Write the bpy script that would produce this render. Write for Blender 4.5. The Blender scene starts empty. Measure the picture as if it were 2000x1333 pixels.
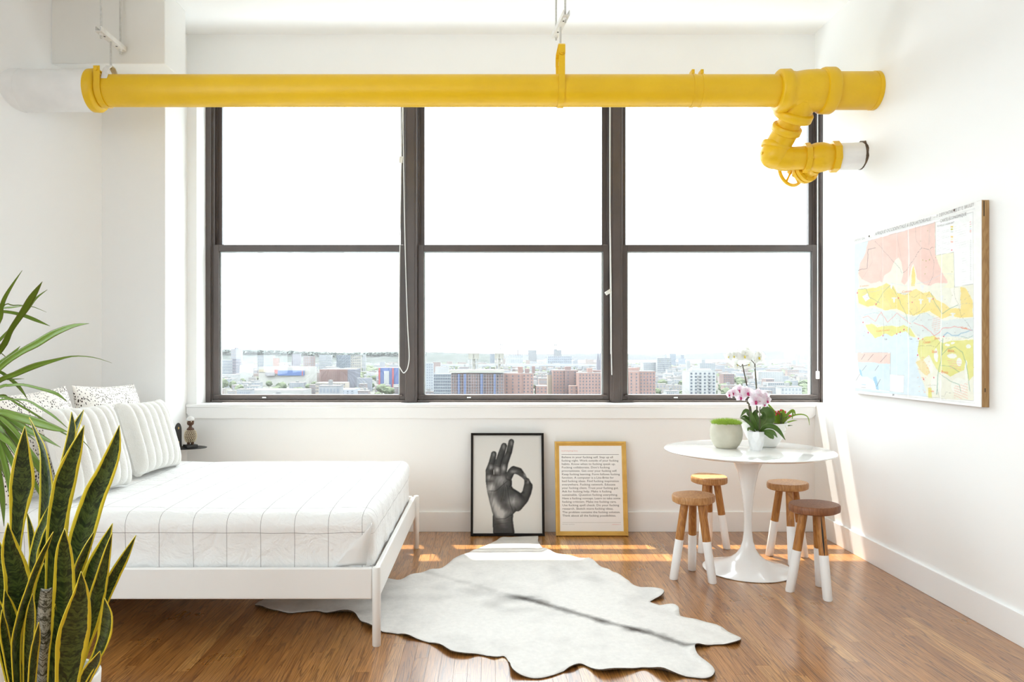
import bpy, bmesh, math, random
import numpy as np
from mathutils import Vector, Matrix, noise as mnoise
from mathutils.geometry import delaunay_2d_cdt

random.seed(7)
SC = bpy.context.scene
COL = SC.collection

# ------------------------------------------------------------------ camera
F, CX, CY, H = 1420.0, 954.0, 688.0, 1.305      # focal length in pixels, vanishing point, eye height
cam_d = bpy.data.cameras.new('camera')
cam = bpy.data.objects.new('camera', cam_d)
COL.objects.link(cam)
cam.location = (0, 0, H)
cam.rotation_euler = (math.radians(90), 0, 0)
cam_d.sensor_width = 36.0
cam_d.lens = 36.0 * F / 2000.0
cam_d.shift_x = (1000.0 - CX) / 2000.0
cam_d.shift_y = (CY - 666.5) / 2000.0
cam_d.clip_start = 0.05
cam_d.clip_end = 30000
SC.camera = cam

# ------------------------------------------------------------------ sky, sun, exposure
SKY = 3.9
world = bpy.data.worlds.new('bright_hazy_sky')
SC.world = world
world.use_nodes = True
bg = world.node_tree.nodes['Background']
bg.inputs[0].default_value = (0.85, 0.94, 1.0, 1)
bg.inputs[1].default_value = SKY

sun_d = bpy.data.lights.new('sun', 'SUN')
sun_d.energy = 9.0
sun_d.angle = math.radians(0.8)
sun_d.color = (1.0, 0.95, 0.86)
sun = bpy.data.objects.new('sun', sun_d)
COL.objects.link(sun)
sun.rotation_euler = Vector((0.38, -1.0, -2.7)).to_track_quat('-Z', 'Y').to_euler()
sun.location = (-3, 12, 14)

def portal(loc, sx, sy, rot):
    l = bpy.data.lights.new('window_daylight_portal', 'AREA')
    l.shape = 'RECTANGLE'; l.size = sx; l.size_y = sy
    o = bpy.data.objects.new('window_daylight_portal', l)
    COL.objects.link(o); o.location = loc; o.rotation_euler = rot
    l.cycles.is_portal = True
    return o
portal((0.19, 5.66, 2.12), 4.7, 2.5, (math.radians(-90), 0, 0))
portal((-2.05, -3.05, 2.52), 1.7, 1.9, (math.radians(90), 0, 0))  # at the added rear window

portal((-3.42, -0.1, 2.1), 4.6, 2.4, (math.radians(90), 0, math.radians(-90)))  # at the added side window

SC.view_settings.view_transform = 'Standard'
SC.view_settings.look = 'None'
SC.view_settings.gamma = 1.0
SC.view_settings.use_curve_mapping = False
SC.view_settings.exposure = 0.88
try:
    SC.cycles.max_bounces = 10
    SC.cycles.diffuse_bounces = 6
    SC.cycles.glossy_bounces = 4
    SC.cycles.transmission_bounces = 8
    SC.cycles.transparent_max_bounces = 16
    SC.cycles.sample_clamp_indirect = 10.0
    SC.cycles.caustics_reflective = False
    SC.cycles.caustics_refractive = False
except Exception:
    pass

# ------------------------------------------------------------------ helpers
def P(px, py, Y):
    return Vector(((px - CX) / F * Y, Y, H - (py - CY) / F * Y))

def FL(px, py, z=0.0):
    Y = F * (H - z) / (py - CY)
    return Vector(((px - CX) / F * Y, Y, z))

def tag(o, label=None, cat=None, group=None, kind=None):
    if label: o['label'] = label
    if cat: o['category'] = cat
    if group: o['group'] = group
    if kind: o['kind'] = kind
    return o

def thing(name, label, cat, loc=(0, 0, 0), group=None, rot=None):
    o = bpy.data.objects.new(name, None)
    COL.objects.link(o)
    o.location = loc
    if rot: o.rotation_euler = rot
    o.empty_display_size = 0.05
    return tag(o, label, cat, group)

def smooth(me, on=True):
    if on:
        me.polygons.foreach_set('use_smooth', [True] * len(me.polygons))

def root_loc(parent):
    v = Vector((0, 0, 0))
    while parent is not None:
        v += parent.location
        parent = parent.parent
    return v

class MB:
    """collects shapes into one mesh object"""
    def __init__(self):
        self.v = []; self.f = []; self.uv = {}; self.mi = {}
    def add(self, vs, fs, mi=None):
        n = len(self.v)
        self.v += [tuple(a) for a in vs]
        for f in fs:
            if mi is not None: self.mi[len(self.f)] = mi
            self.f.append(tuple(i + n for i in f))
        return self
    def box(self, x0, x1, y0, y1, z0, z1, mi=None):
        vs = [(x0, y0, z0), (x1, y0, z0), (x1, y1, z0), (x0, y1, z0), (x0, y0, z1), (x1, y0, z1), (x1, y1, z1), (x0, y1, z1)]
        fs = [(0, 3, 2, 1), (4, 5, 6, 7), (0, 1, 5, 4), (1, 2, 6, 5), (2, 3, 7, 6), (3, 0, 4, 7)]
        return self.add(vs, fs, mi)
    def prism(self, pts, z0, z1):
        n = len(pts)
        vs = [(p[0], p[1], z0) for p in pts] + [(p[0], p[1], z1) for p in pts]
        fs = [tuple(range(n - 1, -1, -1)), tuple(range(n, 2 * n))]
        fs += [(i, (i + 1) % n, n + (i + 1) % n, n + i) for i in range(n)]
        return self.add(vs, fs)
    def rev(self, prof, origin=(0, 0, 0), axis=(0, 0, 1), segs=32, closed=False, cap=True, phase=0.0):
        """revolve (distance, radius) pairs around an axis"""
        o = Vector(origin); d = Vector(axis).normalized()
        a = d.orthogonal().normalized() if abs(d.z) < 0.99 else Vector((1, 0, 0))
        b = d.cross(a)
        vs = []; fs = []
        m = len(prof)
        for (t, r) in prof:
            for k in range(segs):
                q = 2 * math.pi * k / segs + phase
                vs.append(o + d * t + (a * math.cos(q) + b * math.sin(q)) * max(r, 1e-5))
        for i in range(m - 1):
            for k in range(segs):
                k2 = (k + 1) % segs
                fs.append((i * segs + k, i * segs + k2, (i + 1) * segs + k2, (i + 1) * segs + k))
        if cap:
            if prof[0][1] > 1e-4: fs.append(tuple(range(segs - 1, -1, -1)))
            if prof[-1][1] > 1e-4: fs.append(tuple((m - 1) * segs + k for k in range(segs)))
        return self.add(vs, fs)
    def tube(self, pts, rad, segs=12, cap=True, closed=False):
        pts = [Vector(p) for p in pts]
        n = len(pts)
        rads = rad if isinstance(rad, (list, tuple)) else [rad] * n
        vs = []; fs = []
        prev = None
        for i, p in enumerate(pts):
            if closed:
                t = pts[(i + 1) % n] - pts[i - 1]
            else:
                t = pts[min(i + 1, n - 1)] - pts[max(i - 1, 0)]
            t.normalize()
            if prev is None:
                a = t.orthogonal().normalized()
            else:
                a = prev - t * prev.dot(t)
                if a.length < 1e-6: a = t.orthogonal()
                a.normalize()
            prev = a
            b = t.cross(a)
            for k in range(segs):
                q = 2 * math.pi * k / segs
                vs.append(p + (a * math.cos(q) + b * math.sin(q)) * rads[i])
        m = n if closed else n - 1
        for i in range(m):
            j = (i + 1) % n
            for k in range(segs):
                k2 = (k + 1) % segs
                fs.append((i * segs + k, i * segs + k2, j * segs + k2, j * segs + k))
        if cap and not closed:
            fs.append(tuple(range(segs - 1, -1, -1)))
            fs.append(tuple((n - 1) * segs + k for k in range(segs)))
        return self.add(vs, fs)
    def ball(self, c, r, segs=12, rings=8, scale=(1, 1, 1)):
        prof = [(-math.cos(math.pi * i / rings) * r, math.sin(math.pi * i / rings) * r) for i in range(rings + 1)]
        n = len(self.v)
        self.rev(prof, (0, 0, 0), (0, 0, 1), segs)
        for i in range(n, len(self.v)):
            x, y, z = self.v[i]
            self.v[i] = (x * scale[0] + c[0], y * scale[1] + c[1], z * scale[2] + c[2])
        return self
    def mesh(self, name='mesh', off=(0, 0, 0)):
        me = bpy.data.meshes.new(name)
        ox, oy, oz = off
        me.from_pydata([(x - ox, y - oy, z - oz) for x, y, z in self.v], [], self.f)
        return me
    def build(self, name, mat, parent=None, sm=False, bevel=0.0, local=False, label=None, segs=2, angle=40):
        off = (0, 0, 0) if (parent is None or local) else root_loc(parent)
        me = self.mesh(name, off)
        o = obj(name, me, mat, parent, sm)
        for i, mi in self.mi.items(): me.polygons[i].material_index = mi
        if bevel > 0:
            b = o.modifiers.new('bevel', 'BEVEL'); b.width = bevel; b.segments = segs
            b.limit_method = 'ANGLE'; b.angle_limit = math.radians(angle)
            if sm is False:
                smooth(me)
                try:
                    me.set_sharp_from_angle(angle=math.radians(30))
                except Exception:
                    pass
        if label: o['label'] = label
        return o

def obj(name, me, mat, parent=None, sm=False):
    o = bpy.data.objects.new(name, me)
    COL.objects.link(o)
    for m in (mat if isinstance(mat, (list, tuple)) else [mat]):
        if m is not None: me.materials.append(m)
    if sm:
        smooth(me)
        try:
            me.set_sharp_from_angle(angle=math.radians(sm if not isinstance(sm, bool) else 50))
        except Exception:
            pass
    if parent is not None: o.parent = parent
    return o

def copy_tree(o, parent=None):
    c = o.copy(); COL.objects.link(c); c.parent = parent
    for ch in list(o.children): copy_tree(ch, c)
    return c

# ------------------------------------------------------------------ materials
class NT:
    def __init__(self, mat):
        self.t = mat.node_tree; self.n = self.t.nodes; self.l = self.t.links
    def new(self, typ, **kw):
        nd = self.n.new(typ)
        for k, v in kw.items(): setattr(nd, k, v)
        return nd
    def link(self, a, b): self.l.new(a, b)
    def math(self, op, a, b=None, c=None, clamp=False):
        nd = self.new('ShaderNodeMath', operation=op); nd.use_clamp = clamp
        for i, x in enumerate((a, b, c)):
            if x is None: continue
            if hasattr(x, 'is_output'): self.link(x, nd.inputs[i])
            else: nd.inputs[i].default_value = x
        return nd.outputs[0]
    def mix(self, fac, a, b):
        nd = self.new('ShaderNodeMix', data_type='RGBA')
        for i, x in ((0, fac), (6, a), (7, b)):
            if hasattr(x, 'is_output'): self.link(x, nd.inputs[i])
            elif i == 0: nd.inputs[0].default_value = x
            else: nd.inputs[i].default_value = (x[0], x[1], x[2], 1)
        return nd.outputs[2]
    def noise(self, vec, scale, detail=2, rough=0.5, dist=0.0):
        nd = self.new('ShaderNodeTexNoise')
        nd.inputs['Scale'].default_value = scale; nd.inputs['Detail'].default_value = detail
        nd.inputs['Roughness'].default_value = rough; nd.inputs['Distortion'].default_value = dist
        if vec is not None: self.link(vec, nd.inputs['Vector'])
        return nd.outputs[0]
    def ramp(self, fac, stops, interp='LINEAR'):
        nd = self.new('ShaderNodeValToRGB'); cr = nd.color_ramp; cr.interpolation = interp
        while len(cr.elements) > 1: cr.elements.remove(cr.elements[-1])
        for i, (p, c) in enumerate(stops):
            e = cr.elements[0] if i == 0 else cr.elements.new(p)
            e.position = p; e.color = (c[0], c[1], c[2], 1)
        self.link(fac, nd.inputs[0])
        return nd.outputs[0]
    def bump(self, h, strength=0.2, dist=0.01):
        nd = self.new('ShaderNodeBump'); nd.inputs['Strength'].default_value = strength
        nd.inputs['Distance'].default_value = dist
        self.link(h, nd.inputs['Height'])
        return nd.outputs[0]
    def coord(self, kind='Object'):
        return self.new('ShaderNodeTexCoord').outputs[kind]
    def pos(self):
        return self.new('ShaderNodeNewGeometry').outputs['Position']
    def mapv(self, vec, scale=(1, 1, 1), loc=(0, 0, 0), rot=(0, 0, 0)):
        nd = self.new('ShaderNodeMapping')
        nd.inputs['Scale'].default_value = scale; nd.inputs['Location'].default_value = loc
        nd.inputs['Rotation'].default_value = rot
        self.link(vec, nd.inputs['Vector'])
        return nd.outputs[0]
    def sep(self, v):
        nd = self.new('ShaderNodeSeparateXYZ'); self.link(v, nd.inputs[0]); return nd.outputs
    def comb(self, x, y, z):
        nd = self.new('ShaderNodeCombineXYZ')
        for i, a in enumerate((x, y, z)):
            if hasattr(a, 'is_output'): self.link(a, nd.inputs[i])
            else: nd.inputs[i].default_value = a
        return nd.outputs[0]

def mat(name, col, rough=0.5, metal=0.0, spec=0.5, coat=0.0, sheen=0.0):
    m = bpy.data.materials.new(name); m.use_nodes = True
    b = m.node_tree.nodes['Principled BSDF']
    b.inputs['Base Color'].default_value = (col[0], col[1], col[2], 1)
    b.inputs['Roughness'].default_value = rough
    b.inputs['Metallic'].default_value = metal
    b.inputs['Specular IOR Level'].default_value = spec
    b.inputs['Coat Weight'].default_value = coat
    b.inputs['Coat Roughness'].default_value = 0.08
    b.inputs['Sheen Weight'].default_value = sheen
    m.diffuse_color = (col[0], col[1], col[2], 1)
    return m

def bsdf(m): return m.node_tree.nodes['Principled BSDF']

def varied(name, c1, c2, scale, rough=0.5, bump=0.0, detail=3, spec=0.5, bscale=None, sheen=0.0, coat=0.0, stretch=(1, 1, 1), bdist=0.01):
    """two tones of one colour mixed by noise, with an optional fine relief"""
    m = mat(name, c1, rough, 0, spec, coat, sheen); n = NT(m); b = bsdf(m)
    v = n.mapv(n.coord('Object'), stretch)
    f = n.noise(v, scale, detail)
    f = n.ramp(f, [(0.3, (0, 0, 0)), (0.7, (1, 1, 1))])
    n.link(n.mix(f, c1, c2), b.inputs['Base Color'])
    if bump > 0:
        h = n.noise(v, bscale or scale * 6, 3)
        n.link(n.bump(h, bump, bdist), b.inputs['Normal'])
    return m

M = {}
WHITE = (0.86, 0.855, 0.835)
M['wall'] = varied('wall_paint', (0.885, 0.887, 0.88), (0.87, 0.872, 0.862), 1.2, 0.7, 0.05, bscale=60, spec=0.3, bdist=0.002)
M['trim'] = varied('trim_paint', (0.89, 0.892, 0.89), (0.875, 0.877, 0.872), 2.0, 0.4, 0.02, bscale=40, spec=0.4, bdist=0.002)
M['grey_paint'] = varied('soffit_paint', (0.66, 0.65, 0.61), (0.62, 0.61, 0.57), 3, 0.7, 0.05, bscale=50, spec=0.3, bdist=0.002)
M['soffit_panel'] = varied('soffit_front_grey', (0.79, 0.775, 0.735), (0.77, 0.755, 0.715), 3, 0.7, 0.05, bscale=50, spec=0.3, bdist=0.002)
M['bronze'] = varied('bronze_aluminium', (0.098, 0.076, 0.069), (0.08, 0.064, 0.059), 6, 0.35, 0.03, bscale=80, bdist=0.001)
M['bead'] = mat('aluminium_glazing_bead', (0.62, 0.66, 0.67), 0.35, 0.6)
M['yellow'] = varied('yellow_gloss_paint', (0.80, 0.495, 0.006), (0.74, 0.45, 0.005), 5, 0.42, 0.35, bscale=38, bdist=0.004, coat=0.0)
M['pipe_white'] = varied('white_pipe_paint', (0.83, 0.83, 0.82), (0.78, 0.78, 0.77), 8, 0.55, 0.1, bscale=40, bdist=0.003)
M['steel_white'] = varied('white_painted_steel', (0.82, 0.81, 0.79), (0.74, 0.73, 0.70), 30, 0.45)
M['rod'] = varied('galvanised_rod', (0.62, 0.61, 0.58), (0.5, 0.49, 0.46), 60, 0.45, 0.2, bscale=300, bdist=0.001)
M['dark'] = mat('shadow_black', (0.02, 0.018, 0.015), 0.7)
M['plaster'] = varied('broken_plaster', (0.05, 0.033, 0.02), (0.16, 0.11, 0.07), 40, 0.9, 0.4)  # also colours the dark rim and underside of the rug
M['bed_white'] = varied('white_powder_coat', (0.84, 0.83, 0.81), (0.82, 0.81, 0.79), 4, 0.38, 0.02, bscale=120, bdist=0.001)
M['white_gloss'] = mat('white_lacquer', (0.88, 0.88, 0.87), 0.12, 0, 0.5, 0.4)
M['black_frame'] = varied('black_frame_wood', (0.010, 0.008, 0.007), (0.015, 0.011, 0.010), 20, 0.6, spec=0.15)
M['black_steel'] = varied('black_powder_coat', (0.02, 0.02, 0.021), (0.028, 0.028, 0.028), 60, 0.5)
M['brass'] = mat('brass', (0.75, 0.52, 0.2), 0.3, 1.0)
M['gold'] = varied('gilded_frame', (0.62, 0.36, 0.07), (0.72, 0.45, 0.11), 14, 0.34, 0.1, bscale=90, bdist=0.001)
M['paper'] = varied('poster_paper', (0.93, 0.93, 0.92), (0.92, 0.918, 0.905), 4, 0.6)
M['ink'] = mat('dark_print_ink', (0.035, 0.028, 0.026), 0.6)
M['ink_red'] = mat('red_print_ink', (0.75, 0.09, 0.07), 0.6)
M['ink_grey'] = mat('grey_print_ink', (0.30, 0.28, 0.27), 0.6)
M['ink_orange'] = mat('orange_print_ink', (0.80, 0.28, 0.10), 0.6)
M['cord'] = mat('white_bead_cord', (0.82, 0.83, 0.82), 0.4)
M['clear_plastic'] = mat('pale_plastic', (0.78, 0.78, 0.74), 0.25)
M['pot_white'] = varied('glazed_white_pot', (0.86, 0.855, 0.83), (0.84, 0.83, 0.80), 5, 0.28)
M['facet'] = mat('white_matt_ceramic', (0.85, 0.86, 0.87), 0.3)
M['soil'] = varied('potting_bark', (0.05, 0.035, 0.02), (0.13, 0.085, 0.05), 90, 0.9, 0.8, bscale=140)
M['stem'] = varied('orchid_stem', (0.10, 0.10, 0.04), (0.07, 0.045, 0.04), 30, 0.5)
M['concrete'] = varied('pale_concrete', (0.58, 0.55, 0.45), (0.50, 0.47, 0.37), 14, 0.8, 0.25, bscale=90, bdist=0.002)
M['hair_white'] = varied('white_felt', (0.86, 0.85, 0.83), (0.75, 0.74, 0.72), 200, 0.9, 0.5, bscale=400)
M['brown_wood'] = varied('dark_brown_wood', (0.10, 0.045, 0.022), (0.075, 0.032, 0.016), 60, 0.5, stretch=(1, 1, 0.2))
M['cream'] = varied('cream_beads', (0.78, 0.70, 0.54), (0.66, 0.57, 0.40), 200, 0.5)

def glass_mat(name='window_glass', f0=0.035, f1=0.9, rough=0.01, tint=(0.97, 0.98, 0.975)):
    m = bpy.data.materials.new(name); m.use_nodes = True
    n = NT(m); n.n.clear()
    out = n.new('ShaderNodeOutputMaterial'); tr = n.new('ShaderNodeBsdfTransparent'); gl = n.new('ShaderNodeBsdfGlossy')
    tr.inputs[0].default_value = (*tint, 1); gl.inputs['Roughness'].default_value = rough
    lw = n.new('ShaderNodeLayerWeight')
    fr = n.math('MULTIPLY_ADD', n.math('POWER', lw.outputs['Facing'], 5.0), f1, f0)
    mx = n.new('ShaderNodeMixShader')
    n.link(fr, mx.inputs[0]); n.link(tr.outputs[0], mx.inputs[1]); n.link(gl.outputs[0], mx.inputs[2])
    n.link(mx.outputs[0], out.inputs[0])
    return m
M['glass'] = glass_mat()
M['picture_glass'] = glass_mat('non_glare_picture_glass', 0.008, 0.35, 0.05, (1, 1, 1))

def floor_mat():
    m = mat('oak_strip_floor', (0.2, 0.1, 0.04), 0.3, 0, 0.5, 0.75); n = NT(m); b = bsdf(m)
    b.inputs['Coat Roughness'].default_value = 0.2
    rnd = n.new('ShaderNodeObjectInfo').outputs['Random']
    p = n.sep(n.pos())
    off = n.math('MULTIPLY', rnd, 173.0)
    offx = n.math('MULTIPLY', rnd, 41.0)
    # flowing cathedral grain: contour lines of a long stretched noise
    v = n.comb(n.math('ADD', n.math('MULTIPLY', p[0], 13.0), offx), n.math('MULTIPLY', p[1], 0.62), off)
    lo = n.noise(v, 1.0, 2.0, 0.5, 0.18)
    wig = n.noise(n.comb(n.math('MULTIPLY', p[0], 30.0), n.math('MULTIPLY', p[1], 22.0), off), 1.0, 2)
    ph = n.math('MULTIPLY_ADD', lo, 120.0, n.math('MULTIPLY', wig, 3.0))
    ring = n.math('SINE', ph)
    ring = n.math('MULTIPLY_ADD', ring, 0.5, 0.5)
    ring = n.math('POWER', ring, 3.2)
    # fine pores
    v2 = n.comb(n.math('MULTIPLY', p[0], 260.0), n.math('MULTIPLY', p[1], 7.0), off)
    pore = n.noise(v2, 1.0, 3, 0.6)
    pore = n.ramp(pore, [(0.38, (0, 0, 0)), (0.62, (1, 1, 1))])
    base = n.ramp(rnd, [(0.0, (0.27, 0.110, 0.026)), (0.35, (0.42, 0.195, 0.055)), (0.7, (0.34, 0.148, 0.038)), (1.0, (0.50, 0.265, 0.088))])
    dark = n.mix(1.0, base, base)
    mul = n.new('ShaderNodeMix', data_type='RGBA', blend_type='MULTIPLY'); mul.inputs[0].default_value = 1.0
    n.link(base, mul.inputs[6])
    shade = n.ramp(ring, [(0.0, (1.12, 1.10, 1.06)), (0.55, (0.95, 0.92, 0.88)), (1.0, (0.58, 0.50, 0.43))])
    n.link(shade, mul.inputs[7])
    mul2 = n.new('ShaderNodeMix', data_type='RGBA', blend_type='MULTIPLY'); mul2.inputs[0].default_value = 1.0
    n.link(mul.outputs[2], mul2.inputs[6])
    n.link(n.ramp(pore, [(0.0, (0.66, 0.61, 0.56)), (1.0, (1.1, 1.1, 1.1))]), mul2.inputs[7])
    n.link(mul2.outputs[2], b.inputs['Base Color'])
    r = n.math('MULTIPLY_ADD', n.noise(n.pos(), 3.0, 3), 0.16, 0.22)
    n.link(r, b.inputs['Roughness'])
    n.link(n.bump(n.math('ADD', ring, pore), 0.06, 0.002), b.inputs['Normal'])
    return m
M['floor'] = floor_mat()

def stool_mat(name, c1, c2):
    m = mat(name, c1, 0.45); n = NT(m); b = bsdf(m)
    p = n.sep(n.coord('Object'))
    v = n.comb(n.math('MULTIPLY', p[0], 26.0), n.math('MULTIPLY', p[1], 26.0), n.math('MULTIPLY', p[2], 5.0))
    lo = n.noise(v, 1.0, 2, 0.5, 0.6)
    ring = n.math('MULTIPLY_ADD', n.math('SINE', n.math('MULTIPLY', lo, 40.0)), 0.5, 0.5)
    n.link(n.mix(ring, c1, c2), b.inputs['Base Color'])
    n.link(n.bump(ring, 0.06, 0.002), b.inputs['Normal'])
    return m
M['teak'] = stool_mat('teak_leg', (0.46, 0.20, 0.045), (0.33, 0.125, 0.025))
M['teak_seat'] = stool_mat('teak_seat', (0.52, 0.27, 0.10), (0.38, 0.17, 0.055))
M['teak_dark'] = stool_mat('dark_teak_seat', (0.27, 0.105, 0.04), (0.19, 0.065, 0.022))
M['map_wood'] = stool_mat('map_batten_wood', (0.44, 0.27, 0.11), (0.36, 0.20, 0.075))

def sheet_mat():
    m = mat('windowpane_cotton', (0.84, 0.835, 0.83), 0.85, 0, 0.2, 0, 0.15); n = NT(m); b = bsdf(m)
    uv = n.sep(n.new('ShaderNodeUVMap').outputs[0])
    def line(c, off, sp):
        a = n.math('ADD', c, off)
        a = n.math('MODULO', n.math('ADD', a, 100 * sp), sp)
        a = n.math('ABSOLUTE', n.math('SUBTRACT', a, sp / 2))
        return n.math('LESS_THAN', a, 0.00095)
    l = n.math('MAXIMUM', line(uv[0], 0.035, 0.152), line(uv[1], -0.047, 0.19))
    n.link(n.mix(l, (0.84, 0.835, 0.825), (0.20, 0.18, 0.175)), b.inputs['Base Color'])
    h = n.noise(n.mapv(n.coord('Object'), (5, 9, 5)), 1.6, 4, 0.6, 0.8)
    h2 = n.noise(n.coord('Object'), 14, 3, 0.6, 0.5)
    n.link(n.bump(n.math('MULTIPLY_ADD', h2, 0.3, h), 0.55, 0.03), b.inputs['Normal'])
    return m
M['sheet'] = sheet_mat()

def fur_mat():
    m = varied('white_faux_fur', (0.85, 0.84, 0.81), (0.82, 0.81, 0.77), 30, 0.95, 0.7, bscale=190, spec=0.1, sheen=0.5, bdist=0.004)
    return m
M['fur'] = fur_mat()

def spot_mat():
    m = mat('spotted_hide_print', (0.82, 0.76, 0.68), 0.85, 0, 0.2, 0, 0.2); n = NT(m); b = bsdf(m)
    v = n.mapv(n.coord('Object'), (1, 1, 0.62))
    vo = n.new('ShaderNodeTexVoronoi'); vo.inputs['Scale'].default_value = 92; vo.inputs['Randomness'].default_value = 0.9
    n.link(v, vo.inputs['Vector'])
    big = n.noise(n.coord('Object'), 5.0, 2)
    thr = n.math('MULTIPLY_ADD', big, 0.50, 0.06)
    sp = n.math('LESS_THAN', vo.outputs['Distance'], thr)
    base = n.mix(n.noise(n.coord('Object'), 3.5, 2), (0.87, 0.85, 0.81), (0.82, 0.75, 0.68))
    n.link(n.mix(sp, base, (0.045, 0.028, 0.022)), b.inputs['Base Color'])
    n.link(n.bump(n.noise(n.coord('Object'), 220, 2), 0.3, 0.003), b.inputs['Normal'])
    return m
M['spots'] = spot_mat()

def attr_mat(name, rough=0.7, noise_amt=0.0, nscale=60, bump=0.0, spec=0.3):
    m = mat(name, (0.8, 0.8, 0.8), rough, 0, spec); n = NT(m); b = bsdf(m)
    a = n.new('ShaderNodeVertexColor', layer_name='print').outputs[0]
    if noise_amt > 0:
        f = n.noise(n.coord('Object'), nscale, 4, 0.6)
        mul = n.new('ShaderNodeMix', data_type='RGBA', blend_type='MULTIPLY'); mul.inputs[0].default_value = 1.0
        n.link(a, mul.inputs[6])
        lo, hi = 1 - noise_amt, 1 + noise_amt
        n.link(n.ramp(f, [(0.3, (lo, lo, lo)), (0.7, (hi, hi, hi))]), mul.inputs[7])
        a = mul.outputs[2]
    n.link(a, b.inputs['Base Color'])
    if bump > 0:
        n.link(n.bump(n.noise(n.coord('Object'), nscale * 3, 3), bump, 0.004), b.inputs['Normal'])
    return m
M['print'] = attr_mat('flat_print', 0.6)
M['hide'] = attr_mat('cowhide_hair', 0.75, 0.05, 45, 0.35, 0.25)

def set_print(me, cols):
    a = me.color_attributes.new('print', 'FLOAT_COLOR', 'POINT')
    c = np.ones((len(me.vertices), 4), dtype=np.float32); c[:, :3] = cols
    a.data.foreach_set('color', c.ravel())

def leaf_mat(name, mid, dark, edge, edge_w, band=0.0, trans=0.25, rough=0.35, rib=None):
    """leaf blade: coloured margin from the blade's own width coordinate, cross bands along its length"""
    m = mat(name, mid, rough, 0, 0.5); n = NT(m); b = bsdf(m)
    uv = n.sep(n.new('ShaderNodeUVMap').outputs[0])
    au = n.math('ABSOLUTE', uv[0])
    rnd = n.new('ShaderNodeObjectInfo').outputs['Random']
    col = mid
    if band > 0:
        v = n.comb(n.math('MULTIPLY_ADD', au, 1.6, n.math('MULTIPLY', uv[0], 0.4)), n.math('MULTIPLY_ADD', uv[1], 34.0, n.math('MULTIPLY', au, -1.6)), n.math('MULTIPLY', rnd, 60.0))
        f = n.noise(v, 1.0, 3, 0.7, 1.2)
        col = n.mix(n.ramp(f, [(0.42, (0, 0, 0)), (0.58, (1, 1, 1))]), dark, mid)
    else:
        v = n.comb(n.math('MULTIPLY', uv[0], 5.0), n.math('MULTIPLY', uv[1], 2.0), n.math('MULTIPLY', rnd, 60.0))
        col = n.mix(n.noise(v, 1.0, 2), dark, mid)
    if rib:
        col = n.mix(n.math('LESS_THAN', au, 0.07), col, rib)
    if edge is not None:
        w = n.math('MULTIPLY_ADD', n.noise(n.comb(0.0, n.math('MULTIPLY', uv[1], 9.0), n.math('MULTIPLY', rnd, 33.0)), 1.0, 2), 0.25, edge_w - 0.12)
        col = n.mix(n.math('GREATER_THAN', au, w), col, edge)
    n.link(col, b.inputs['Base Color'])
    if trans > 0:
        out = m.node_tree.nodes['Material Output']
        tl = n.new('ShaderNodeBsdfTranslucent'); n.link(col, tl.inputs[0])
        mx = n.new('ShaderNodeMixShader'); mx.inputs[0].default_value = trans
        n.link(b.outputs[0], mx.inputs[1]); n.link(tl.outputs[0], mx.inputs[2]); n.link(mx.outputs[0], out.inputs[0])
    return m
M['snake'] = leaf_mat('snake_plant_leaf', (0.075, 0.115, 0.03), (0.012, 0.026, 0.009), (0.78, 0.64, 0.05), 0.74, 1.0, 0.12, 0.28)
M['snake_grey'] = leaf_mat('grey_banded_leaf', (0.38, 0.38, 0.33), (0.02, 0.024, 0.015), None, 0.9, 1.0, 0.05, 0.4)
M['drac'] = leaf_mat('dracaena_leaf', (0.25, 0.37, 0.055), (0.14, 0.24, 0.035), (0.14, 0.06, 0.045), 0.93, 0, 0.35, 0.3)
M['orchid_leaf'] = leaf_mat('orchid_leaf', (0.10, 0.18, 0.03), (0.06, 0.12, 0.02), None, 1, 0, 0.15, 0.3, (0.13, 0.21, 0.05))
M['lime_leaf'] = leaf_mat('lime_leaf', (0.36, 0.50, 0.06), (0.24, 0.38, 0.04), None, 1, 0, 0.4, 0.35)
def petal_mat(name, c1, c2, tr=0.45):
    m = mat(name, c1, 0.6, 0, 0.3); n = NT(m); b = bsdf(m)
    uv = n.sep(n.new('ShaderNodeUVMap').outputs[0])
    col = n.mix(n.math('POWER', n.math('SUBTRACT', 1.0, uv[1], clamp=True), 2.0), c1, c2)
    n.link(col, b.inputs['Base Color'])
    out = m.node_tree.nodes['Material Output']
    tl = n.new('ShaderNodeBsdfTranslucent'); n.link(col, tl.inputs[0])
    mx = n.new('ShaderNodeMixShader'); mx.inputs[0].default_value = tr
    n.link(b.outputs[0], mx.inputs[1]); n.link(tl.outputs[0], mx.inputs[2]); n.link(mx.outputs[0], out.inputs[0])
    return m
M['petal_white'] = petal_mat('white_petal', (0.88, 0.88, 0.87), (0.86, 0.87, 0.82))
M['petal_pink'] = petal_mat('pink_white_petal', (0.87, 0.83, 0.86), (0.84, 0.66, 0.76))
M['lip_magenta'] = mat('magenta_lip', (0.45, 0.02, 0.13), 0.5)
M['lip_yellow'] = mat('yellow_lip', (0.82, 0.66, 0.10), 0.5)
M['berry'] = mat('red_bud', (0.72, 0.03, 0.06), 0.4)
M['moss'] = leaf_mat('moss_blade', (0.42, 0.55, 0.08), (0.30, 0.44, 0.06), None, 1, 0, 0.4, 0.6)
M['bark'] = varied('grey_bark', (0.22, 0.18, 0.13), (0.15, 0.12, 0.09), 40, 0.9, 0.6)

# ================================================================== THE ROOM
D = 5.284            # inner face of the window wall
XR = 2.37            # right wall
ZC = 3.616           # ceiling
YB = -3.0            # rear wall behind the camera
ZS, ZH = 0.927, 3.295  # window sill, window head
YW = 5.45            # inner face of window frames

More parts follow.
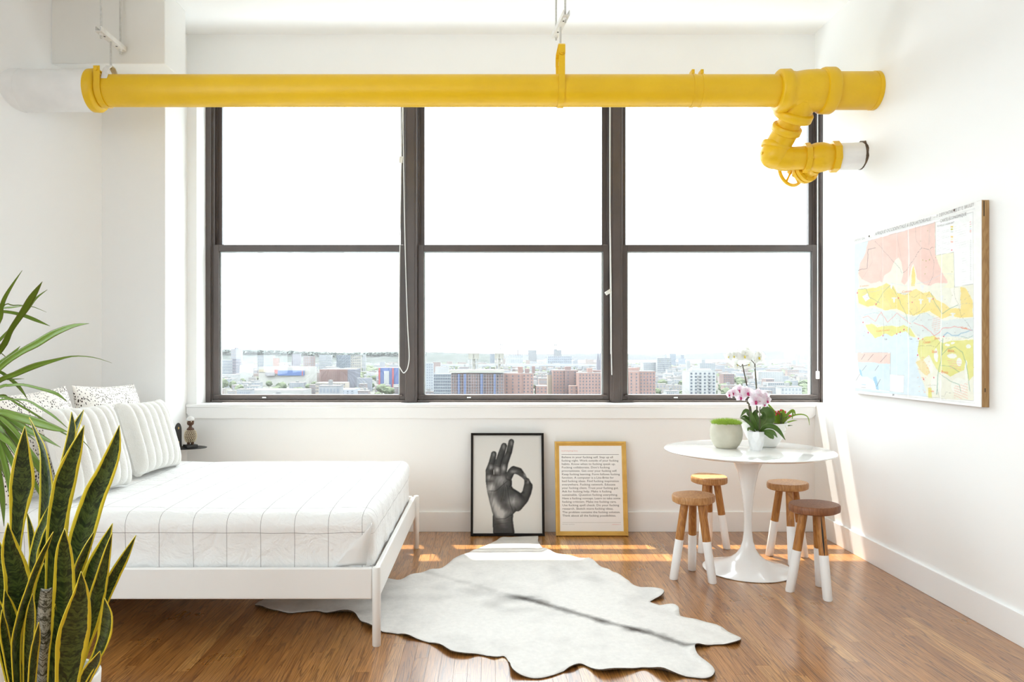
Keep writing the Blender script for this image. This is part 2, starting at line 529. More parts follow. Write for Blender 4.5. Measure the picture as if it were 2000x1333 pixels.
def struct(o, label, cat):
    return tag(o, label, cat, kind='structure')

floor = MB().box(-3.4, 2.8, YB - 0.3, 5.76, -0.2, -0.013).build('floor', M['floor'])
struct(floor, 'brown oak strip floor with a glossy finish running towards the window', 'floor')

def plank_mesh(x0, x1, y0, y1):
    c, t = 0.0002, 0.0009
    vs = [(x0, y0, -0.0125), (x1, y0, -0.0125), (x1, y1, -0.0125), (x0, y1, -0.0125),
          (x0, y0, -t), (x1, y0, -t), (x1, y1, -t), (x0, y1, -t),
          (x0 + c, y0 + c, 0), (x1 - c, y0 + c, 0), (x1 - c, y1 - c, 0), (x0 + c, y1 - c, 0)]
    fs = [(0, 3, 2, 1), (8, 9, 10, 11)]
    for k in range(4):
        j = (k + 1) % 4
        fs += [(k, j, 4 + j, 4 + k), (4 + k, 4 + j, 8 + j, 8 + k)]
    return vs, fs

PW, GAP = 0.057, 0.0002
rng = random.Random(3)
x = -3.05
rest = MB(); nplank = 0
Y0P = 2.55
while x < XR - 0.01:
    x1 = min(x + PW, XR + 0.02)
    y = Y0P - rng.uniform(0.0, 0.75)
    y0s = y
    first = True
    while y < D - 0.02:
        ln = rng.uniform(0.55, 1.5) if first else rng.uniform(0.8, 1.75)
        first = False
        y2 = y + ln
        if y2 > D - 0.25: y2 = D + 0.01
        vs, fs = plank_mesh(x + GAP, x1 - GAP, y + GAP, y2 - GAP)
        cx, cy = (x + x1) / 2, (y + y2) / 2
        me = bpy.data.meshes.new('plank')
        me.from_pydata([(a - cx, b - cy, c) for a, b, c in vs], [], fs)
        o = obj('plank', me, M['floor'], floor); o.location = (cx, cy, 0)
        nplank += 1
        y = y2
    y = y0s
    while y > YB:
        y2 = max(YB, y - rng.uniform(0.8, 1.8))
        vs, fs = plank_mesh(x + GAP, x1 - GAP, y2 + GAP, y - GAP)
        rest.add(vs, fs)
        y = y2
    x = x1
tag(rest.build('further_planks', M['floor'], floor), 'oak strips of the floor nearest the viewer', kind='stuff')

ceiling = MB().box(-3.4, 2.8, YB - 0.3, 5.76, ZC, ZC + 0.2).build('ceiling', M['wall'])
struct(ceiling, 'plain white plaster ceiling above the yellow pipe', 'ceiling')

# window wall: parapet, header, narrow pier on the left
wb = MB().box(-2.62, XR, D, 5.76, -0.15, 0.903).box(-2.62, 2.8, D, 5.76, ZH, ZC).box(-2.62, -2.121, D, 5.76, 0.903, ZH)
wall_back = wb.build('wall_back', M['wall'])
struct(wall_back, 'white window wall under and above the triple window', 'wall')

# right wall with the shallow niche beside the window
wr = MB().box(XR, 2.8, YB - 0.3, 5.15, -0.15, ZC).box(XR, 2.8, 5.15, 5.76, -0.15, ZS).box(XR, 2.8, 5.15, D, ZH, ZC).box(2.53, 2.8, 5.15, 5.76, ZS, ZH)
wall_right = wr.build('wall_right', M['wall'])
struct(wall_right, 'plain white right wall that carries the map', 'wall')

wl = MB().prism([(-2.62, 4.925), (-2.62, 5.3), (-3.4, 5.3), (-3.4, 4.042), (-3.05, 4.042)][::-1], -0.15, ZC)
# the straight part beside the viewer has a wide window opening added for fill light
LW0, LW1 = -2.4, 2.2
wl.box(-3.4, -3.05, YB - 0.3, LW0, -0.15, ZC).box(-3.4, -3.05, LW1, 4.042, -0.15, ZC)
wl.box(-3.4, -3.05, LW0, LW1, -0.15, 0.9).box(-3.4, -3.05, LW0, LW1, 3.3, ZC)
wall_left = wl.build('wall_left', M['wall'])
struct(wall_left, 'white left wall behind the bed pillows', 'wall')

pil = MB().box(-2.80, -2.19, 4.925, 5.7, -0.15, ZC).build('wall_left_pillar', M['wall'], bevel=0.004)
struct(pil, 'white pillar between the left wall and the window', 'pillar')
sof = MB().prism([(-2.86, 4.613), (-2.053, 4.613), (-2.053, 4.93), (-2.80, 4.93)], 3.134, ZC).build('wall_left_soffit', M['wall'], bevel=0.004)
MB().box(-2.766, -2.055, 4.6075, 4.6128, 3.136, ZC - 0.001).build('front_panel', M['soffit_panel'], sof, bevel=0.001)['label'] = 'grey front face of the soffit'  # thin panel, greyer than the other soffit faces
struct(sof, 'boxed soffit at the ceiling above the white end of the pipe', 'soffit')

# rear wall (behind the viewer) with one unseen window opening, added for fill light
wq = MB()
wq.box(-3.4, 2.8, YB - 0.3, YB, -0.15, 1.6).box(-3.4, 2.8, YB - 0.3, YB, 3.45, ZC)
for a, b in ((-3.4, -2.85), (-1.25, 2.8)):
    wq.box(a, b, YB - 0.3, YB, 1.6, 3.45)
struct(wq.build('wall_rear', M['wall']), 'white wall behind the viewer with an added window opening', 'wall')

struct(MB().box(-2.19, XR, D - 0.015, D, 0, 0.145).build('baseboard_back', M['trim'], bevel=0.002), 'tall white baseboard under the window wall', 'baseboard')
struct(MB().box(XR - 0.015, XR, YB, D - 0.015, 0, 0.145).build('baseboard_right', M['trim'], bevel=0.002), 'tall white baseboard along the right wall', 'baseboard')
struct(MB().box(-2.188, XR - 0.001, D - 0.03, YW + 0.03, 0.904, ZS).build('trim_1', M['trim'], bevel=0.003), 'white window sill board', 'window sill')
ap = MB()
ap.prism([(-2.188, 0.904), (-2.188, 0.86), (-2.155, 0.823), (XR - 0.03, 0.823), (XR - 0.001, 0.85), (XR - 0.001, 0.904)], D - 0.022, D)
ap.v = [(a, c, b) for a, b, c in ap.v]; ap.f = [f[::-1] for f in ap.f]
struct(ap.build('trim_2', M['trim'], bevel=0.002), 'white apron board below the window sill', 'apron')

# ------------------------------------------------------------------ the three double hung windows
def window(idx, x0, x1, label):
    w = thing('window_%d' % idx, label, 'window', ((x0 + x1) / 2, YW, ZS))
    w['kind'] = 'structure'
    zt, zb, zm = ZH, ZS + 0.001, 2.088
    j = 0.046
    def bx(name, *a, bev=0.002, par=w, m='bronze', label=None):
        return MB().box(*a).build(name, M[m], par, bevel=bev, label=label)
    # fixed frame: jambs with stepped tracks, head, sill
    for s, xa in ((1, x0), (-1, x1)):
        q = MB()
        def sb(a, b, *r):
            lo, hi = sorted((xa + s * a, xa + s * b)); q.box(lo, hi, *r)
        sb(0, j, YW + 0.02, YW + 0.16, zb, zt)
        sb(0, j * 0.78, YW, YW + 0.02, zb, zt)
        sb(j, j + 0.012, YW + 0.075, YW + 0.085, zb, zt)
        sb(j, j + 0.008, YW + 0.025, YW + 0.032, zm, zt)
        q.build('jamb', M['bronze'], w, bevel=0.0015)
    bx('head', x0 + j, x1 - j, YW, YW + 0.16, zt - 0.04, zt)
    q = MB().box(x0 + j, x1 - j, YW - 0.004, YW + 0.16, zb, zb + 0.018)
    q.build('frame_sill', M['bronze'], w, bevel=0.0015)
    a0, a1 = x0 + j + 0.001, x1 - j - 0.001
    st = 0.044
    def sash(name, y0, y1, z0, z1, rb, rt, bead_left):
        s_ = MB().box(a0, a0 + st, y0, y1, z0, z1).box(a1 - st, a1, y0, y1, z0, z1)
        s_.box(a0 + st, a1 - st, y0, y1, z0, z0 + rb).box(a0 + st, a1 - st, y0, y1, z1 - rt, z1)
        so = s_.build(name, M['bronze'], w, bevel=0.002)
        yg = (y0 + y1) / 2
        g = MB().box(a0 + st - 0.004, a1 - st + 0.004, yg - 0.003, yg + 0.003, z0 + rb - 0.004, z1 - rt + 0.004)
        g.build('pane', M['glass'], so)
        if bead_left:
            b_ = MB()
            for xa in ((a0 + st + 0.0005, a0 + st + 0.010), (a1 - st - 0.010, a1 - st - 0.0005)):
                b_.box(xa[0], xa[1], yg + 0.0035, y1 + 0.001, z0 + rb, z1 - rt)
            b_.box(a0 + st + 0.010, a1 - st - 0.010, yg + 0.0035, y1 + 0.001, z1 - rt - 0.006, z1 - rt)
            b_.build('glazing_bead', M['bead'], so)
        return so
    lo = sash('lower_sash', YW + 0.022, YW + 0.062, zb + 0.0185, zm + 0.025, 0.038, 0.05, True)
    up = sash('upper_sash', YW + 0.088, YW + 0.128, zm - 0.025, zt - 0.04, 0.05, 0.045, False)
    MB().box(a0 + 0.02, a1 - 0.02, YW + 0.004, YW + 0.021, zb + 0.045, zb + 0.056).build('lift_rail', M['bronze'], lo, bevel=0.002)
    MB().box((a0 + a1) / 2 - 0.35, (a0 + a1) / 2 - 0.32, YW + 0.008, YW + 0.021, zb + 0.03, zb + 0.040).build('latch', M['bead'], lo, bevel=0.001)
    return w
window(1, -2.12, -0.578, 'bronze double hung window beside the left pillar, left one of three')
window(2, -0.578, 0.955, 'bronze double hung window above the framed hand picture, middle one of three')
window(3, 0.955, 2.53, 'bronze double hung window behind the orchids, right one of three')
# mullion covers between the units
struct(MB().box(-0.622, -0.534, YW - 0.022, YW - 0.0005, ZS + 0.001, ZH).box(-0.606, -0.55, YW - 0.028, YW - 0.022, ZS + 0.001, ZH).build('trim_3', M['bronze'], bevel=0.002), 'bronze mullion post between the left and middle windows', 'mullion')
struct(MB().box(0.911, 0.999, YW - 0.022, YW - 0.0005, ZS + 0.001, ZH).box(0.927, 0.983, YW - 0.028, YW - 0.022, ZS + 0.001, ZH).build('trim_4', M['bronze'], bevel=0.002), 'bronze mullion post between the middle and right windows', 'mullion')

# frame and pane of the unseen rear window added for fill light
for k, (a, b) in enumerate(((-2.85, -1.25),)):
    wn = thing('window_%d' % (k + 4), ('unseen rear window added behind the viewer for fill light',)[k], 'window', ((a + b) / 2, YB - 0.1, 1.6))
    wn['kind'] = 'structure'
    q = MB().box(a, a + 0.05, YB - 0.15, YB - 0.08, 1.6, 3.45).box(b - 0.05, b, YB - 0.15, YB - 0.08, 1.6, 3.45).box(a, b, YB - 0.15, YB - 0.08, 1.6, 1.66).box(a, b, YB - 0.15, YB - 0.08, 3.39, 3.45).box(a, b, YB - 0.15, YB - 0.08, 2.5, 2.56)
    q.build('window_frame', M['bronze'], wn)
    MB().box(a + 0.04, b - 0.04, YB - 0.12, YB - 0.114, 1.65, 3.4).build('pane', M['glass'], wn)

wn = thing('window_5', 'unseen wide window added in the left wall for fill light', 'window', (-3.2, (LW0 + LW1) / 2, 0.9))  # added out of view to brighten the right wall and bed
wn['kind'] = 'structure'
q = MB().box(-3.26, -3.19, LW0, LW1, 0.9, 0.96).box(-3.26, -3.19, LW0, LW1, 3.24, 3.3).box(-3.26, -3.19, LW0, LW1, 2.06, 2.12)
for yy in (LW0, (2 * LW0 + LW1) / 3, (LW0 + 2 * LW1) / 3, LW1 - 0.06): q.box(-3.26, -3.19, yy, yy + 0.06, 0.9, 3.3)
q.build('window_frame', M['bronze'], wn)
MB().box(-3.228, -3.222, LW0 + 0.03, LW1 - 0.03, 0.93, 3.27).build('pane', M['glass'], wn)

# ------------------------------------------------------------------ blind cords
def cord(name, label, strands, toggles, Y):
    base = P(*strands[0][-1], Y)
    t = thing(name, label, 'blind cord', base, 'bead cords of the window blinds')
    for s in strands:
        pts = []
        ws = [P(a, b, Y) for a, b in s]
        for i in range(len(ws) - 1):
            for q in range(6): pts.append(ws[i].lerp(ws[i + 1], q / 6))
        pts.append(ws[-1])
        for _ in range(4):
            pts = [pts[0]] + [(pts[i - 1] + pts[i] * 2 + pts[i + 1]) / 4 for i in range(1, len(pts) - 1)] + [pts[-1]]
        MB().tube(pts, 0.0034, 8).build('strand', M['cord'], t, sm=True)
    for (a, b, w, h, rot) in toggles:
        c = P(a, b, Y)
        m = MB().box(-w / 2, w / 2, -0.007, 0.007, -h / 2, h / 2)
        R = Matrix.Rotation(rot, 4, 'Y')
        m.v = [tuple(R @ Vector(v) + c) for v in m.v]
        m.build('connector', M['clear_plastic'], t, bevel=0.005, segs=3)
    return t
cord('blind_cord', 'looped white bead cord at the left mullion', [[(786, 170), (784, 300), (782, 420), (780, 560), (779, 715)], [(787, 170), (788, 312), (791, 480), (796, 640), (800, 700), (796, 722), (788, 731), (779, 715)]], [(783, 312, 0.028, 0.05, 0.1)], 5.405)
cord('blind_cord', 'white bead cord at the right mullion', [[(1191, 170), (1191, 380), (1192, 560), (1193, 650), (1193, 692)], [(1192, 170), (1191, 400), (1194, 570), (1194, 690), (1195, 733)]], [(1188, 571, 0.028, 0.05, 1.0)], 5.405)
cord('blind_cord', 'white bead cord with a cleat at the right edge of the window', [[(1597, 170), (1597, 400), (1597, 725)]], [(1597, 733, 0.026, 0.058, 0.0)], 5.42)

# ================================================================== THE YELLOW PIPE
PY, PZ = 4.45, 2.905
def pipe_run():
    t = thing('steam_pipe', 'thick yellow painted pipe hanging across the window with a tee and valve', 'pipe', (0, PY, PZ))
    Xax = (1, 0, 0)
    def rv(name, prof, origin, axis, m='yellow', segs=40, par=None, sm=True, label=None, phase=0.0):
        return MB().rev(prof, origin, axis, segs, phase=phase).build(name, M[m], par or t, sm=sm, label=label)
    o = (0, PY, PZ)
    rv('main_pipe', [(-2.40, 0.0935), (-2.39, 0.0957), (-1, 0.0957), (0.6, 0.0957), (1.78, 0.0957)], o, Xax, segs=48)
    rv('insulated_section', [(-3.0, 0.125), (-2.42, 0.125), (-2.41, 0.121), (-2.40, 0.10)], o, Xax, 'pipe_white', 48, label='white wrapped end of the pipe at the left wall')
    rv('wall_collar', [(-2.93, 0.125), (-2.93, 0.131), (-2.84, 0.129), (-2.835, 0.125)], o, Xax, 'pipe_white', 48)
    rv('end_ring', [(-2.425, 0.1), (-2.425, 0.127), (-2.39, 0.129), (-2.375, 0.12), (-2.37, 0.0957)], o, Xax, segs=48, label='yellow collar between the white and yellow pipe')
    # repair clamp with two lugs
    for cx in (1.246, 1.301):
        c = rv('clamp_band', [(cx - 0.009, 0.0957), (cx - 0.009, 0.0985), (cx + 0.009, 0.0985), (cx + 0.009, 0.0957)], o, Xax, segs=48)
        MB().box(cx - 0.009, cx + 0.009, PY - 0.03, PY + 0.03, PZ + 0.095, PZ + 0.122).build('lug', M['yellow'], c, bevel=0.003)
    # tee
    tee = rv('tee_fitting', [(1.764, 0.097), (1.764, 0.118), (1.772, 0.126), (1.828, 0.128), (1.838, 0.117), (1.87, 0.112), (1.93, 0.122), (1.99, 0.126), (2.03, 0.123), (2.034, 0.134), (2.045, 0.138), (2.098, 0.138), (2.108, 0.132), (2.11, 0.112)], o, Xax, segs=48)
    rv('end_stub', [(2.10, 0.1125), (2.36, 0.1125), (2.368, 0.110)], o, Xax, segs=48)
    rv('wall_flange', [(2.345, 0.112), (2.345, 0.115), (2.369, 0.115)], o, Xax, segs=48)
    T = Vector((1.93, 4.45, 2.905)); A = Vector((1.885, 4.62, 2.70))
    d = (A - T).normalized()
    rv('tee_branch', [(0.03, 0.118), (0.075, 0.108), (0.12, 0.103), (0.126, 0.116), (0.132, 0.121), (0.168, 0.121), (0.175, 0.115), (0.175, 0.07)], T, d, par=tee)
    rv('nipple', [(0.16, 0.073), (0.245, 0.073)], T, d)
    B = Vector((1.845, 4.68, 2.585)); C = Vector((2.37, 4.62, 2.552))
    e1 = T + d * 0.225
    d2 = (B - e1).normalized()
    rv('elbow_collar', [(0.0, 0.073), (0.0, 0.088), (0.006, 0.093), (0.04, 0.093), (0.046, 0.086), (0.05, 0.08)], e1, d)
    # bent elbow
    pts = [e1 + d * 0.03, e1 + d * 0.07, B + Vector((0.004, 0.0, 0.03)), B + Vector((0.004, 0, -0.012)), B + Vector((0.035, -0.004, -0.035)), B + Vector((0.09, -0.010, -0.036))]
    fine = []
    for i in range(len(pts) - 1):
        for k in range(4): fine.append(pts[i].lerp(pts[i + 1], k / 4))
    fine.append(pts[-1])
    for _ in range(5): fine = [fine[0]] + [(fine[i - 1] + fine[i] * 2 + fine[i + 1]) / 4 for i in range(1, len(fine) - 1)] + [fine[-1]]
    elb = MB().tube(fine, 0.079, 32)
    elb.ball(B + Vector((-0.002, 0, -0.008)), 0.092, 32, 20)
    eo = elb.build('elbow', M['yellow'], t, sm=True)
    rv('elbow_ring', [(-0.012, 0.07), (-0.012, 0.094), (-0.006, 0.098), (0.02, 0.098), (0.026, 0.093), (0.026, 0.07)], B + Vector((0.012, 0.004, 0.042)), Vector((-0.45, 0.15, -1)), par=eo)
    MB().rev([(0, 0.010), (0.012, 0.010), (0.012, 0.0)], B + Vector((-0.085, -0.02, -0.005)), (-1, -0.2, 0), 6).build('plug', M['yellow'], eo)
    MB().rev([(0, 0.010), (0.014, 0.010), (0.014, 0.0)], B + Vector((0.04, -0.075, 0.045)), (0.3, -1, 0.2), 6).build('plug', M['yellow'], eo)
    ax = (C - (B + Vector((0.05, -0.005, -0.036)))).normalized()
    E = B + Vector((0.05, -0.005, -0.036))
    rv('valve_inlet', [(0.0, 0.074), (0.15, 0.074)], E, ax)
    rv('union_nut', [(0.125, 0.07), (0.125, 0.094), (0.158, 0.094), (0.158, 0.075)], E, ax, segs=8, sm=False, phase=0.3)
    vb = rv('valve_body', [(0.15, 0.075), (0.17, 0.084), (0.20, 0.093), (0.235, 0.094), (0.265, 0.087), (0.285, 0.08), (0.31, 0.081)], E, ax)
    rv('union_nut', [(0.295, 0.07), (0.295, 0.098), (0.335, 0.098), (0.335, 0.07)], E, ax, segs=8, sm=False, phase=0.3)
    L = (C - E).length
    rv('white_stub', [(0.33, 0.0835), (L - 0.002, 0.0845)], E, ax, 'pipe_white', label='short white pipe entering the right wall')
    # crumbled plaster around the hole
    q = MB()
    n = 26
    vs = []; fs = []
    for k in range(n):
        a = 2 * math.pi * k / n
        r2 = 0.087 + 0.005 * math.sin(k * 2.3) + (0.008 if math.cos(a - 2.4) > 0.1 else -0.006)
        for r, xx in ((0.078, 2.355), (max(r2 - 0.006, 0.085), 2.362), (max(r2, 0.087), 2.3695)):
            vs.append((xx, C.y + math.cos(a) * r, C.z + math.sin(a) * r))
    for k in range(n):
        j = (k + 1) % n
        for i in range(2): fs.append((k * 3 + i, j * 3 + i, j * 3 + i + 1, k * 3 + i + 1))
    q.add(vs, fs); q.build('broken_plaster', M['plaster'], t, label='crumbled dark plaster around the white stub')
    # bonnet, stem and handwheel
    vc = E + ax * 0.22
    W = Vector((2.022, 4.865, 2.515))
    dv = (W - vc).normalized(); LW = (W - vc).length
    bon = rv('bonnet', [(0.03, 0.06), (0.085, 0.062), (0.088, 0.088), (0.108, 0.09), (0.110, 0.083), (0.116, 0.083), (0.118, 0.09), (0.138, 0.088), (0.14, 0.05), (0.19, 0.035), (0.20, 0.02), (LW - 0.02, 0.012)], vc + Vector((0, 0, -0.035)), dv, par=vb)
    sx = dv.orthogonal().normalized(); sy = dv.cross(sx)
    bolts = MB()
    for k in range(8):
        a = 2 * math.pi * k / 8 + 0.2
        c = vc + Vector((0, 0, -0.035)) + dv * 0.08 + (sx * math.cos(a) + sy * math.sin(a)) * 0.075
        bolts = MB().rev([(0, 0.009), (0.066, 0.009), (0.066, 0.0)], c, dv, 6)
        bolts.build('bolt', M['yellow'], bon)
    wh = MB()
    wc = W + Vector((0, 0, 0))
    ring = [wc + (sx * math.cos(2 * math.pi * k / 40) + sy * math.sin(2 * math.pi * k / 40)) * 0.098 for k in range(40)]
    wh.tube(ring, 0.0115, 10, closed=True)
    for k in range(5):
        a = 2 * math.pi * k / 5 + 0.35
        e = sx * math.cos(a) + sy * math.sin(a)
        wh.tube([wc + e * 0.012 - dv * 0.006, wc + e * 0.05 - dv * 0.003, wc + e * 0.096], [0.009, 0.0065, 0.008], 8)
    wh.rev([(-0.02, 0.02), (0.012, 0.02), (0.018, 0.012)], wc, dv, 16)
    wh.build('handwheel', M['yellow'], vb, sm=True)
    return t
pipe_run()

def hanger(label, X, strut_a, strut_b, ztop_clevis, style):
    """strap around the pipe, threaded rod, slotted strut and two rods up to the ceiling"""
    a, b = Vector(strut_a), Vector(strut_b)
    t = thing('pipe_hanger', label, 'pipe hanger', (X, PY, PZ), 'hangers of the yellow pipe')
    hw = 0.0185
    # strap: flat band below the pipe, rising at both sides
    r0, r1 = 0.0965, 0.1025
    def band(r, top, xo, lean=0.0, slip=0.0):
        sec = []
        sec.append((-r, top))
        for k in range(0, 25):
            q = math.pi + math.pi * k / 24
            sec.append((math.cos(q) * r, math.sin(q) * r))
        sec.append((r, top))
        return [(X + xo + slip * s, PY + s, PZ + z) for s, z in sec]
    st = MB()
    ia, oa = band(r0, ztop_clevis, -hw), band(r1, ztop_clevis, -hw)
    ib, ob = band(r0, ztop_clevis, hw), band(r1, ztop_clevis, hw)
    n = len(ia); vs = ia + oa + ib + ob; fs = []
    for i in range(n - 1):
        fs += [(n + i, n + i + 1, 3 * n + i + 1, 3 * n + i), (i + 1, i, 2 * n + i, 2 * n + i + 1), (i, i + 1, n + i + 1, n + i), (2 * n + i + 1, 2 * n + i, 3 * n + i, 3 * n + i + 1)]
    fs += [(0, n, 3 * n, 2 * n), (n - 1, 3 * n - 1, 4 * n - 1, 2 * n - 1)]
    st.add(vs, fs).build('strap', M['yellow'], t, sm=30)
    if style == 'clevis':
        # closed top plate with bolt
        z1 = PZ + ztop_clevis
        y = MB()
        ro, ri = r1 + 0.005, r1 + 0.0008
        prof = [(-ro, z1 - 0.05), (-ro, z1 + 0.004), (-ro + 0.03, z1 + 0.022), (ro - 0.03, z1 + 0.022), (ro, z1 + 0.004), (ro, z1 - 0.05)]
        pin = [(-ri, z1 - 0.05), (-ri, z1 + 0.001), (-ri + 0.028, z1 + 0.016), (ri - 0.028, z1 + 0.016), (ri, z1 + 0.001), (ri, z1 - 0.05)]
        vs = [(X - hw - 0.001, PY + s, z) for s, z in prof] + [(X - hw - 0.001, PY + s, z) for s, z in pin] + [(X + hw + 0.001, PY + s, z) for s, z in prof] + [(X + hw + 0.001, PY + s, z) for s, z in pin]
        fs = []
        for i in range(5):
            fs += [(i, i + 1, 12 + i + 1, 12 + i), (6 + i + 1, 6 + i, 18 + i, 18 + i + 1), (i + 1, i, 6 + i, 6 + i + 1), (12 + i, 12 + i + 1, 18 + i + 1, 18 + i)]
        fs += [(0, 12, 18, 6), (5, 11, 23, 17)]
        y.add(vs, fs).build('yoke', M['yellow'], t)
        MB().rev([(-0.125, 0.0), (-0.125, 0.008), (-0.114, 0.008), (-0.113, 0.014), (-0.103, 0.014), (-0.103, 0.007), (0.103, 0.007), (0.104, 0.014), (0.115, 0.014)], (X, PY, z1 - 0.045), (0, 1, 0), 6).build('bolt', M['yellow'], t)
        zrod = z1 + 0.0
    else:
        # white peaked yoke over the yellow strap
        z1 = PZ + ztop_clevis
        y = MB()
        prof = [(-0.085, z1 - 0.07), (-0.06, z1 + 0.0), (-0.018, z1 + 0.034), (0.018, z1 + 0.034), (0.06, z1 + 0.0), (0.085, z1 - 0.07)]
        pin = [(-0.079, z1 - 0.07), (-0.055, z1 - 0.003), (-0.016, z1 + 0.028), (0.016, z1 + 0.028), (0.055, z1 - 0.003), (0.079, z1 - 0.07)]
        xo = 0.035
        vs = [(X + xo - hw, PY + s, z) for s, z in prof] + [(X + xo - hw, PY + s, z) for s, z in pin] + [(X + xo + hw, PY + s, z) for s, z in prof] + [(X + xo + hw, PY + s, z) for s, z in pin]
        fs = []
        for i in range(5):
            fs += [(i, i + 1, 12 + i + 1, 12 + i), (6 + i + 1, 6 + i, 18 + i, 18 + i + 1), (i + 1, i, 6 + i, 6 + i + 1), (12 + i, 12 + i + 1, 18 + i + 1, 18 + i)]
        y.add(vs, fs).build('yoke', M['steel_white'], t, label='white peaked yoke above the yellow strap')
        MB().rev([(-0.112, 0.0), (-0.112, 0.012), (-0.100, 0.012), (-0.1, 0.007), (0.104, 0.007), (0.104, 0.012), (0.112, 0.012)], (X, PY, z1 - 0.02), (0, 1, 0), 6).build('bolt', M['yellow'], t)
        zrod = z1 + 0.03
        X = X + xo
    mid = (a + b) / 2
    f = (PY - a.y) / (b.y - a.y)
    rp = a.lerp(b, f)
    MB().tube([(X, PY, zrod - 0.01), (rp.x, PY, rp.z + 0.03)], 0.0065, 10).build('rod', M['rod'], t, sm=True)
    # slotted strut channel: U section open upwards
    dv = (b - a); L = dv.length; dn = dv.normalized(); s = Vector((0, 0, 1)).cross(dn).normalized(); up = Vector((0, 0, 1))
    w, h, th = 0.020, 0.030, 0.003
    sec = [(-w, 0), (w, 0), (w, h), (w - 0.006, h), (w - 0.006, h - 0.006), (w - th, h - 0.006), (w - th, th), (-w + th, th), (-w + th, h - 0.006), (-w + 0.006, h - 0.006), (-w + 0.006, h), (-w, h)]
    vs = [a + s * p[0] + up * p[1] for p in sec] + [b + s * p[0] + up * p[1] for p in sec]
    n = len(sec)
    fs = [(i, (i + 1) % n, n + (i + 1) % n, n + i) for i in range(n)] + [tuple(range(n - 1, -1, -1)), tuple(range(n, 2 * n))]
    ch = MB().add(vs, fs).build('strut', M['steel_white'], t)
    for q in (0.25, 0.72):
        c = a.lerp(b, q)
        MB().rev([(-0.0008, 0.0065), (-0.0002, 0.0065)], c, up, 12).build('slot', M['dark'], ch)
    for q in (0.12, 0.88):
        c = a.lerp(b, q)
        MB().tube([c + up * -0.028, c + up * 0.1, (c.x, c.y, ZC)], 0.0065, 10).build('rod', M['rod'], t, sm=True)
        MB().rev([(-0.012, 0.011), (-0.001, 0.011), (-0.001, 0.0135), (0.0, 0.0135)], c, up, 6).build('nut', M['steel_white'], ch)
    return t
hanger('hanger with a white yoke at the left end of the yellow pipe', -2.345, (-2.31, 4.30, 3.205), (-2.31, 4.60, 3.205), 0.115, 'peak')
hanger('yellow clevis hanger at the middle of the yellow pipe', 0.440, (0.462, 4.29, 3.295), (0.42, 4.61, 3.295), 0.235, 'clevis')

# ================================================================== THE BED
def bed():
    t = thing('platform_bed', 'white steel platform bed frame on round legs', 'bed', (-1.55, 4.03, 0))
    x0, x1, y0, y1 = -2.60, -0.497, 3.245, 4.826
    for (lx, ly) in ((x1, y0 - 0.017), (x1 + 0.018, y1), (x0, y0 - 0.017), (x0, y1)):
        MB().rev([(0, 0.0165), (0.003, 0.019), (0.34, 0.0195), (0.350, 0.017), (0.353, 0.010)], (lx, ly, 0), (0, 0, 1), 20).build('leg', M['bed_white'], t, sm=True)
    MB().box(x0, x1 - 0.019, y0 - 0.028, y0 - 0.004, 0.209, 0.347).build('side_rail', M['bed_white'], t, bevel=0.006, segs=3)
    MB().box(x0, x1 - 0.01, y1 - 0.004, y1 + 0.02, 0.209, 0.347).build('side_rail', M['bed_white'], t, bevel=0.006, segs=3)
    MB().box(x1 - 0.012, x1 + 0.012, y0 + 0.004, y1 - 0.02, 0.209, 0.347).build('foot_rail', M['bed_white'], t, bevel=0.006, segs=3)
    MB().box(x0 - 0.012, x0 + 0.012, y0, y1, 0.209, 0.347).build('head_rail', M['bed_white'], t, bevel=0.006, segs=3)
    for k in range(12):
        xx = x0 + 0.08 + k * (x1 - x0 - 0.16) / 11
        MB().box(xx - 0.03, xx + 0.03, y0 - 0.003, y1 - 0.005, 0.268, 0.285).build('slat', M['bed_white'], t)
    return t
bed()

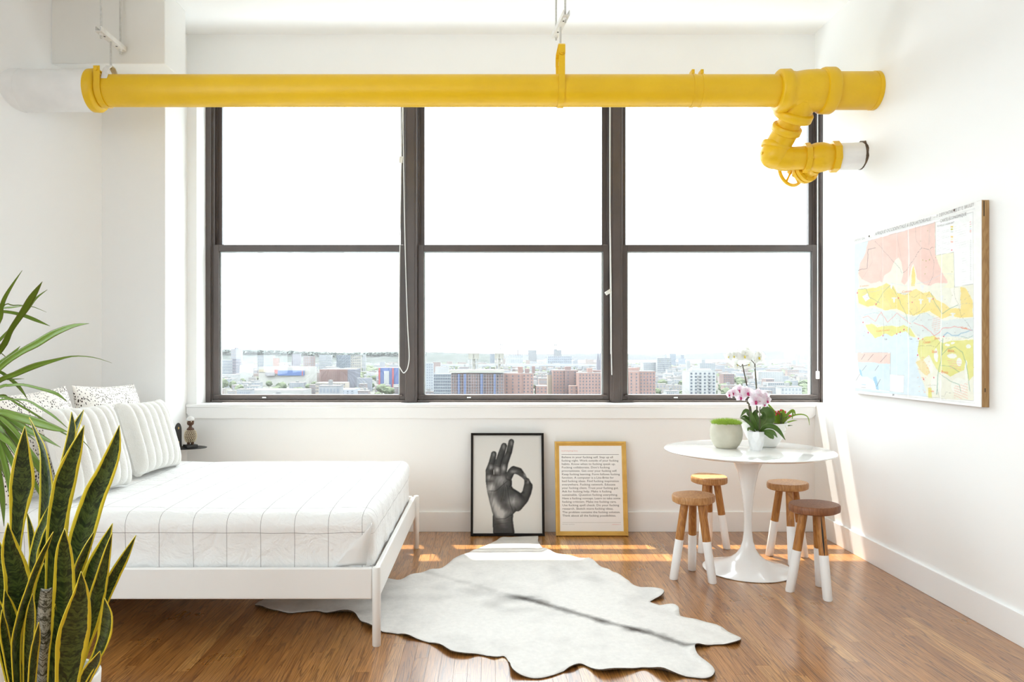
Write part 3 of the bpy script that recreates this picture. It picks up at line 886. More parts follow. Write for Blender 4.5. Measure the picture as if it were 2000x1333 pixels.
def rounded_box(x0, x1, y0, y1, z0, z1, r, step, uvfun, disp=None):
    """box with rounded edges made of a fine grid, unfolded to UVs in metres"""
    vs = []; fs = []; uvs = []; idx = {}
    def vert(p):
        key = (round(p[0], 5), round(p[1], 5), round(p[2], 5))
        if key in idx: return idx[key]
        q = Vector(p)
        c = Vector((min(max(q.x, x0 + r), x1 - r), min(max(q.y, y0 + r), y1 - r), min(max(q.z, z0 + r), z1 - r)))
        dv = q - c
        if dv.length > 1e-9:
            ax = sum(1 for a in dv if abs(a) > 1e-9)
            if ax > 1: q = c + dv.normalized() * r
        if disp: q = disp(q, dv)
        idx[key] = len(vs); vs.append(tuple(q)); return idx[key]
    def ticks(a, b): 
        n = max(2, int(round((b - a) / step))); return [a + (b - a) * i / n for i in range(n + 1)]
    X, Y, Z = ticks(x0, x1), ticks(y0, y1), ticks(z0, z1)
    def face(pts, side):
        fs.append(tuple(vert(p) for p in pts)); uvs.append([uvfun(p, side) for p in pts])
    for i in range(len(X) - 1):
        for j in range(len(Y) - 1):
            face([(X[i], Y[j], z1), (X[i + 1], Y[j], z1), (X[i + 1], Y[j + 1], z1), (X[i], Y[j + 1], z1)], 'top')
            face([(X[i], Y[j + 1], z0), (X[i + 1], Y[j + 1], z0), (X[i + 1], Y[j], z0), (X[i], Y[j], z0)], 'bottom')
    for i in range(len(X) - 1):
        for k in range(len(Z) - 1):
            face([(X[i], y0, Z[k]), (X[i + 1], y0, Z[k]), (X[i + 1], y0, Z[k + 1]), (X[i], y0, Z[k + 1])], 'near')
            face([(X[i + 1], y1, Z[k]), (X[i], y1, Z[k]), (X[i], y1, Z[k + 1]), (X[i + 1], y1, Z[k + 1])], 'far')
    for j in range(len(Y) - 1):
        for k in range(len(Z) - 1):
            face([(x1, Y[j], Z[k]), (x1, Y[j + 1], Z[k]), (x1, Y[j + 1], Z[k + 1]), (x1, Y[j], Z[k + 1])], 'foot')
            face([(x0, Y[j + 1], Z[k]), (x0, Y[j], Z[k]), (x0, Y[j], Z[k + 1]), (x0, Y[j + 1], Z[k + 1])], 'head')
    return vs, fs, uvs

def mattress():
    x0, x1, y0, y1, z0, z1 = -2.57, -0.515, 3.262, 4.80, 0.287, 0.588
    def uvf(p, side):
        x, y, z = p
        if side in ('near',): return (x, y0 - (z1 - z))
        if side == 'far': return (x, y1 + (z1 - z))
        if side == 'foot': return (x1 + (z1 - z), y)
        if side == 'head': return (x0 - (z1 - z), y)
        return (x, y)
    def disp(q, dv):
        w = mnoise.noise(Vector((q.x * 2.3, q.y * 2.3, q.z * 3))) * 0.008 + mnoise.noise(Vector((q.x * 7, q.y * 5, q.z * 6 + 3))) * 0.0035
        # soft pull folds on the hanging sides
        sd = max(0, z1 - 0.05 - q.z)
        q = Vector(q)
        q.z += w * (1.0 if q.z > z1 - 0.12 else 0.0)
        if q.y < y0 + 0.02:
            q.y += (mnoise.noise(Vector((q.x * 9 + q.z * 5, 2.0, q.z * 2.0))) * 0.010 + 0.006) * min(1, sd * 8)
        if q.x > x1 - 0.02:
            q.x -= (mnoise.noise(Vector((q.y * 9 + q.z * 6, 5.0, q.z * 2.0))) * 0.010 + 0.004) * min(1, sd * 8)
        # gentle sag along the upper edges and a plump far edge
        e = max(0, 1 - (q.y - y0) / 0.3) if q.y > y0 else 1
        if q.z > z1 - 0.1: q.z -= 0.016 * e * e
        return q
    vs, fs, uvs = rounded_box(x0, x1, y0, y1, z0, z1, 0.055, 0.022, uvf, disp)
    me = bpy.data.meshes.new('mattress'); me.from_pydata(vs, [], fs)
    ul = me.uv_layers.new(name='UVMap')
    flat = [c for f in uvs for p in f for c in p]
    ul.data.foreach_set('uv', flat)
    t = thing('dressed_mattress', 'mattress under a white sheet with thin grey windowpane lines', 'mattress', (-1.55, 4.03, z0))
    me.transform(Matrix.Translation(-root_loc(t)))
    obj('sheet', me, M['sheet'], t, sm=True)
    # tucked corner fold at the foot end
    c = Vector((x1, y0, z1))
    q = MB(); n = 14
    vs = []; fs = []
    for i in range(n + 1):
        f = i / n
        top = Vector((x1 - 0.012 + 0.004 * f, y0 - 0.004 + 0.03 * f * 0, z1 - 0.05 - 0.26 * f * 0))
        # ridge line runs from the top corner down to the left along the near side
        a = Vector((x1 - 0.010, y0 + 0.003, z1 - 0.062)).lerp(Vector((x1 - 0.165, y0 - 0.001, z0 + 0.062)), f)
        b = Vector((x1 - 0.010, y0 + 0.012, z1 - 0.055)).lerp(Vector((x1 - 0.035, y0 - 0.002, z0 + 0.060)), f)
        m = a.lerp(b, 0.45) + Vector((0, -0.012 * math.sin(math.pi * min(1, f * 0.8 + 0.2)), 0))
        ridge = a + Vector((-0.004, -0.010 * (0.3 + f), 0))
        vs += [a + Vector((0, 0.008, 0)), ridge, m, b + Vector((0, 0.006, 0))]
    for i in range(n):
        for k in range(3): fs.append((i * 4 + k, i * 4 + k + 1, (i + 1) * 4 + k + 1, (i + 1) * 4 + k))
    q.add(vs, [f[::-1] for f in fs])
    M['sheet_plain'] = varied('white_cotton', (0.84, 0.835, 0.825), (0.82, 0.815, 0.80), 8, 0.85, 0.2, bscale=30, spec=0.2)
    so = q.build('corner_fold', M['sheet_plain'], t, sm=80)
    sol = so.modifiers.new('thickness', 'SOLIDIFY'); sol.thickness = 0.003
    return t
mattress()

# ------------------------------------------------------------------ pillows
def pillow(name, label, w, h, th, corner, wdir, lean, m, channels=0, group=None, seed=1, spin=0.0, N=44):
    """corner: lower near corner on the sheet; the face looks to +X and leans back"""
    corner = Vector(corner); wd = Vector(wdir).normalized()
    out = wd.cross(Vector((0, 0, 1))).normalized()           # horizontal direction the face looks to
    up = (Vector((0, 0, 1)) * math.cos(lean) - out * math.sin(lean))
    nn = wd.cross(up).normalized()
    vs = []; fs = []
    def pt(u, v, side):
        # rounded outline with drawn-in edges and pointed corners
        au, av = abs(u), abs(v)
        pin = 0.06
        x = u * (1 - pin * (1 - av ** 2) * au ** 3)
        y = v * (1 - pin * (1 - au ** 2) * av ** 3)
        if channels:
            # rounded corners
            k = 0.16
            rr = max(0, au - (1 - k)) ** 2 + max(0, av - (1 - k)) ** 2
            if rr > k * k:
                s = k / math.sqrt(rr)
                x = math.copysign((1 - k) + (au - 1 + k) * s, u); y = math.copysign((1 - k) + (av - 1 + k) * s, v)
        prof = max(0, (1 - au ** 2.6)) ** 0.55 * max(0, (1 - av ** 2.6)) ** 0.55
        t_ = th / 2 * prof
        if channels:
            prof = max(0, (1 - au ** 4)) ** 0.42 * max(0, (1 - av ** 4)) ** 0.42
            t_ = th / 2 * prof
            g = abs(math.sin(math.pi * channels * (u + 1) / 2))
            t_ *= 0.62 + 0.38 * g ** 0.5
            t_ += prof * 0.002 * mnoise.noise(Vector((u * 22, v * 22, seed)))
            y *= 1 + 0.018 * (g - 0.5)
        else:
            t_ += prof * 0.010 * mnoise.noise(Vector((u * 2.5, v * 2.5, seed)))
        c, s = math.cos(spin), math.sin(spin)
        X_, Y_ = x * w / 2, y * h / 2
        X2, Y2 = X_ * c - Y_ * s, X_ * s + Y_ * c
        return wd * (X2 + w / 2) + up * (Y2 + h / 2) + nn * (side * t_)
    NN = N * 2 if channels else N
    for side in (1, -1):
        for i in range(NN + 1):
            for j in range(N + 1):
                u = math.sin((i / NN - 0.5) * math.pi * 0.999) if not channels else (i / NN * 2 - 1)
                v = math.sin((j / N - 0.5) * math.pi * 0.999)
                vs.append(pt(u, v, side))
    off = (NN + 1) * (N + 1)
    for i in range(NN):
        for j in range(N):
            a = i * (N + 1) + j
            fs.append((a, a + N + 1, a + N + 2, a + 1))
            fs.append((off + a, off + a + 1, off + a + N + 2, off + a + N + 1))
    zmin = min(v.z for v in vs)
    me = bpy.data.meshes.new(name)
    me.from_pydata([tuple(v - Vector((0, 0, zmin))) for v in vs], [], fs)
    bm = bmesh.new(); bm.from_mesh(me); bmesh.ops.remove_doubles(bm, verts=bm.verts, dist=0.0004); bm.to_mesh(me); bm.free()
    t = thing(name, label, 'pillow', corner, group)
    o = obj('cover', me, m, t, sm=True)
    return t
ZB = 0.593
pillow('spotted_pillow', 'cream dark spotted pillow behind the fur pillow nearest the window', 0.70, 0.52, 0.17, (-2.20, 4.05, ZB), (0.0, 1, 0), 0.24, M['spots'], 0, 'spotted pillows at the head of the bed', 3, -0.03)
pillow('spotted_pillow', 'cream dark spotted pillow half hidden by the dracaena leaves', 0.70, 0.52, 0.17, (-2.23, 3.34, ZB), (0.02, 1, 0), 0.25, M['spots'], 0, 'spotted pillows at the head of the bed', 9, 0.03)
pillow('fur_pillow', 'white channelled faux fur pillow nearest the window', 0.49, 0.43, 0.17, (-1.965, 4.07, ZB), (0.05, 1, 0), 0.30, M['fur'], 7, 'white fur pillows on the bed', 5, -0.02)
pillow('fur_pillow', 'white channelled faux fur pillow behind the snake plant', 0.50, 0.45, 0.17, (-1.97, 3.42, ZB), (0.08, 1, 0), 0.30, M['fur'], 7, 'white fur pillows on the bed', 6, -0.02)

# ================================================================== COWHIDE RUG
def rug():
    px = [(997, 1051), (1047, 1050), (1051, 1060), (1062, 1075), (1080, 1085), (1110, 1086), (1150, 1099), (1175, 1112), (1195, 1122), (1208, 1123), (1225, 1135), (1240, 1146), (1265, 1152), (1290, 1157), (1297, 1164), (1290, 1172), (1270, 1177), (1282, 1183), (1310, 1190), (1325, 1197), (1330, 1206), (1360, 1213), (1400, 1228), (1440, 1245), (1447, 1250), (1443, 1258), (1430, 1262), (1395, 1262), (1378, 1266), (1362, 1267), (1357, 1275), (1365, 1290), (1390, 1305), (1396, 1318), (1390, 1328), (1370, 1328), (1340, 1325), (1310, 1324), (1290, 1318), (1260, 1308), (1235, 1312), (1200, 1318), (1170, 1318), (1140, 1302), (1120, 1307), (1080, 1322), (1050, 1328), (1020, 1325), (1000, 1317), (995, 1300), (985, 1285), (965, 1287), (935, 1281), (910, 1283), (880, 1279), (850, 1262), (800, 1248), (770, 1240), (740, 1236), (715, 1228), (700, 1212), (690, 1205), (665, 1203), (640, 1202), (620, 1196), (590, 1198), (565, 1200), (545, 1196), (525, 1195), (507, 1189), (498, 1186), (510, 1178), (540, 1172), (600, 1163), (650, 1155), (700, 1144), (751, 1134), (783, 1136), (808, 1129), (839, 1118), (864, 1111), (892, 1090), (916, 1081), (951, 1067), (976, 1055)]
    pts = [FL(a, b) for a, b in px]
    n = len(pts); bd = []
    for i in range(n):           # rounded, denser outline
        p0, p1, p2, p3 = pts[i - 1], pts[i], pts[(i + 1) % n], pts[(i + 2) % n]
        for k in range(4):
            q = k / 4
            bd.append(0.5 * ((2 * p1) + (p2 - p0) * q + (2 * p0 - 5 * p1 + 4 * p2 - p3) * q * q + (3 * p1 - p0 - 3 * p2 + p3) * q ** 3))
    bd = [Vector((p.x, p.y)) for p in bd]
    nb = len(bd)
    poly = np.array([[p.x, p.y] for p in bd])
    inner = []
    for ix in range(int(-1.6 / 0.018), int(1.3 / 0.018)):
        for iy in range(int(2.8 / 0.018), int(5.3 / 0.018)):
            inner.append((ix * 0.018 + 0.004 * ((iy % 2) - 0.5), iy * 0.018))
    inner = np.array(inner)
    def inside(q, pl):
        r = np.zeros(len(q), bool); j = len(pl) - 1
        for i in range(len(pl)):
            xi, yi = pl[i]; xj, yj = pl[j]
            c = ((yi > q[:, 1]) != (yj > q[:, 1])) & (q[:, 0] < (xj - xi) * (q[:, 1] - yi) / (yj - yi + 1e-12) + xi)
            r ^= c; j = i
        return r
    inner = inner[inside(inner, poly)]
    def dist(q, pl, closed=True):
        dd = np.full(len(q), 9.0); m = len(pl)
        for i in range(m if closed else m - 1):
            a, b = pl[i], pl[(i + 1) % m]
            ab = b - a; tt = np.clip(((q - a) @ ab) / (ab @ ab + 1e-12), 0, 1)
            dd = np.minimum(dd, np.linalg.norm(q - a - tt[:, None] * ab, axis=1))
        return dd
    inner = inner[dist(inner, poly) > 0.012]
    vin = bd + [Vector((a, b)) for a, b in inner]
    edges = [(i, (i + 1) % nb) for i in range(nb)]
    vv, ee, ff, *_ = delaunay_2d_cdt(vin, edges, [], 1, 1e-5)
    q = np.array([[v.x, v.y] for v in vv])
    de = dist(q, poly)
    spine = np.array([list(FL(a, b))[:2] for a, b in ((760, 1105), (838, 1122), (940, 1150), (1040, 1178), (1110, 1197), (1170, 1215), (1235, 1232), (1290, 1247), (1352, 1268))])
    ds = dist(q, spine, False)
    a0, a1 = spine[0], spine[-1]
    ab = a1 - a0; tp = ((q - a0) @ ab) / (ab @ ab)
    z = np.zeros(len(q)); cols = np.zeros((len(q), 3))
    for i in range(len(q)):
        xx, yy = q[i]
        lift = max(0.0, mnoise.noise(Vector((xx * 6.5, yy * 6.5, 1.7))) + 0.12)
        near = max(0.0, 1 - de[i] / 0.06)
        wob = mnoise.noise(Vector((xx * 2.2, yy * 2.2, 8.0)))
        zz = 0.0055 + 0.0030 * (wob + 1) * min(1, de[i] / 0.1) + 0.042 * lift * near ** 1.6
        under_bed = (xx < -0.43 and yy > 3.15 and yy < 3.3)
        z[i] = 0.0058 if under_bed else zz
        f1 = mnoise.noise(Vector((xx * 3, yy * 3, 2.0))); f2 = mnoise.noise(Vector((xx * 9, yy * 9, 5.0)))
        f3 = mnoise.noise(Vector((xx * 30, yy * 30, 9.0)))
        c = np.array([0.75, 0.725, 0.695])
        shade = max(0, f1 * 0.5 + 0.38 * f2 + 0.12 * f3) * 0.34 + max(0.0, (0.35 - abs(tp[i] - 0.12)) ) * 0.25 * (0.6 + f2)
        c = c * (1 - shade)
        wdt = 0.024 + 0.026 * max(0, f2 + 0.3)
        t_ = tp[i]
        strength = 0.0
        if 0.42 < t_ <= 1.03: strength = min(1, (t_ - 0.42) / 0.10) * (0.85 + 0.5 * f2)
        elif 0.1 < t_ <= 0.45: strength = 0.22 + 0.2 * f2
        k = max(0, 1 - (ds[i] / (wdt * (1.1 + 0.5 * f3))) ** 1.4) * max(0, strength)
        c = c * (1 - k) + np.array([0.10, 0.085, 0.075]) * k
        # grey brown patches around the spine
        for (px_, py_, rx, s_) in ((1010, 1180, 0.16, 0.28), (930, 1155, 0.2, 0.15), (1170, 1135, 0.1, 0.10), (1320, 1262, 0.12, 0.2), (700, 1170, 0.25, 0.18)):
            c0 = FL(px_, py_)
            g = math.exp(-((xx - c0.x) ** 2 + (yy - c0.y) ** 2) / (rx * rx)) * s_ * (0.6 + 0.9 * f2)
            c = c * (1 - max(0, g))
        cols[i] = c
    me = bpy.data.meshes.new('hide')
    t = thing('cowhide_rug', 'white cowhide rug with a dark brown spine streak lying under the bed corner', 'rug', (0.0, 3.8, 0.0))
    me.from_pydata([(q[i][0], q[i][1] - 3.8, z[i]) for i in range(len(q))], [], [tuple(f) for f in ff])
    set_print(me, cols)
    o = obj('hide', me, [M['hide'], M['plaster']], t, sm=True)
    s = o.modifiers.new('thickness', 'SOLIDIFY'); s.thickness = 0.0045; s.offset = -1
    s.material_offset = 1; s.material_offset_rim = 1  # rim and underside coloured dark as shade under the lifted edges
rug()

# ================================================================== TULIP TABLE AND STOOLS
TX, TY = 1.556, 4.36
def tulip_table():
    t = thing('pedestal_table', 'round white pedestal table with a trumpet base holding the orchids', 'table', (TX, TY, 0))
    MB().rev([(0.0, 0.250), (0.003, 0.262), (0.007, 0.262), (0.014, 0.240), (0.026, 0.195), (0.042, 0.145), (0.062, 0.103), (0.09, 0.068), (0.125, 0.045), (0.17, 0.031), (0.23, 0.0235), (0.29, 0.0215), (0.36, 0.0245), (0.44, 0.033), (0.52, 0.045), (0.59, 0.060), (0.64, 0.083), (0.67, 0.105), (0.692, 0.13), (0.6945, 0.13)], (TX, TY, 0), (0, 0, 1), 72).build('pedestal', M['white_gloss'], t, sm=True)
    MB().rev([(0.695, 0.40), (0.700, 0.44), (0.712, 0.486), (0.716, 0.490), (0.7185, 0.489), (0.720, 0.485), (0.720, 0.0)], (TX, TY, 0), (0, 0, 1), 96).build('table_top', M['white_gloss'], t, sm=True)
tulip_table()

def stool(label, cx, cy, r, feet, seat_m, seed, hz=0.482):
    t = thing('wooden_stool', label, 'stool', (cx, cy, 0), 'wooden stools with white dipped legs')
    rg = random.Random(seed)
    n = 40; vs = []; fs = []
    th = 0.043
    prof = [(hz - th, 0.90), (hz - th + 0.006, 0.985), (hz - th / 2, 1.0), (hz - 0.006, 0.99), (hz, 0.955)]
    ph = rg.uniform(0, 6)
    for z, k in prof:
        for i in range(n):
            a = 2 * math.pi * i / n
            rr = r * k * (1 + 0.035 * math.sin(2 * a + ph) + 0.015 * math.sin(5 * a + ph * 2))
            if abs(((a - ph) % 6.283) - 0.6) < 0.12 and z < hz - th / 2 + 0.001: rr *= 0.95   # a natural nick in the rim
            vs.append((cx + rr * math.cos(a), cy + rr * math.sin(a), z + 0.002 * math.sin(a + ph)))
    m = len(prof)
    for i in range(m - 1):
        for k in range(n): fs.append((i * n + k, i * n + (k + 1) % n, (i + 1) * n + (k + 1) % n, (i + 1) * n + k))
    fs += [tuple(range(n - 1, -1, -1)), tuple((m - 1) * n + k for k in range(n))]
    MB().add(vs, fs).build('seat', seat_m, t, sm=35)
    for li, (fx, fy) in enumerate(feet):
        ft = Vector((fx, fy, 0)); top = Vector((cx + (fx - cx) * 0.42, cy + (fy - cy) * 0.42, hz - th + 0.004))
        def at(q): return ft.lerp(top, q)
        q0 = 0.225 / (hz - th)
        leg = MB().tube([at(q0), at(0.7), at(1.0)], [0.0235, 0.0230, 0.0225], 18).build('leg', M['teak'], t, sm=60)
        # white painted lower half, flat on the floor
        ax = (top - ft).normalized()
        q = MB(); seg = 20
        ring = []
        a1 = ax.orthogonal().normalized(); b1 = ax.cross(a1)
        vs = []; fs = []
        for (qq, rr) in ((0.0, 0.0215), (0.012, 0.0240), (q0 * 0.6, 0.0242), (q0, 0.0240)):
            c = at(qq)
            for k in range(seg):
                an = 2 * math.pi * k / seg
                p = c + (a1 * math.cos(an) + b1 * math.sin(an)) * rr
                if qq == 0.0: p.z = 0.0005
                elif p.z < 0.003: p.z = 0.003
                vs.append(p)
        for i in range(3):
            for k in range(seg): fs.append((i * seg + k, i * seg + (k + 1) % seg, (i + 1) * seg + (k + 1) % seg, (i + 1) * seg + k))
        fs += [tuple(range(seg - 1, -1, -1)), tuple(3 * seg + k for k in range(seg))]
        tip = q.add(vs, fs).build('painted_tip', M['trim'], leg, sm=50, label='white dipped lower half of the leg')
        if seed == 4 and li == 1:     # the split leg of the nearest stool
            side = Vector((-0.22, -0.97, 0)).normalized()
            for (qa, qb, w) in ((0.50, 0.99, 0.0045), (0.02, 0.42, 0.003)):
                v_ = []
                for kk in range(9):
                    f = kk / 8; c = at(qa + (qb - qa) * f) + side * 0.0236
                    ww = w * math.sin(math.pi * min(0.98, f * 0.9 + 0.08)); s_ = ax.cross(side).normalized()
                    v_ += [c - s_ * ww, c + s_ * ww, c - side * 0.012]
                f_ = []
                for kk in range(8):
                    b_ = kk * 3
                    f_ += [(b_, b_ + 1, b_ + 4, b_ + 3), (b_ + 1, b_ + 2, b_ + 5, b_ + 4), (b_ + 2, b_, b_ + 3, b_ + 5)]
                MB().add(v_, f_).build('crack', M['dark'], leg, label='long dark split in the leg')
    return t
stool('dark topped wooden stool nearest the viewer, with a split leg', 1.766, 3.943, 0.128, [(1.641, 3.96), (1.780, 3.813), (1.845, 4.045)], M['teak_dark'], 4)
stool('wooden stool with white dipped legs standing front left of the table', 1.183, 4.199, 0.120, [(1.062, 4.173), (1.2166, 4.345), (1.264, 4.10)], M['teak_seat'], 1)
stool('wooden stool partly hidden behind the front left stool', 1.465, 4.823, 0.121, [(1.58, 4.817), (1.383, 4.722), (1.505, 4.965)], M['teak_seat'], 2)
stool('wooden stool behind the dark topped stool, right of the table pedestal', 1.891, 4.60, 0.122, [(1.80, 4.66), (2.009, 4.62), (1.855, 4.44)], M['teak_seat'], 3)

# ================================================================== FRAMED PRINTS ON THE FLOOR
def text_mesh(body, size, align='LEFT', spacing=1.0, width=None, shear=0.0, bold=0.0, line=1.0):
    cu = bpy.data.curves.new('text', 'FONT'); cu.body = body; cu.size = size; cu.align_x = align
    cu.space_character = spacing; cu.resolution_u = 2; cu.shear = shear; cu.offset = bold; cu.space_line = line
    ob = bpy.data.objects.new('text', cu); COL.objects.link(ob)
    bpy.context.view_layer.update()
    dg = bpy.context.evaluated_depsgraph_get()
    me = bpy.data.meshes.new_from_object(ob.evaluated_get(dg))
    bpy.data.objects.remove(ob); bpy.data.curves.remove(cu)
    if width is not None and len(me.vertices):
        xs = [v.co.x for v in me.vertices]; w = max(xs) - min(xs)
        me.transform(Matrix.Diagonal((width / w, 1, 1, 1)))
    return me

def frame_parts(root, w, h, fw, depth, m, profile='flat'):
    """four mitred mouldings; local x right, y up, z towards the viewer"""
    if profile == 'flat': sec = [(0, 0), (0, depth), (fw, depth), (fw, 0.004)]
    else: sec = [(0, 0), (0, depth * 0.9), (fw * 0.12, depth), (fw * 0.45, depth * 0.98), (fw * 0.5, depth * 0.82), (fw * 0.66, depth * 0.82), (fw * 0.7, depth * 0.66), (fw * 0.93, depth * 0.62), (fw, depth * 0.5), (fw, 0.004)]
    cs = [(0, 0), (w, 0), (w, h), (0, h)]
    nin = [(1, 1), (-1, 1), (-1, -1), (1, -1)]
    for k in range(4):
        a, b = k, (k + 1) % 4
        vs = [(cs[a][0] + nin[a][0] * s, cs[a][1] + nin[a][1] * s, z) for s, z in sec] + [(cs[b][0] + nin[b][0] * s, cs[b][1] + nin[b][1] * s, z) for s, z in sec]
        n = len(sec)
        fs = [(i, n + i, n + (i + 1) % n, (i + 1) % n) for i in range(n)] + [tuple(range(n)), tuple(range(2 * n - 1, n - 1, -1))]
        MB().add(vs, fs).build('frame_side', m, root, local=True, bevel=0.0006)
    MB().box(fw * 0.5, w - fw * 0.5, fw * 0.5, h - fw * 0.5, 0.0005, 0.0035).build('backing_board', M['map_wood'], root, local=True)

def lean_root(name, label, cat, X, Y, wall_y, h):
    th = math.asin((wall_y - Y) / h)
    return thing(name, label, cat, (X, Y, 0.0005), rot=(math.pi / 2 - th, 0, 0))

def blur(a, n):
    for _ in range(n):
        a = (np.roll(a, 1, 0) + np.roll(a, -1, 0) + a * 2) / 4
        a = (np.roll(a, 1, 1) + np.roll(a, -1, 1) + a * 2) / 4
    return a

def in_poly(X, Y, pl):
    r = np.zeros(X.shape, bool); j = len(pl) - 1
    for i in range(len(pl)):
        xi, yi = pl[i]; xj, yj = pl[j]
        c = ((yi > Y) != (yj > Y)) & (X < (xj - xi) * (Y - yi) / (yj - yi + 1e-12) + xi)
        r ^= c; j = i
    return r

def seg_dist(X, Y, pl):
    d = np.full(X.shape, 1e9)
    for i in range(len(pl) - 1):
        ax, ay = pl[i]; bx, by = pl[i + 1]
        dx, dy = bx - ax, by - ay
        t = np.clip(((X - ax) * dx + (Y - ay) * dy) / (dx * dx + dy * dy + 1e-9), 0, 1)
        d = np.minimum(d, np.hypot(X - ax - t * dx, Y - ay - t * dy))
    return d

def vnoise(X, Y, s, seed, octv=3):
    """cheap smooth lattice noise for printed tones"""
    out = np.zeros(X.shape); amp = 1.0; tot = 0
    for o in range(octv):
        rs = np.random.RandomState(seed + o); g = rs.rand(64, 64)
        x = X * s; y = Y * s
        xi = np.floor(x).astype(int); yi = np.floor(y).astype(int)
        fx = x - xi; fy = y - yi; fx = fx * fx * (3 - 2 * fx); fy = fy * fy * (3 - 2 * fy)
        a = g[xi % 64, yi % 64]; b = g[(xi + 1) % 64, yi % 64]; c = g[xi % 64, (yi + 1) % 64]; d = g[(xi + 1) % 64, (yi + 1) % 64]
        out += amp * ((a * (1 - fx) + b * fx) * (1 - fy) + (c * (1 - fx) + d * fx) * fy)
        tot += amp; amp *= 0.5; s *= 2.1
    return out / tot

def grid_print(name, w, h, nx, ny, colfun, place, parent, m):
    """flat printed sheet whose ink colours are stored on a fine grid"""
    u = np.linspace(0, 1, nx + 1); v = np.linspace(0, 1, ny + 1)
    U, V = np.meshgrid(u, v)
    cols = colfun(U, V)
    vs = [place(a, b) for a, b in zip(U.ravel(), V.ravel())]
    idx = np.arange((nx + 1) * (ny + 1)).reshape(ny + 1, nx + 1)
    q = np.stack([idx[:-1, :-1], idx[:-1, 1:], idx[1:, 1:], idx[1:, :-1]], -1).reshape(-1, 4)
    me = bpy.data.meshes.new(name); me.from_pydata(vs, [], q.tolist())
    set_print(me, cols.reshape(-1, 3))
    return obj(name, me, m, parent)

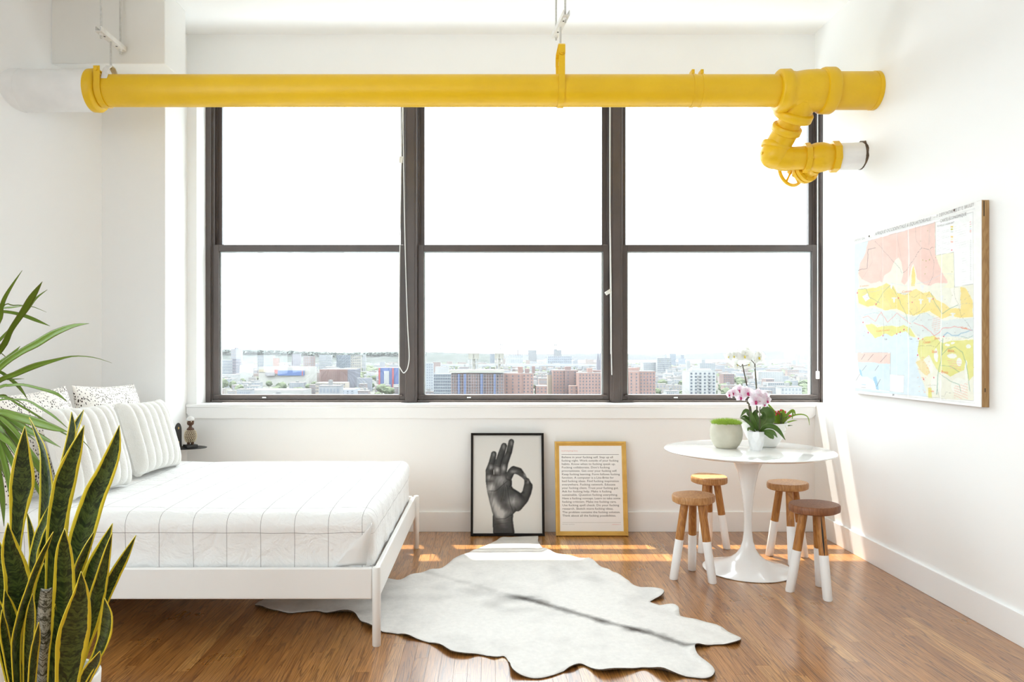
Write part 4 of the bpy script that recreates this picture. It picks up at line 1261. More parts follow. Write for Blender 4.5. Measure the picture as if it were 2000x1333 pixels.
def hand_colours(U, V):
    # drawing coordinates of the printed photograph
    X = 143 + U * (957 - 143); Y = 1222 - V * (1222 - 65)
    def chain(pts):
        """height field of a chain of tapered round segments"""
        hgt = np.zeros(X.shape); t_along = np.zeros(X.shape)
        for i in range(len(pts) - 1):
            (ax, ay, ra), (bx, by, rb) = pts[i], pts[i + 1]
            ra *= 1.07; rb *= 1.07
            dx, dy = bx - ax, by - ay
            t = np.clip(((X - ax) * dx + (Y - ay) * dy) / (dx * dx + dy * dy), 0, 1)
            d = np.hypot(X - ax - t * dx, Y - ay - t * dy); r = ra + (rb - ra) * t
            hgt = np.maximum(hgt, np.sqrt(np.maximum(0, 1 - (d / r) ** 2)) * r)
        return hgt
    pinky = chain([(392, 292, 31), (368, 400, 36), (340, 495, 44), (345, 600, 47), (360, 690, 50)])
    ring_ = chain([(512, 196, 33), (478, 300, 38), (437, 425, 39), (438, 530, 43), (430, 640, 45)])
    midd = chain([(597, 148, 31), (572, 265, 33), (525, 395, 35), (505, 500, 36), (500, 600, 40)])
    index = chain([(566, 560, 40), (590, 510, 40), (622, 478, 42), (685, 496, 40), (735, 545, 28), (768, 592, 17)])
    thumb = chain([(778, 606, 30), (792, 672, 50), (775, 745, 50), (735, 815, 58), (660, 900, 60)])
    palm_m = in_poly(X, Y, [(306, 560), (300, 640), (314, 740), (340, 850), (372, 975), (400, 1052), (520, 1052), (610, 1000), (650, 960), (725, 890), (770, 835), (700, 745), (612, 690), (600, 590), (545, 525), (400, 530)])
    wrist_m = in_poly(X, Y, [(378, 990), (395, 1000), (618, 985), (612, 1060), (622, 1140), (636, 1230), (382, 1230), (376, 1080)])
    hole = in_poly(X, Y, [(612, 600), (618, 560), (645, 538), (690, 548), (725, 585), (742, 625), (735, 680), (722, 725), (695, 740), (640, 705), (600, 672)])
    wrist = blur(wrist_m.astype(float), 24); wrist = np.sqrt(np.clip(wrist * 2 - 0.9, 0, 1)) * 60 * wrist_m
    pm = blur(palm_m.astype(float), 30); pal = np.sqrt(np.clip(pm * 2 - 0.85, 0, 1.1)) * 62 * palm_m
    layers = [wrist, pal, thumb, index, midd, ring_, pinky]
    hgt = np.zeros(X.shape); mask = np.zeros(X.shape, bool)
    for k, l in enumerate(layers):
        m = l > 0.5
        if k in (4, 5, 6): m &= (Y < 640) | (l > hgt)
        if k == 2: m &= ~hole
        hgt = np.where(m & (l > hgt - (40 if k == 3 else 8)), l, hgt); mask |= m
    mask &= ~(hole & (index < 1) & (thumb < 1))
    hb = blur(hgt, 2)
    gy, gx = np.gradient(hb)
    sx, sy = (957 - 143) / (X.shape[1] - 1), (1222 - 65) / (X.shape[0] - 1)
    nx_, ny_ = -gx / sx, gy / sy * -1
    ln = np.sqrt(nx_ ** 2 + ny_ ** 2 + 1)
    L1 = np.clip((-0.35 * nx_ - 0.25 * ny_ + 0.9) / ln, 0, 1)
    tone = 0.012 + 0.15 * L1 ** 3
    st = vnoise(X, Y, 0.035, 3, 4); streak = vnoise(X * 1.0 + Y * 0.25, Y * 0.18, 0.06, 11, 3)
    tone *= 0.45 + 1.1 * st
    def glow(cx, cy, rx, ry, amt, ang=0.0):
        c, s = math.cos(ang), math.sin(ang)
        dx, dy = X - cx, Y - cy
        return amt * np.exp(-(((dx * c + dy * s) / rx) ** 2 + ((-dx * s + dy * c) / ry) ** 2))
    g = glow(430, 930, 45, 150, 0.46, -0.45) + glow(360, 690, 40, 50, 0.42) + glow(470, 600, 60, 60, 0.22) + glow(620, 850, 60, 55, 0.28) + glow(490, 980, 80, 40, 0.25)
    g += glow(345, 570, 40, 28, 0.2) + glow(430, 480, 25, 30, 0.3) + glow(505, 460, 22, 30, 0.25) + glow(360, 450, 25, 25, 0.2) + glow(620, 500, 30, 16, 0.16) + glow(755, 545, 10, 22, 0.3, -0.6) + glow(390, 300, 14, 26, 0.12) + glow(510, 210, 14, 30, 0.14) + glow(600, 165, 13, 30, 0.14) + glow(790, 620, 14, 22, 0.12)
    tone = tone * 0.42 + g * (0.3 + 1.0 * streak) * 1.25
    lines = [[(340, 725), (400, 728), (440, 710), (490, 660), (550, 610)], [(545, 660), (560, 760), (575, 860), (610, 960)], [(510, 670), (500, 760), (470, 850)], [(520, 650), (620, 690), (700, 760), (745, 820)], [(550, 690), (650, 740), (730, 830)], [(310, 525), (345, 530), (390, 520)], [(335, 405), (390, 410)], [(330, 615), (395, 610)], [(440, 300), (505, 315)], [(405, 430), (460, 440)], [(400, 540), (470, 540)], [(548, 270), (600, 285)], [(500, 395), (548, 405)], [(470, 520), (535, 520)], [(545, 530), (610, 590)], [(420, 1050), (520, 1045), (600, 1000)], [(400, 1110), (600, 1090)], [(560, 500), (590, 560)], [(700, 745), (750, 800)], [(715, 720), (770, 780)], [(500, 620), (530, 700), (520, 800)], [(590, 640), (560, 700)]]
    for i, pl in enumerate(lines):
        d = seg_dist(X + 6 * (vnoise(X, Y, 0.03, 40 + i, 2) - 0.5), Y, pl)
        w = 4.5 if i in (0, 1, 15) else 2.6
        tone *= 1 - 0.75 * np.exp(-(d / w) ** 2)
    for k in range(16):   # fine skin folds of the thumb root
        a = k / 16
        pl = [(560 + 30 * a, 660 + 190 * a), (660 + 60 * a, 715 + 130 * a), (740 + 20 * a, 800 + 50 * a)]
        d = seg_dist(X, Y, pl); tone *= 1 - 0.35 * np.exp(-(d / 2.0) ** 2)
    # darker separation between the fingers
    tone *= np.where(mask, np.clip(0.5 + hb / 28, 0, 1), 1)
    tone = np.where(wrist_m & (Y > 1050) & mask, tone * (0.55 + 0.4 * vnoise(X * 0.6, Y * 2.2, 0.08, 77, 3)) + 0.012, tone)
    tone = np.clip(tone, 0.003, 0.5)
    soft = np.clip(blur(mask.astype(float), 1), 0, 1)
    paper = 0.72 + 0.06 * (1 - V) - 0.05 * U
    out = np.empty(X.shape + (3,))
    for c, (pc, ic) in enumerate(((1.0, 1.0), (0.985, 0.97), (0.94, 0.94))):
        out[..., c] = paper * pc * (1 - soft) + tone * ic * soft
    return out

def hand_picture():
    w, h = 0.524, 0.724
    r = lean_root('framed_print', 'black framed photograph of a hand making an okay sign', 'picture', -0.126, 5.163, D - 0.024, h)
    frame_parts(r, w, h, 0.0165, 0.022, M['black_frame'])
    def place(a, b): return (0.012 + a * (w - 0.024), 0.012 + b * (h - 0.024), 0.009)
    p = grid_print('print', w, h, 190, 270, hand_colours, place, r, M['print'])
    p['label'] = 'black and white photograph of a hand, thumb and forefinger closed in a ring'
    MB().box(0.012, w - 0.012, 0.012, h - 0.012, 0.0105, 0.0125).build('picture_glass', M['picture_glass'], r, local=True)
hand_picture()

POSTER = ["Believe in your fucking self. Stay up all", "fucking night. Work outside of your fucking", "habits. Know when to fucking speak up.", "Fucking collaborate. Don\u2019t fucking", "procrastinate. Get over your fucking self.", "Keep fucking learning. Form follows fucking", "function. A computer is a Lite-Brite for", "bad fucking ideas. Find fucking inspiration", "everywhere. Fucking network. Educate", "your fucking client. Trust your fucking gut.", "Ask for fucking help. Make it fucking", "sustainable. Question fucking everything.", "Have a fucking concept. Learn to take some", "fucking criticism. Make me fucking care.", "Use fucking spell check. Do your fucking", "research. Sketch more fucking ideas.", "The problem contains the fucking solution.", "Think about all the fucking possibilities."]
WIDTHS = [632, 702, 662, 590, 680, 712, 640, 698, 655, 695, 608, 682, 712, 665, 695, 622, 708, 655]
def gold_picture():
    w, h = 0.513, 0.664
    r = lean_root('framed_poster', 'gold framed poster of printed advice text leaning on the wall', 'poster', 0.4775, 5.163, D - 0.024, h)
    frame_parts(r, w, h, 0.031, 0.024, M['gold'], 'moulded')
    p = MB().box(0.026, w - 0.026, 0.026, h - 0.026, 0.0085, 0.009).build('paper', M['paper'], r, local=True)
    # drawing coordinates: paper opening 142..920 across, 133..1188 down
    x0, x1 = 0.031, w - 0.031; y0, y1 = 0.031, h - 0.031
    def cx(a): return x0 + (a - 140) / (915 - 140) * (x1 - x0)
    def cy(b): return y1 - (b - 133) / (1188 - 133) * (y1 - y0)
    sx = (x1 - x0) / (915 - 140)
    def put(me, name, m, X, Y, z=0.0094, label=None):
        me.transform(Matrix.Translation((X, Y, z)))
        o = obj(name, me, m, p)
        if label: o['label'] = label
        return o
    for k, s in enumerate(POSTER):
        me = text_mesh(s, 0.0205, width=WIDTHS[k] * sx)
        put(me, 'text_line', M['ink'], cx(170), cy(288 + k * 42.45))
    put(text_mesh('Good Fucking Design Advice', 0.0095, width=200 * sx), 'heading', M['ink_red'], cx(170), cy(203), label='small red heading line')
    put(text_mesh('Brian Buirge + Jason Bacher', 0.006, width=148 * sx), 'credit_line', M['ink_grey'], cx(170), cy(1106))
    put(text_mesh('goodfuckingdesignadvice.com', 0.006, width=108 * sx), 'web_address', M['ink_red'], cx(775), cy(1108))
    MB().box(cx(170), cx(880), cy(245), cy(241), 0.0091, 0.0094).build('rule', M['ink'], p, local=True)
    MB().box(cx(170), cx(885), cy(1083.5), cy(1081.5), 0.0091, 0.0094).build('rule', M['ink_grey'], p, local=True)
    MB().box(0.028, w - 0.028, 0.028, h - 0.028, 0.0105, 0.0120).build('picture_glass', M['picture_glass'], r, local=True)
gold_picture()

# ================================================================== WALL SHELF AND FIGURINE
def shelf():
    xw = -2.19
    t = thing('wall_shelf', 'small black steel half-round shelf on the pillar', 'shelf', (xw, 5.12, 0.633))
    yc, zc = 5.125, 0.633
    # back plate with a rounded top on the pillar's side face
    pts = [(-0.058, 0.0), (0.058, 0.0), (0.058, 0.11)] + [(0.058 * math.cos(math.pi * k / 14), 0.11 + 0.062 * math.sin(math.pi * k / 14)) for k in range(1, 14)] + [(-0.058, 0.11)]
    q = MB().prism(pts, xw + 0.0005, xw + 0.004)
    q.v = [(c, yc + a, zc + b) for a, b, c in q.v]
    q.build('back_plate', M['black_steel'], t, bevel=0.001)
    for dz in (0.035, 0.135):
        MB().rev([(0.004, 0.009), (0.007, 0.009), (0.009, 0.006), (0.009, 0.0)], (xw, yc, zc + dz), (1, 0, 0), 14).build('screw', M['brass'], t, sm=True)
    pts = [(xw + 0.0005, yc - 0.10)] + [(xw + 0.02 + 0.182 * math.cos(q_), yc + 0.115 * math.sin(q_)) for q_ in [math.pi * (k / 24 - 0.5) for k in range(25)]] + [(xw + 0.0005, yc + 0.10)]
    MB().prism(pts, zc - 0.004, zc).build('shelf_plate', M['black_steel'], t, bevel=0.001)
shelf()

def figurine():
    zb = 0.634
    c = P(372, 873, 5.10); X, Y = c.x, c.y
    t = thing('wooden_figurine', 'small brown wooden doll with a beaded body and white hair on the shelf', 'figurine', (X, Y, zb))
    b = MB().box(-0.038, 0.038, -0.038, 0.038, 0.0005, 0.022)
    R = Matrix.Rotation(0.75, 4, 'Z'); b.v = [tuple(R @ Vector(v)) for v in b.v]
    b.build('plinth', M['black_steel'], t, bevel=0.0015, local=True)
    for s in (-1, 1):
        MB().rev([(0.021, 0.009), (0.045, 0.012)], (s * 0.014, 0, 0), (0, 0, 1), 12).build('foot', M['brown_wood'], t, local=True, sm=True)
    body = MB().rev([(0.036, 0.012), (0.042, 0.024), (0.060, 0.036), (0.085, 0.040), (0.108, 0.035), (0.124, 0.025), (0.130, 0.024), (0.136, 0.022), (0.143, 0.012), (0.150, 0.0095), (0.158, 0.010)], (0, 0, 0), (0, 0, 1), 28).build('body', M['brown_wood'], t, local=True, sm=True)
    beads = MB()
    for row in range(10):
        z = 0.044 + row * 0.0085
        f = (z - 0.036) / (0.13 - 0.036)
        rr = 0.0405 * math.sin(math.pi * (0.13 + 0.74 * f)) ** 0.55
        n = max(8, int(2 * math.pi * rr / 0.0125))
        for k in range(n):
            a = 2 * math.pi * (k + 0.5 * (row % 2)) / n
            beads.ball((rr * math.cos(a), rr * math.sin(a), z), 0.0052, 6, 4, (1, 1, 0.62))
    o = beads.build('beads', M['cream'], t, local=True, sm=True); o['kind'] = 'stuff'; o['label'] = 'rows of cream beads wrapped round the body'
    hd = MB().rev([(0.155, 0.009), (0.158, 0.016), (0.165, 0.022), (0.180, 0.024), (0.192, 0.024), (0.196, 0.022)], (0, 0, 0), (0, 0, 1), 24).build('head', M['brown_wood'], t, local=True, sm=True)
    MB().rev([(0.190, 0.0245), (0.196, 0.0265), (0.205, 0.025), (0.214, 0.0185), (0.219, 0.009), (0.221, 0.0)], (0, 0, 0), (0, 0, 1), 24).build('hair', M['hair_white'], t, local=True, sm=True)
    for a in (-2.25, -0.95):
        MB().ball((0.0235 * math.cos(a), 0.0235 * math.sin(a), 0.184), 0.0042, 8, 6).build('eye', M['cream'], hd, local=True, sm=True)
figurine()

# ================================================================== WALL MAP
XM = 2.329
YN, YF_, ZB_, ZT_ = 3.441, 4.672, 1.045, 2.023
def crop_px(a, b): return 1640 + a / 2.9625, 370 + b / 2.9625
def map_yz(a, b):
    px, py = crop_px(a, b); Y = XM * F / (px - CX)
    return Y, H - (py - CY) / F * Y

def map_colours(U, V):
    Yw = YF_ + (YN - YF_) * U; Zw = ZB_ + (ZT_ - ZB_) * V
    PX = CX + XM * F / Yw; PYy = CY - (Zw - H) * F / Yw
    X = (PX - 1640) * 2.9625; Y = (PYy - 370) * 2.9625
    wob = 9 * (vnoise(X, Y, 0.03, 5, 3) - 0.5); wob2 = 9 * (vnoise(X, Y, 0.03, 25, 3) - 0.5)
    Xw, Yw_ = X + wob, Y + wob2
    col = np.empty(X.shape + (3,)); col[:] = (0.87, 0.865, 0.85)
    def fill(pl, c, rough=True, a=1.0):
        m = in_poly(Xw if rough else X, Yw_ if rough else Y, pl)
        col[m] = col[m] * (1 - a) + np.array(c) * a
    def line(pl, c, w=1.6, a=0.8, dash=0, rough=True):
        d = seg_dist(Xw if rough else X, Yw_ if rough else Y, pl)
        k = np.clip(1.3 - d / w, 0, 1) * a
        if dash: k = k * (np.sin((X * 0.8 + Y) * dash) > -0.2)
        col[:] = col * (1 - k[..., None]) + np.array(c) * k[..., None]
    sea = [(88, 320), (772, 132), (775, 1225), (92, 1166)]
    fill(sea, (0.69, 0.765, 0.805), False)
    coast = [(165, 300), (150, 370), (120, 430), (108, 490), (112, 560), (100, 600), (95, 650), (105, 690), (125, 740), (140, 780), (165, 820), (205, 860), (235, 852), (265, 835), (300, 850), (330, 835), (360, 815), (385, 822), (410, 850), (445, 862), (455, 880), (450, 920), (452, 960), (440, 1000), (455, 1060), (480, 1110), (490, 1140), (500, 1190), (512, 1208), (775, 1225), (772, 132)]
    fill(coast, (0.80, 0.785, 0.68))
    fill([(165, 298), (552, 190), (552, 370), (560, 400), (585, 440), (590, 480), (625, 510), (625, 540), (590, 545), (560, 540), (520, 560), (490, 550), (450, 520), (440, 470), (425, 430), (410, 470), (400, 520), (375, 555), (355, 540), (365, 480), (355, 420), (340, 395), (320, 410), (300, 470), (260, 500), (250, 540), (230, 530), (180, 545), (130, 520), (110, 490), (120, 430), (150, 370)], (0.82, 0.60, 0.53))
    fill([(555, 382), (660, 362), (665, 570), (600, 570), (628, 540), (592, 480)], (0.82, 0.80, 0.63))
    yel = (0.84, 0.69, 0.27)
    fill([(105, 580), (160, 575), (210, 570), (270, 545), (310, 560), (330, 600), (380, 612), (440, 575), (480, 600), (520, 590), (560, 640), (600, 660), (640, 690), (700, 690), (700, 565), (730, 570), (770, 640), (770, 740), (700, 745), (640, 730), (590, 752), (540, 720), (520, 700), (470, 720), (430, 730), (380, 720), (330, 690), (270, 700), (230, 690), (200, 670), (160, 680), (110, 660)], yel)
    fill([(418, 470), (428, 440), (440, 500), (432, 560), (412, 560)], yel)
    grey = (0.70, 0.735, 0.71)
    fill([(103, 685), (200, 690), (320, 705), (380, 735), (440, 735), (500, 720), (545, 740), (595, 760), (690, 752), (775, 745), (775, 860), (600, 852), (460, 862), (400, 795), (250, 790), (140, 772)], grey)
    fill([(130, 620), (160, 600), (175, 630), (150, 650)], (0.85, 0.84, 0.78))
    fill([(640, 575), (690, 570), (690, 640), (670, 685), (640, 670), (655, 620)], (0.85, 0.83, 0.74))
    oliv = (0.735, 0.705, 0.215)
    fill([(150, 785), (185, 780), (215, 800), (260, 790), (300, 790), (330, 800), (370, 785), (405, 800), (440, 855), (410, 850), (385, 822), (330, 835), (300, 850), (265, 835), (235, 852), (205, 860), (165, 820)], oliv, a=0.8)
    fill([(458, 870), (500, 852), (550, 850), (575, 880), (600, 890), (640, 878), (775, 868), (775, 1080), (745, 1110), (720, 1050), (690, 1060), (640, 1085), (600, 1055), (575, 1060), (545, 1010), (520, 960), (470, 1000), (455, 960), (450, 920)], oliv, a=0.85)
    fill([(440, 1000), (480, 980), (500, 1010), (530, 1060), (500, 1080), (470, 1060)], (0.80, 0.66, 0.32), a=0.8)
    for (cx_, cy_, rx, ry) in ((650, 965, 28, 14), (690, 1000, 14, 26), (625, 900, 14, 7), (655, 890, 12, 6), (745, 910, 16, 12), (560, 1130, 34, 50), (690, 1140, 44, 50), (730, 1060, 8, 70), (560, 960, 12, 40), (530, 1030, 12, 40)):
        m = ((Xw - cx_) / rx) ** 2 + ((Yw_ - cy_) / ry) ** 2 < 1
        col[m] = np.array((0.82, 0.82, 0.75))
    fill([(510, 1150), (530, 1150), (535, 1205), (512, 1205)], oliv, a=0.9)
    # hatching
    for reg in ([(620, 980), (700, 1000), (700, 1060), (640, 1040)], [(540, 740), (590, 740), (590, 800), (550, 840), (530, 790)], [(660, 1140), (740, 1120), (740, 1215), (660, 1210)]):
        m = in_poly(Xw, Yw_, reg) & (np.sin(Y * 1.5) > 0.3)
        col[m] = col[m] * 0.6 + np.array((0.80, 0.40, 0.30)) * 0.4
    dk = (0.16, 0.13, 0.13)
    line([(205, 300), (350, 460), (358, 486), (385, 470), (475, 338), (520, 350), (535, 332), (552, 335)], dk, 1.5, 0.8, 0.9)
    line([(110, 470), (160, 458), (165, 350), (208, 340)], dk, 1.7, 0.75)
    line([(475, 338), (445, 300), (440, 215)], dk, 1.2, 0.6, 0.9)
    line([(520, 350), (545, 420), (540, 500), (510, 560)], dk, 1.2, 0.6, 0.9)
    line([(330, 600), (400, 610), (430, 630), (470, 600), (500, 620), (520, 590)], dk, 1.3, 0.7, 1.1)
    line([(400, 700), (420, 730), (470, 705), (500, 660)], dk, 1.2, 0.6)
    line([(665, 560), (660, 600), (690, 680), (700, 730), (740, 780), (770, 820)], dk, 1.4, 0.7, 0.9)
    line([(452, 910), (520, 905), (560, 915), (590, 875), (600, 875)], dk, 1.4, 0.7, 1.0)
    line([(500, 1135), (560, 1133), (575, 1200), (610, 1198), (615, 1172), (660, 1180)], dk, 1.4, 0.7, 1.0)
    line([(250, 720), (255, 850)], dk, 1.0, 0.5)
    for pl in ([(240, 310), (250, 420), (235, 500), (250, 560)], [(330, 250), (345, 350), (360, 420)], [(390, 240), (400, 380)], [(520, 230), (515, 320)], [(180, 340), (190, 420), (130, 520)], [(300, 600), (340, 640), (380, 700)], [(200, 660), (270, 640), (300, 690)], [(610, 860), (660, 870), (740, 860)], [(500, 620), (560, 680), (600, 720)], [(640, 690), (720, 660), (770, 665)], [(410, 620), (450, 690), (440, 720)], [(300, 720), (310, 780)], [(350, 740), (345, 800)], [(440, 880), (500, 870)]):
        line(pl, (0.42, 0.38, 0.38), 0.9, 0.5)
    gr = (0.16, 0.36, 0.25)
    line([(600, 862), (592, 960), (580, 1020), (568, 1080), (562, 1190)], gr, 2.6, 0.75)
    line([(595, 960), (625, 920), (665, 912), (710, 945), (738, 1040), (745, 1120), (755, 1170)], gr, 2.2, 0.7)
    line([(580, 1065), (640, 1110), (690, 1130), (700, 1170)], gr, 2.0, 0.7)
    line([(585, 1020), (640, 1025), (690, 1060)], gr, 1.8, 0.6)
    line([(110, 580), (150, 575), (170, 620), (230, 660)], gr, 1.8, 0.6)
    line([(210, 670), (250, 600), (300, 548), (310, 580), (350, 650), (380, 720), (400, 790), (402, 850)], gr, 1.8, 0.6)
    line([(530, 600), (545, 650), (575, 690), (590, 720), (640, 690), (680, 670)], gr, 2.2, 0.65)
    line([(700, 850), (740, 860), (770, 850)], gr, 2, 0.6)
    bl = (0.25, 0.45, 0.58)
    line([(605, 845), (625, 828), (650, 845), (685, 845), (700, 832), (730, 825), (768, 815)], bl, 3.2, 0.8)
    line([(420, 770), (470, 720), (500, 715), (520, 730)], bl, 1.8, 0.6)
    line([(140, 730), (200, 715), (225, 720)], bl, 1.4, 0.5)
    line([(130, 600), (200, 590), (300, 560)], bl, 1.2, 0.4)
    line([(300, 545), (380, 560), (430, 550), (520, 530), (590, 490), (655, 490)], (0.55, 0.60, 0.68), 1.6, 0.5)
    rd = (0.80, 0.22, 0.20)
    line([(132, 742), (165, 735), (205, 768), (240, 712), (278, 772), (330, 715), (370, 750), (412, 780)], rd, 1.6, 0.75)
    line([(430, 775), (480, 790), (530, 830), (545, 850), (575, 830), (600, 805), (660, 795), (700, 798), (765, 818)], rd, 2.0, 0.8)
    for (a, b) in ((103, 600), (135, 770), (165, 830), (250, 848), (330, 838), (350, 828), (372, 812), (455, 865), (480, 868), (602, 852), (540, 635), (420, 655), (340, 630), (210, 665), (450, 960), (545, 1090), (485, 1100)):
        m = np.hypot(X - a, (Y - b) * 0.8) < 3.6; col[m] = np.array((0.72, 0.14, 0.18))
    for (a, b) in ((482, 410), (500, 415), (520, 408), (500, 450), (495, 490), (555, 395), (650, 478), (470, 300), (510, 240)):
        m = np.hypot(X - a, Y - b) < 2.6; col[m] = np.array((0.45, 0.42, 0.10))
    for (a, b) in ((315, 640), (470, 650), (520, 640), (655, 730), (590, 630), (300, 560), (480, 570)):  # pale cattle marks
        for (dx, dy, rx, ry) in ((0, 0, 6, 16), (0, -10, 15, 4)):
            m = ((X - a - dx) / rx) ** 2 + ((Y - b - dy) / ry) ** 2 < 1; col[m] = np.array((0.76, 0.76, 0.74))
    rs = np.random.RandomState(4)
    for k in range(90):          # scattered tiny place marks of the densely printed belt
        a, b = rs.uniform(110, 760), rs.uniform(590, 860)
        m = (np.abs(X - a) < rs.uniform(2, 5)) & (np.abs(Y - b) < 1.2); col[m] = col[m] * 0.55 + np.array((0.35, 0.25, 0.25)) * 0.45
    for k in range(34):
        a, b = rs.uniform(450, 530), rs.uniform(960, 1190)
        m = (np.abs(X - a) < 4) & (np.abs(Y - b) < 1.8); col[m] = col[m] * 0.5 + np.array((0.80, 0.35, 0.15)) * 0.5
    # inset map
    ins = [(90, 944), (293, 944), (290, 1172), (92, 1150)]
    fill(ins, (0.87, 0.87, 0.86), False)
    fill([(103, 946), (292, 946), (291, 1010), (240, 1020), (200, 1005), (105, 1000)], (0.83, 0.63, 0.57))
    fill([(104, 1000), (200, 1005), (291, 1012), (290, 1172), (215, 1160), (200, 1110), (160, 1085), (125, 1085), (112, 1050)], (0.66, 0.75, 0.80))
    fill([(112, 1040), (125, 1050), (130, 1085), (118, 1075)], (0.38, 0.58, 0.74)); fill([(195, 1090), (212, 1080), (225, 1165), (210, 1160)], (0.40, 0.60, 0.74))
    for (a, b, c, d_) in ((145, 955, 125, 985), (195, 955, 165, 990), (270, 960, 235, 1000), (155, 1020, 130, 1050), (225, 1020, 205, 1050), (235, 1100, 215, 1140), (115, 1070, 95, 1105)):
        line([(a, b), (c, d_)], dk, 1.6, 0.75, 0, False)
    line([(90, 944), (293, 944), (290, 1172)], (0.3, 0.3, 0.32), 1.4, 0.7, 0, False)
    m = in_poly(X, Y, [(95, 1110), (180, 1115), (182, 1155), (95, 1150)]); col[m] = col[m] * 0.5 + 0.5 * np.array((0.87, 0.87, 0.86))
    line([(128, 1130), (150, 1132)], (0.25, 0.45, 0.70), 2.4, 0.8, 0, False); line([(125, 1147), (150, 1149)], dk, 1.8, 0.7, 0, False)
    # legends
    leg = [(555, 186), (772, 130), (772, 548), (666, 566), (660, 364), (555, 382)]
    fill(leg, (0.855, 0.86, 0.85), False)
    for pl in ([(552, 190), (555, 382), (660, 364), (666, 566), (772, 548)],): line(pl, (0.35, 0.33, 0.33), 1.2, 0.7, 0, False)
    for k in range(13):
        y0 = 232 + k * 10.5
        for (xa, xb) in ((562, 578), (582, 636)):
            line([(xa, y0 + 3), (xb, y0 - 0.27 * (xb - xa) + 3)], (0.45, 0.43, 0.43), 1.0, 0.5, 1.7, False)
    for k, c in enumerate(((0.78, 0.60, 0.10), (0.62, 0.60, 0.15), (0.70, 0.72, 0.70), None, (0.84, 0.60, 0.20), (0.85, 0.80, 0.6), (0.82, 0.50, 0.42))):
        if c:
            m = (np.abs(X - 649) < 7) & (np.abs(Y - 217 - k * 14.5) < 4.5); col[m] = np.array(c)
    m = np.hypot(X - 649, Y - 352) < 4; col[m] = np.array((0.72, 0.12, 0.18))
    for k in range(27):
        y0 = 215 + k * 12.5
        xa = 668 if k < 12 else 708
        line([(xa, y0 - 0.05 * k + 2), (xa + (64 if k < 12 else 24), y0 - (64 if k < 12 else 24) * 0.22 + 2)], (0.5, 0.48, 0.48), 1.0, 0.45, 1.5, False)
        if k > 7: line([(757, y0 - 22), (760, y0 - 16)], (0.5, 0.48, 0.5), 2.2, 0.5, 0, False)
    for k, c in enumerate(((0.8, 0.3, 0.35), (0.8, 0.45, 0.45), (0.5, 0.6, 0.35), (0.55, 0.65, 0.8), (0.82, 0.62, 0.6))):
        m = (np.abs(X - 757) < 5) & (np.abs(Y - 190 - k * 13) < (1.5 if k < 4 else 8)); col[m] = np.array(c)
    lg2 = [(290, 1072), (374, 1078), (370, 1178), (290, 1168)]
    fill(lg2, (0.865, 0.865, 0.855), False); line(lg2 + lg2[:1], (0.5, 0.48, 0.48), 1.0, 0.6, 0, False)
    for k in range(6): line([(296, 1086 + k * 14), (350, 1088 + k * 14.3)], (0.55, 0.5, 0.5), 0.9, 0.45, 1.6, False)
    # neat lines and grey bands of the border
    line([(88, 320), (772, 132), (775, 1225), (92, 1166), (88, 320)], (0.45, 0.44, 0.44), 1.1, 0.6, 0, False)
    line([(80, 307), (780, 112)], (0.70, 0.71, 0.70), 4.5, 0.6, 0, False)
    line([(84, 1172), (780, 1238)], (0.68, 0.68, 0.68), 4.0, 0.5, 0, False)
    line([(310, 1188), (450, 1208)], (0.5, 0.48, 0.48), 1.5, 0.5, 1.4, False)
    m = (np.abs(X - 310) < 5) & (np.abs(Y - 1190) < 5); col[m] = col[m] * 0.4
    # worn folds and tape
    for fx in (398, 587):
        d = np.abs(X - fx - 2 * np.sin(Y * 0.02)); k = np.clip(1.4 - d / 3.0, 0, 1) * 0.65
        col[:] = col * (1 - k[..., None]) + np.array((0.88, 0.875, 0.86)) * k[..., None]
    for fx in (330, 470, 250): 
        d = np.abs(X - fx); k = np.clip(1.2 - d / 2.0, 0, 1) * 0.3
        col[:] = col * (1 - k[..., None]) + np.array((0.88, 0.875, 0.86)) * k[..., None]
    m = in_poly(X, Y, [(64, 310), (90, 302), (88, 370), (66, 375)]); col[m] = col[m] * 0.4 + np.array((0.88, 0.875, 0.85)) * 0.6
    g = (vnoise(X, Y, 0.05, 60, 4) - 0.5)
    col = col * (1 + 0.10 * g[..., None])
    k = np.clip(0.25 * (vnoise(X, Y, 0.012, 70, 3) - 0.25), 0, 0.25)   # paper fading
    col = col * (1 - k[..., None]) + np.array((0.87, 0.865, 0.85)) * k[..., None]
    return np.clip(col, 0, 0.9) ** 1.25 * 0.97

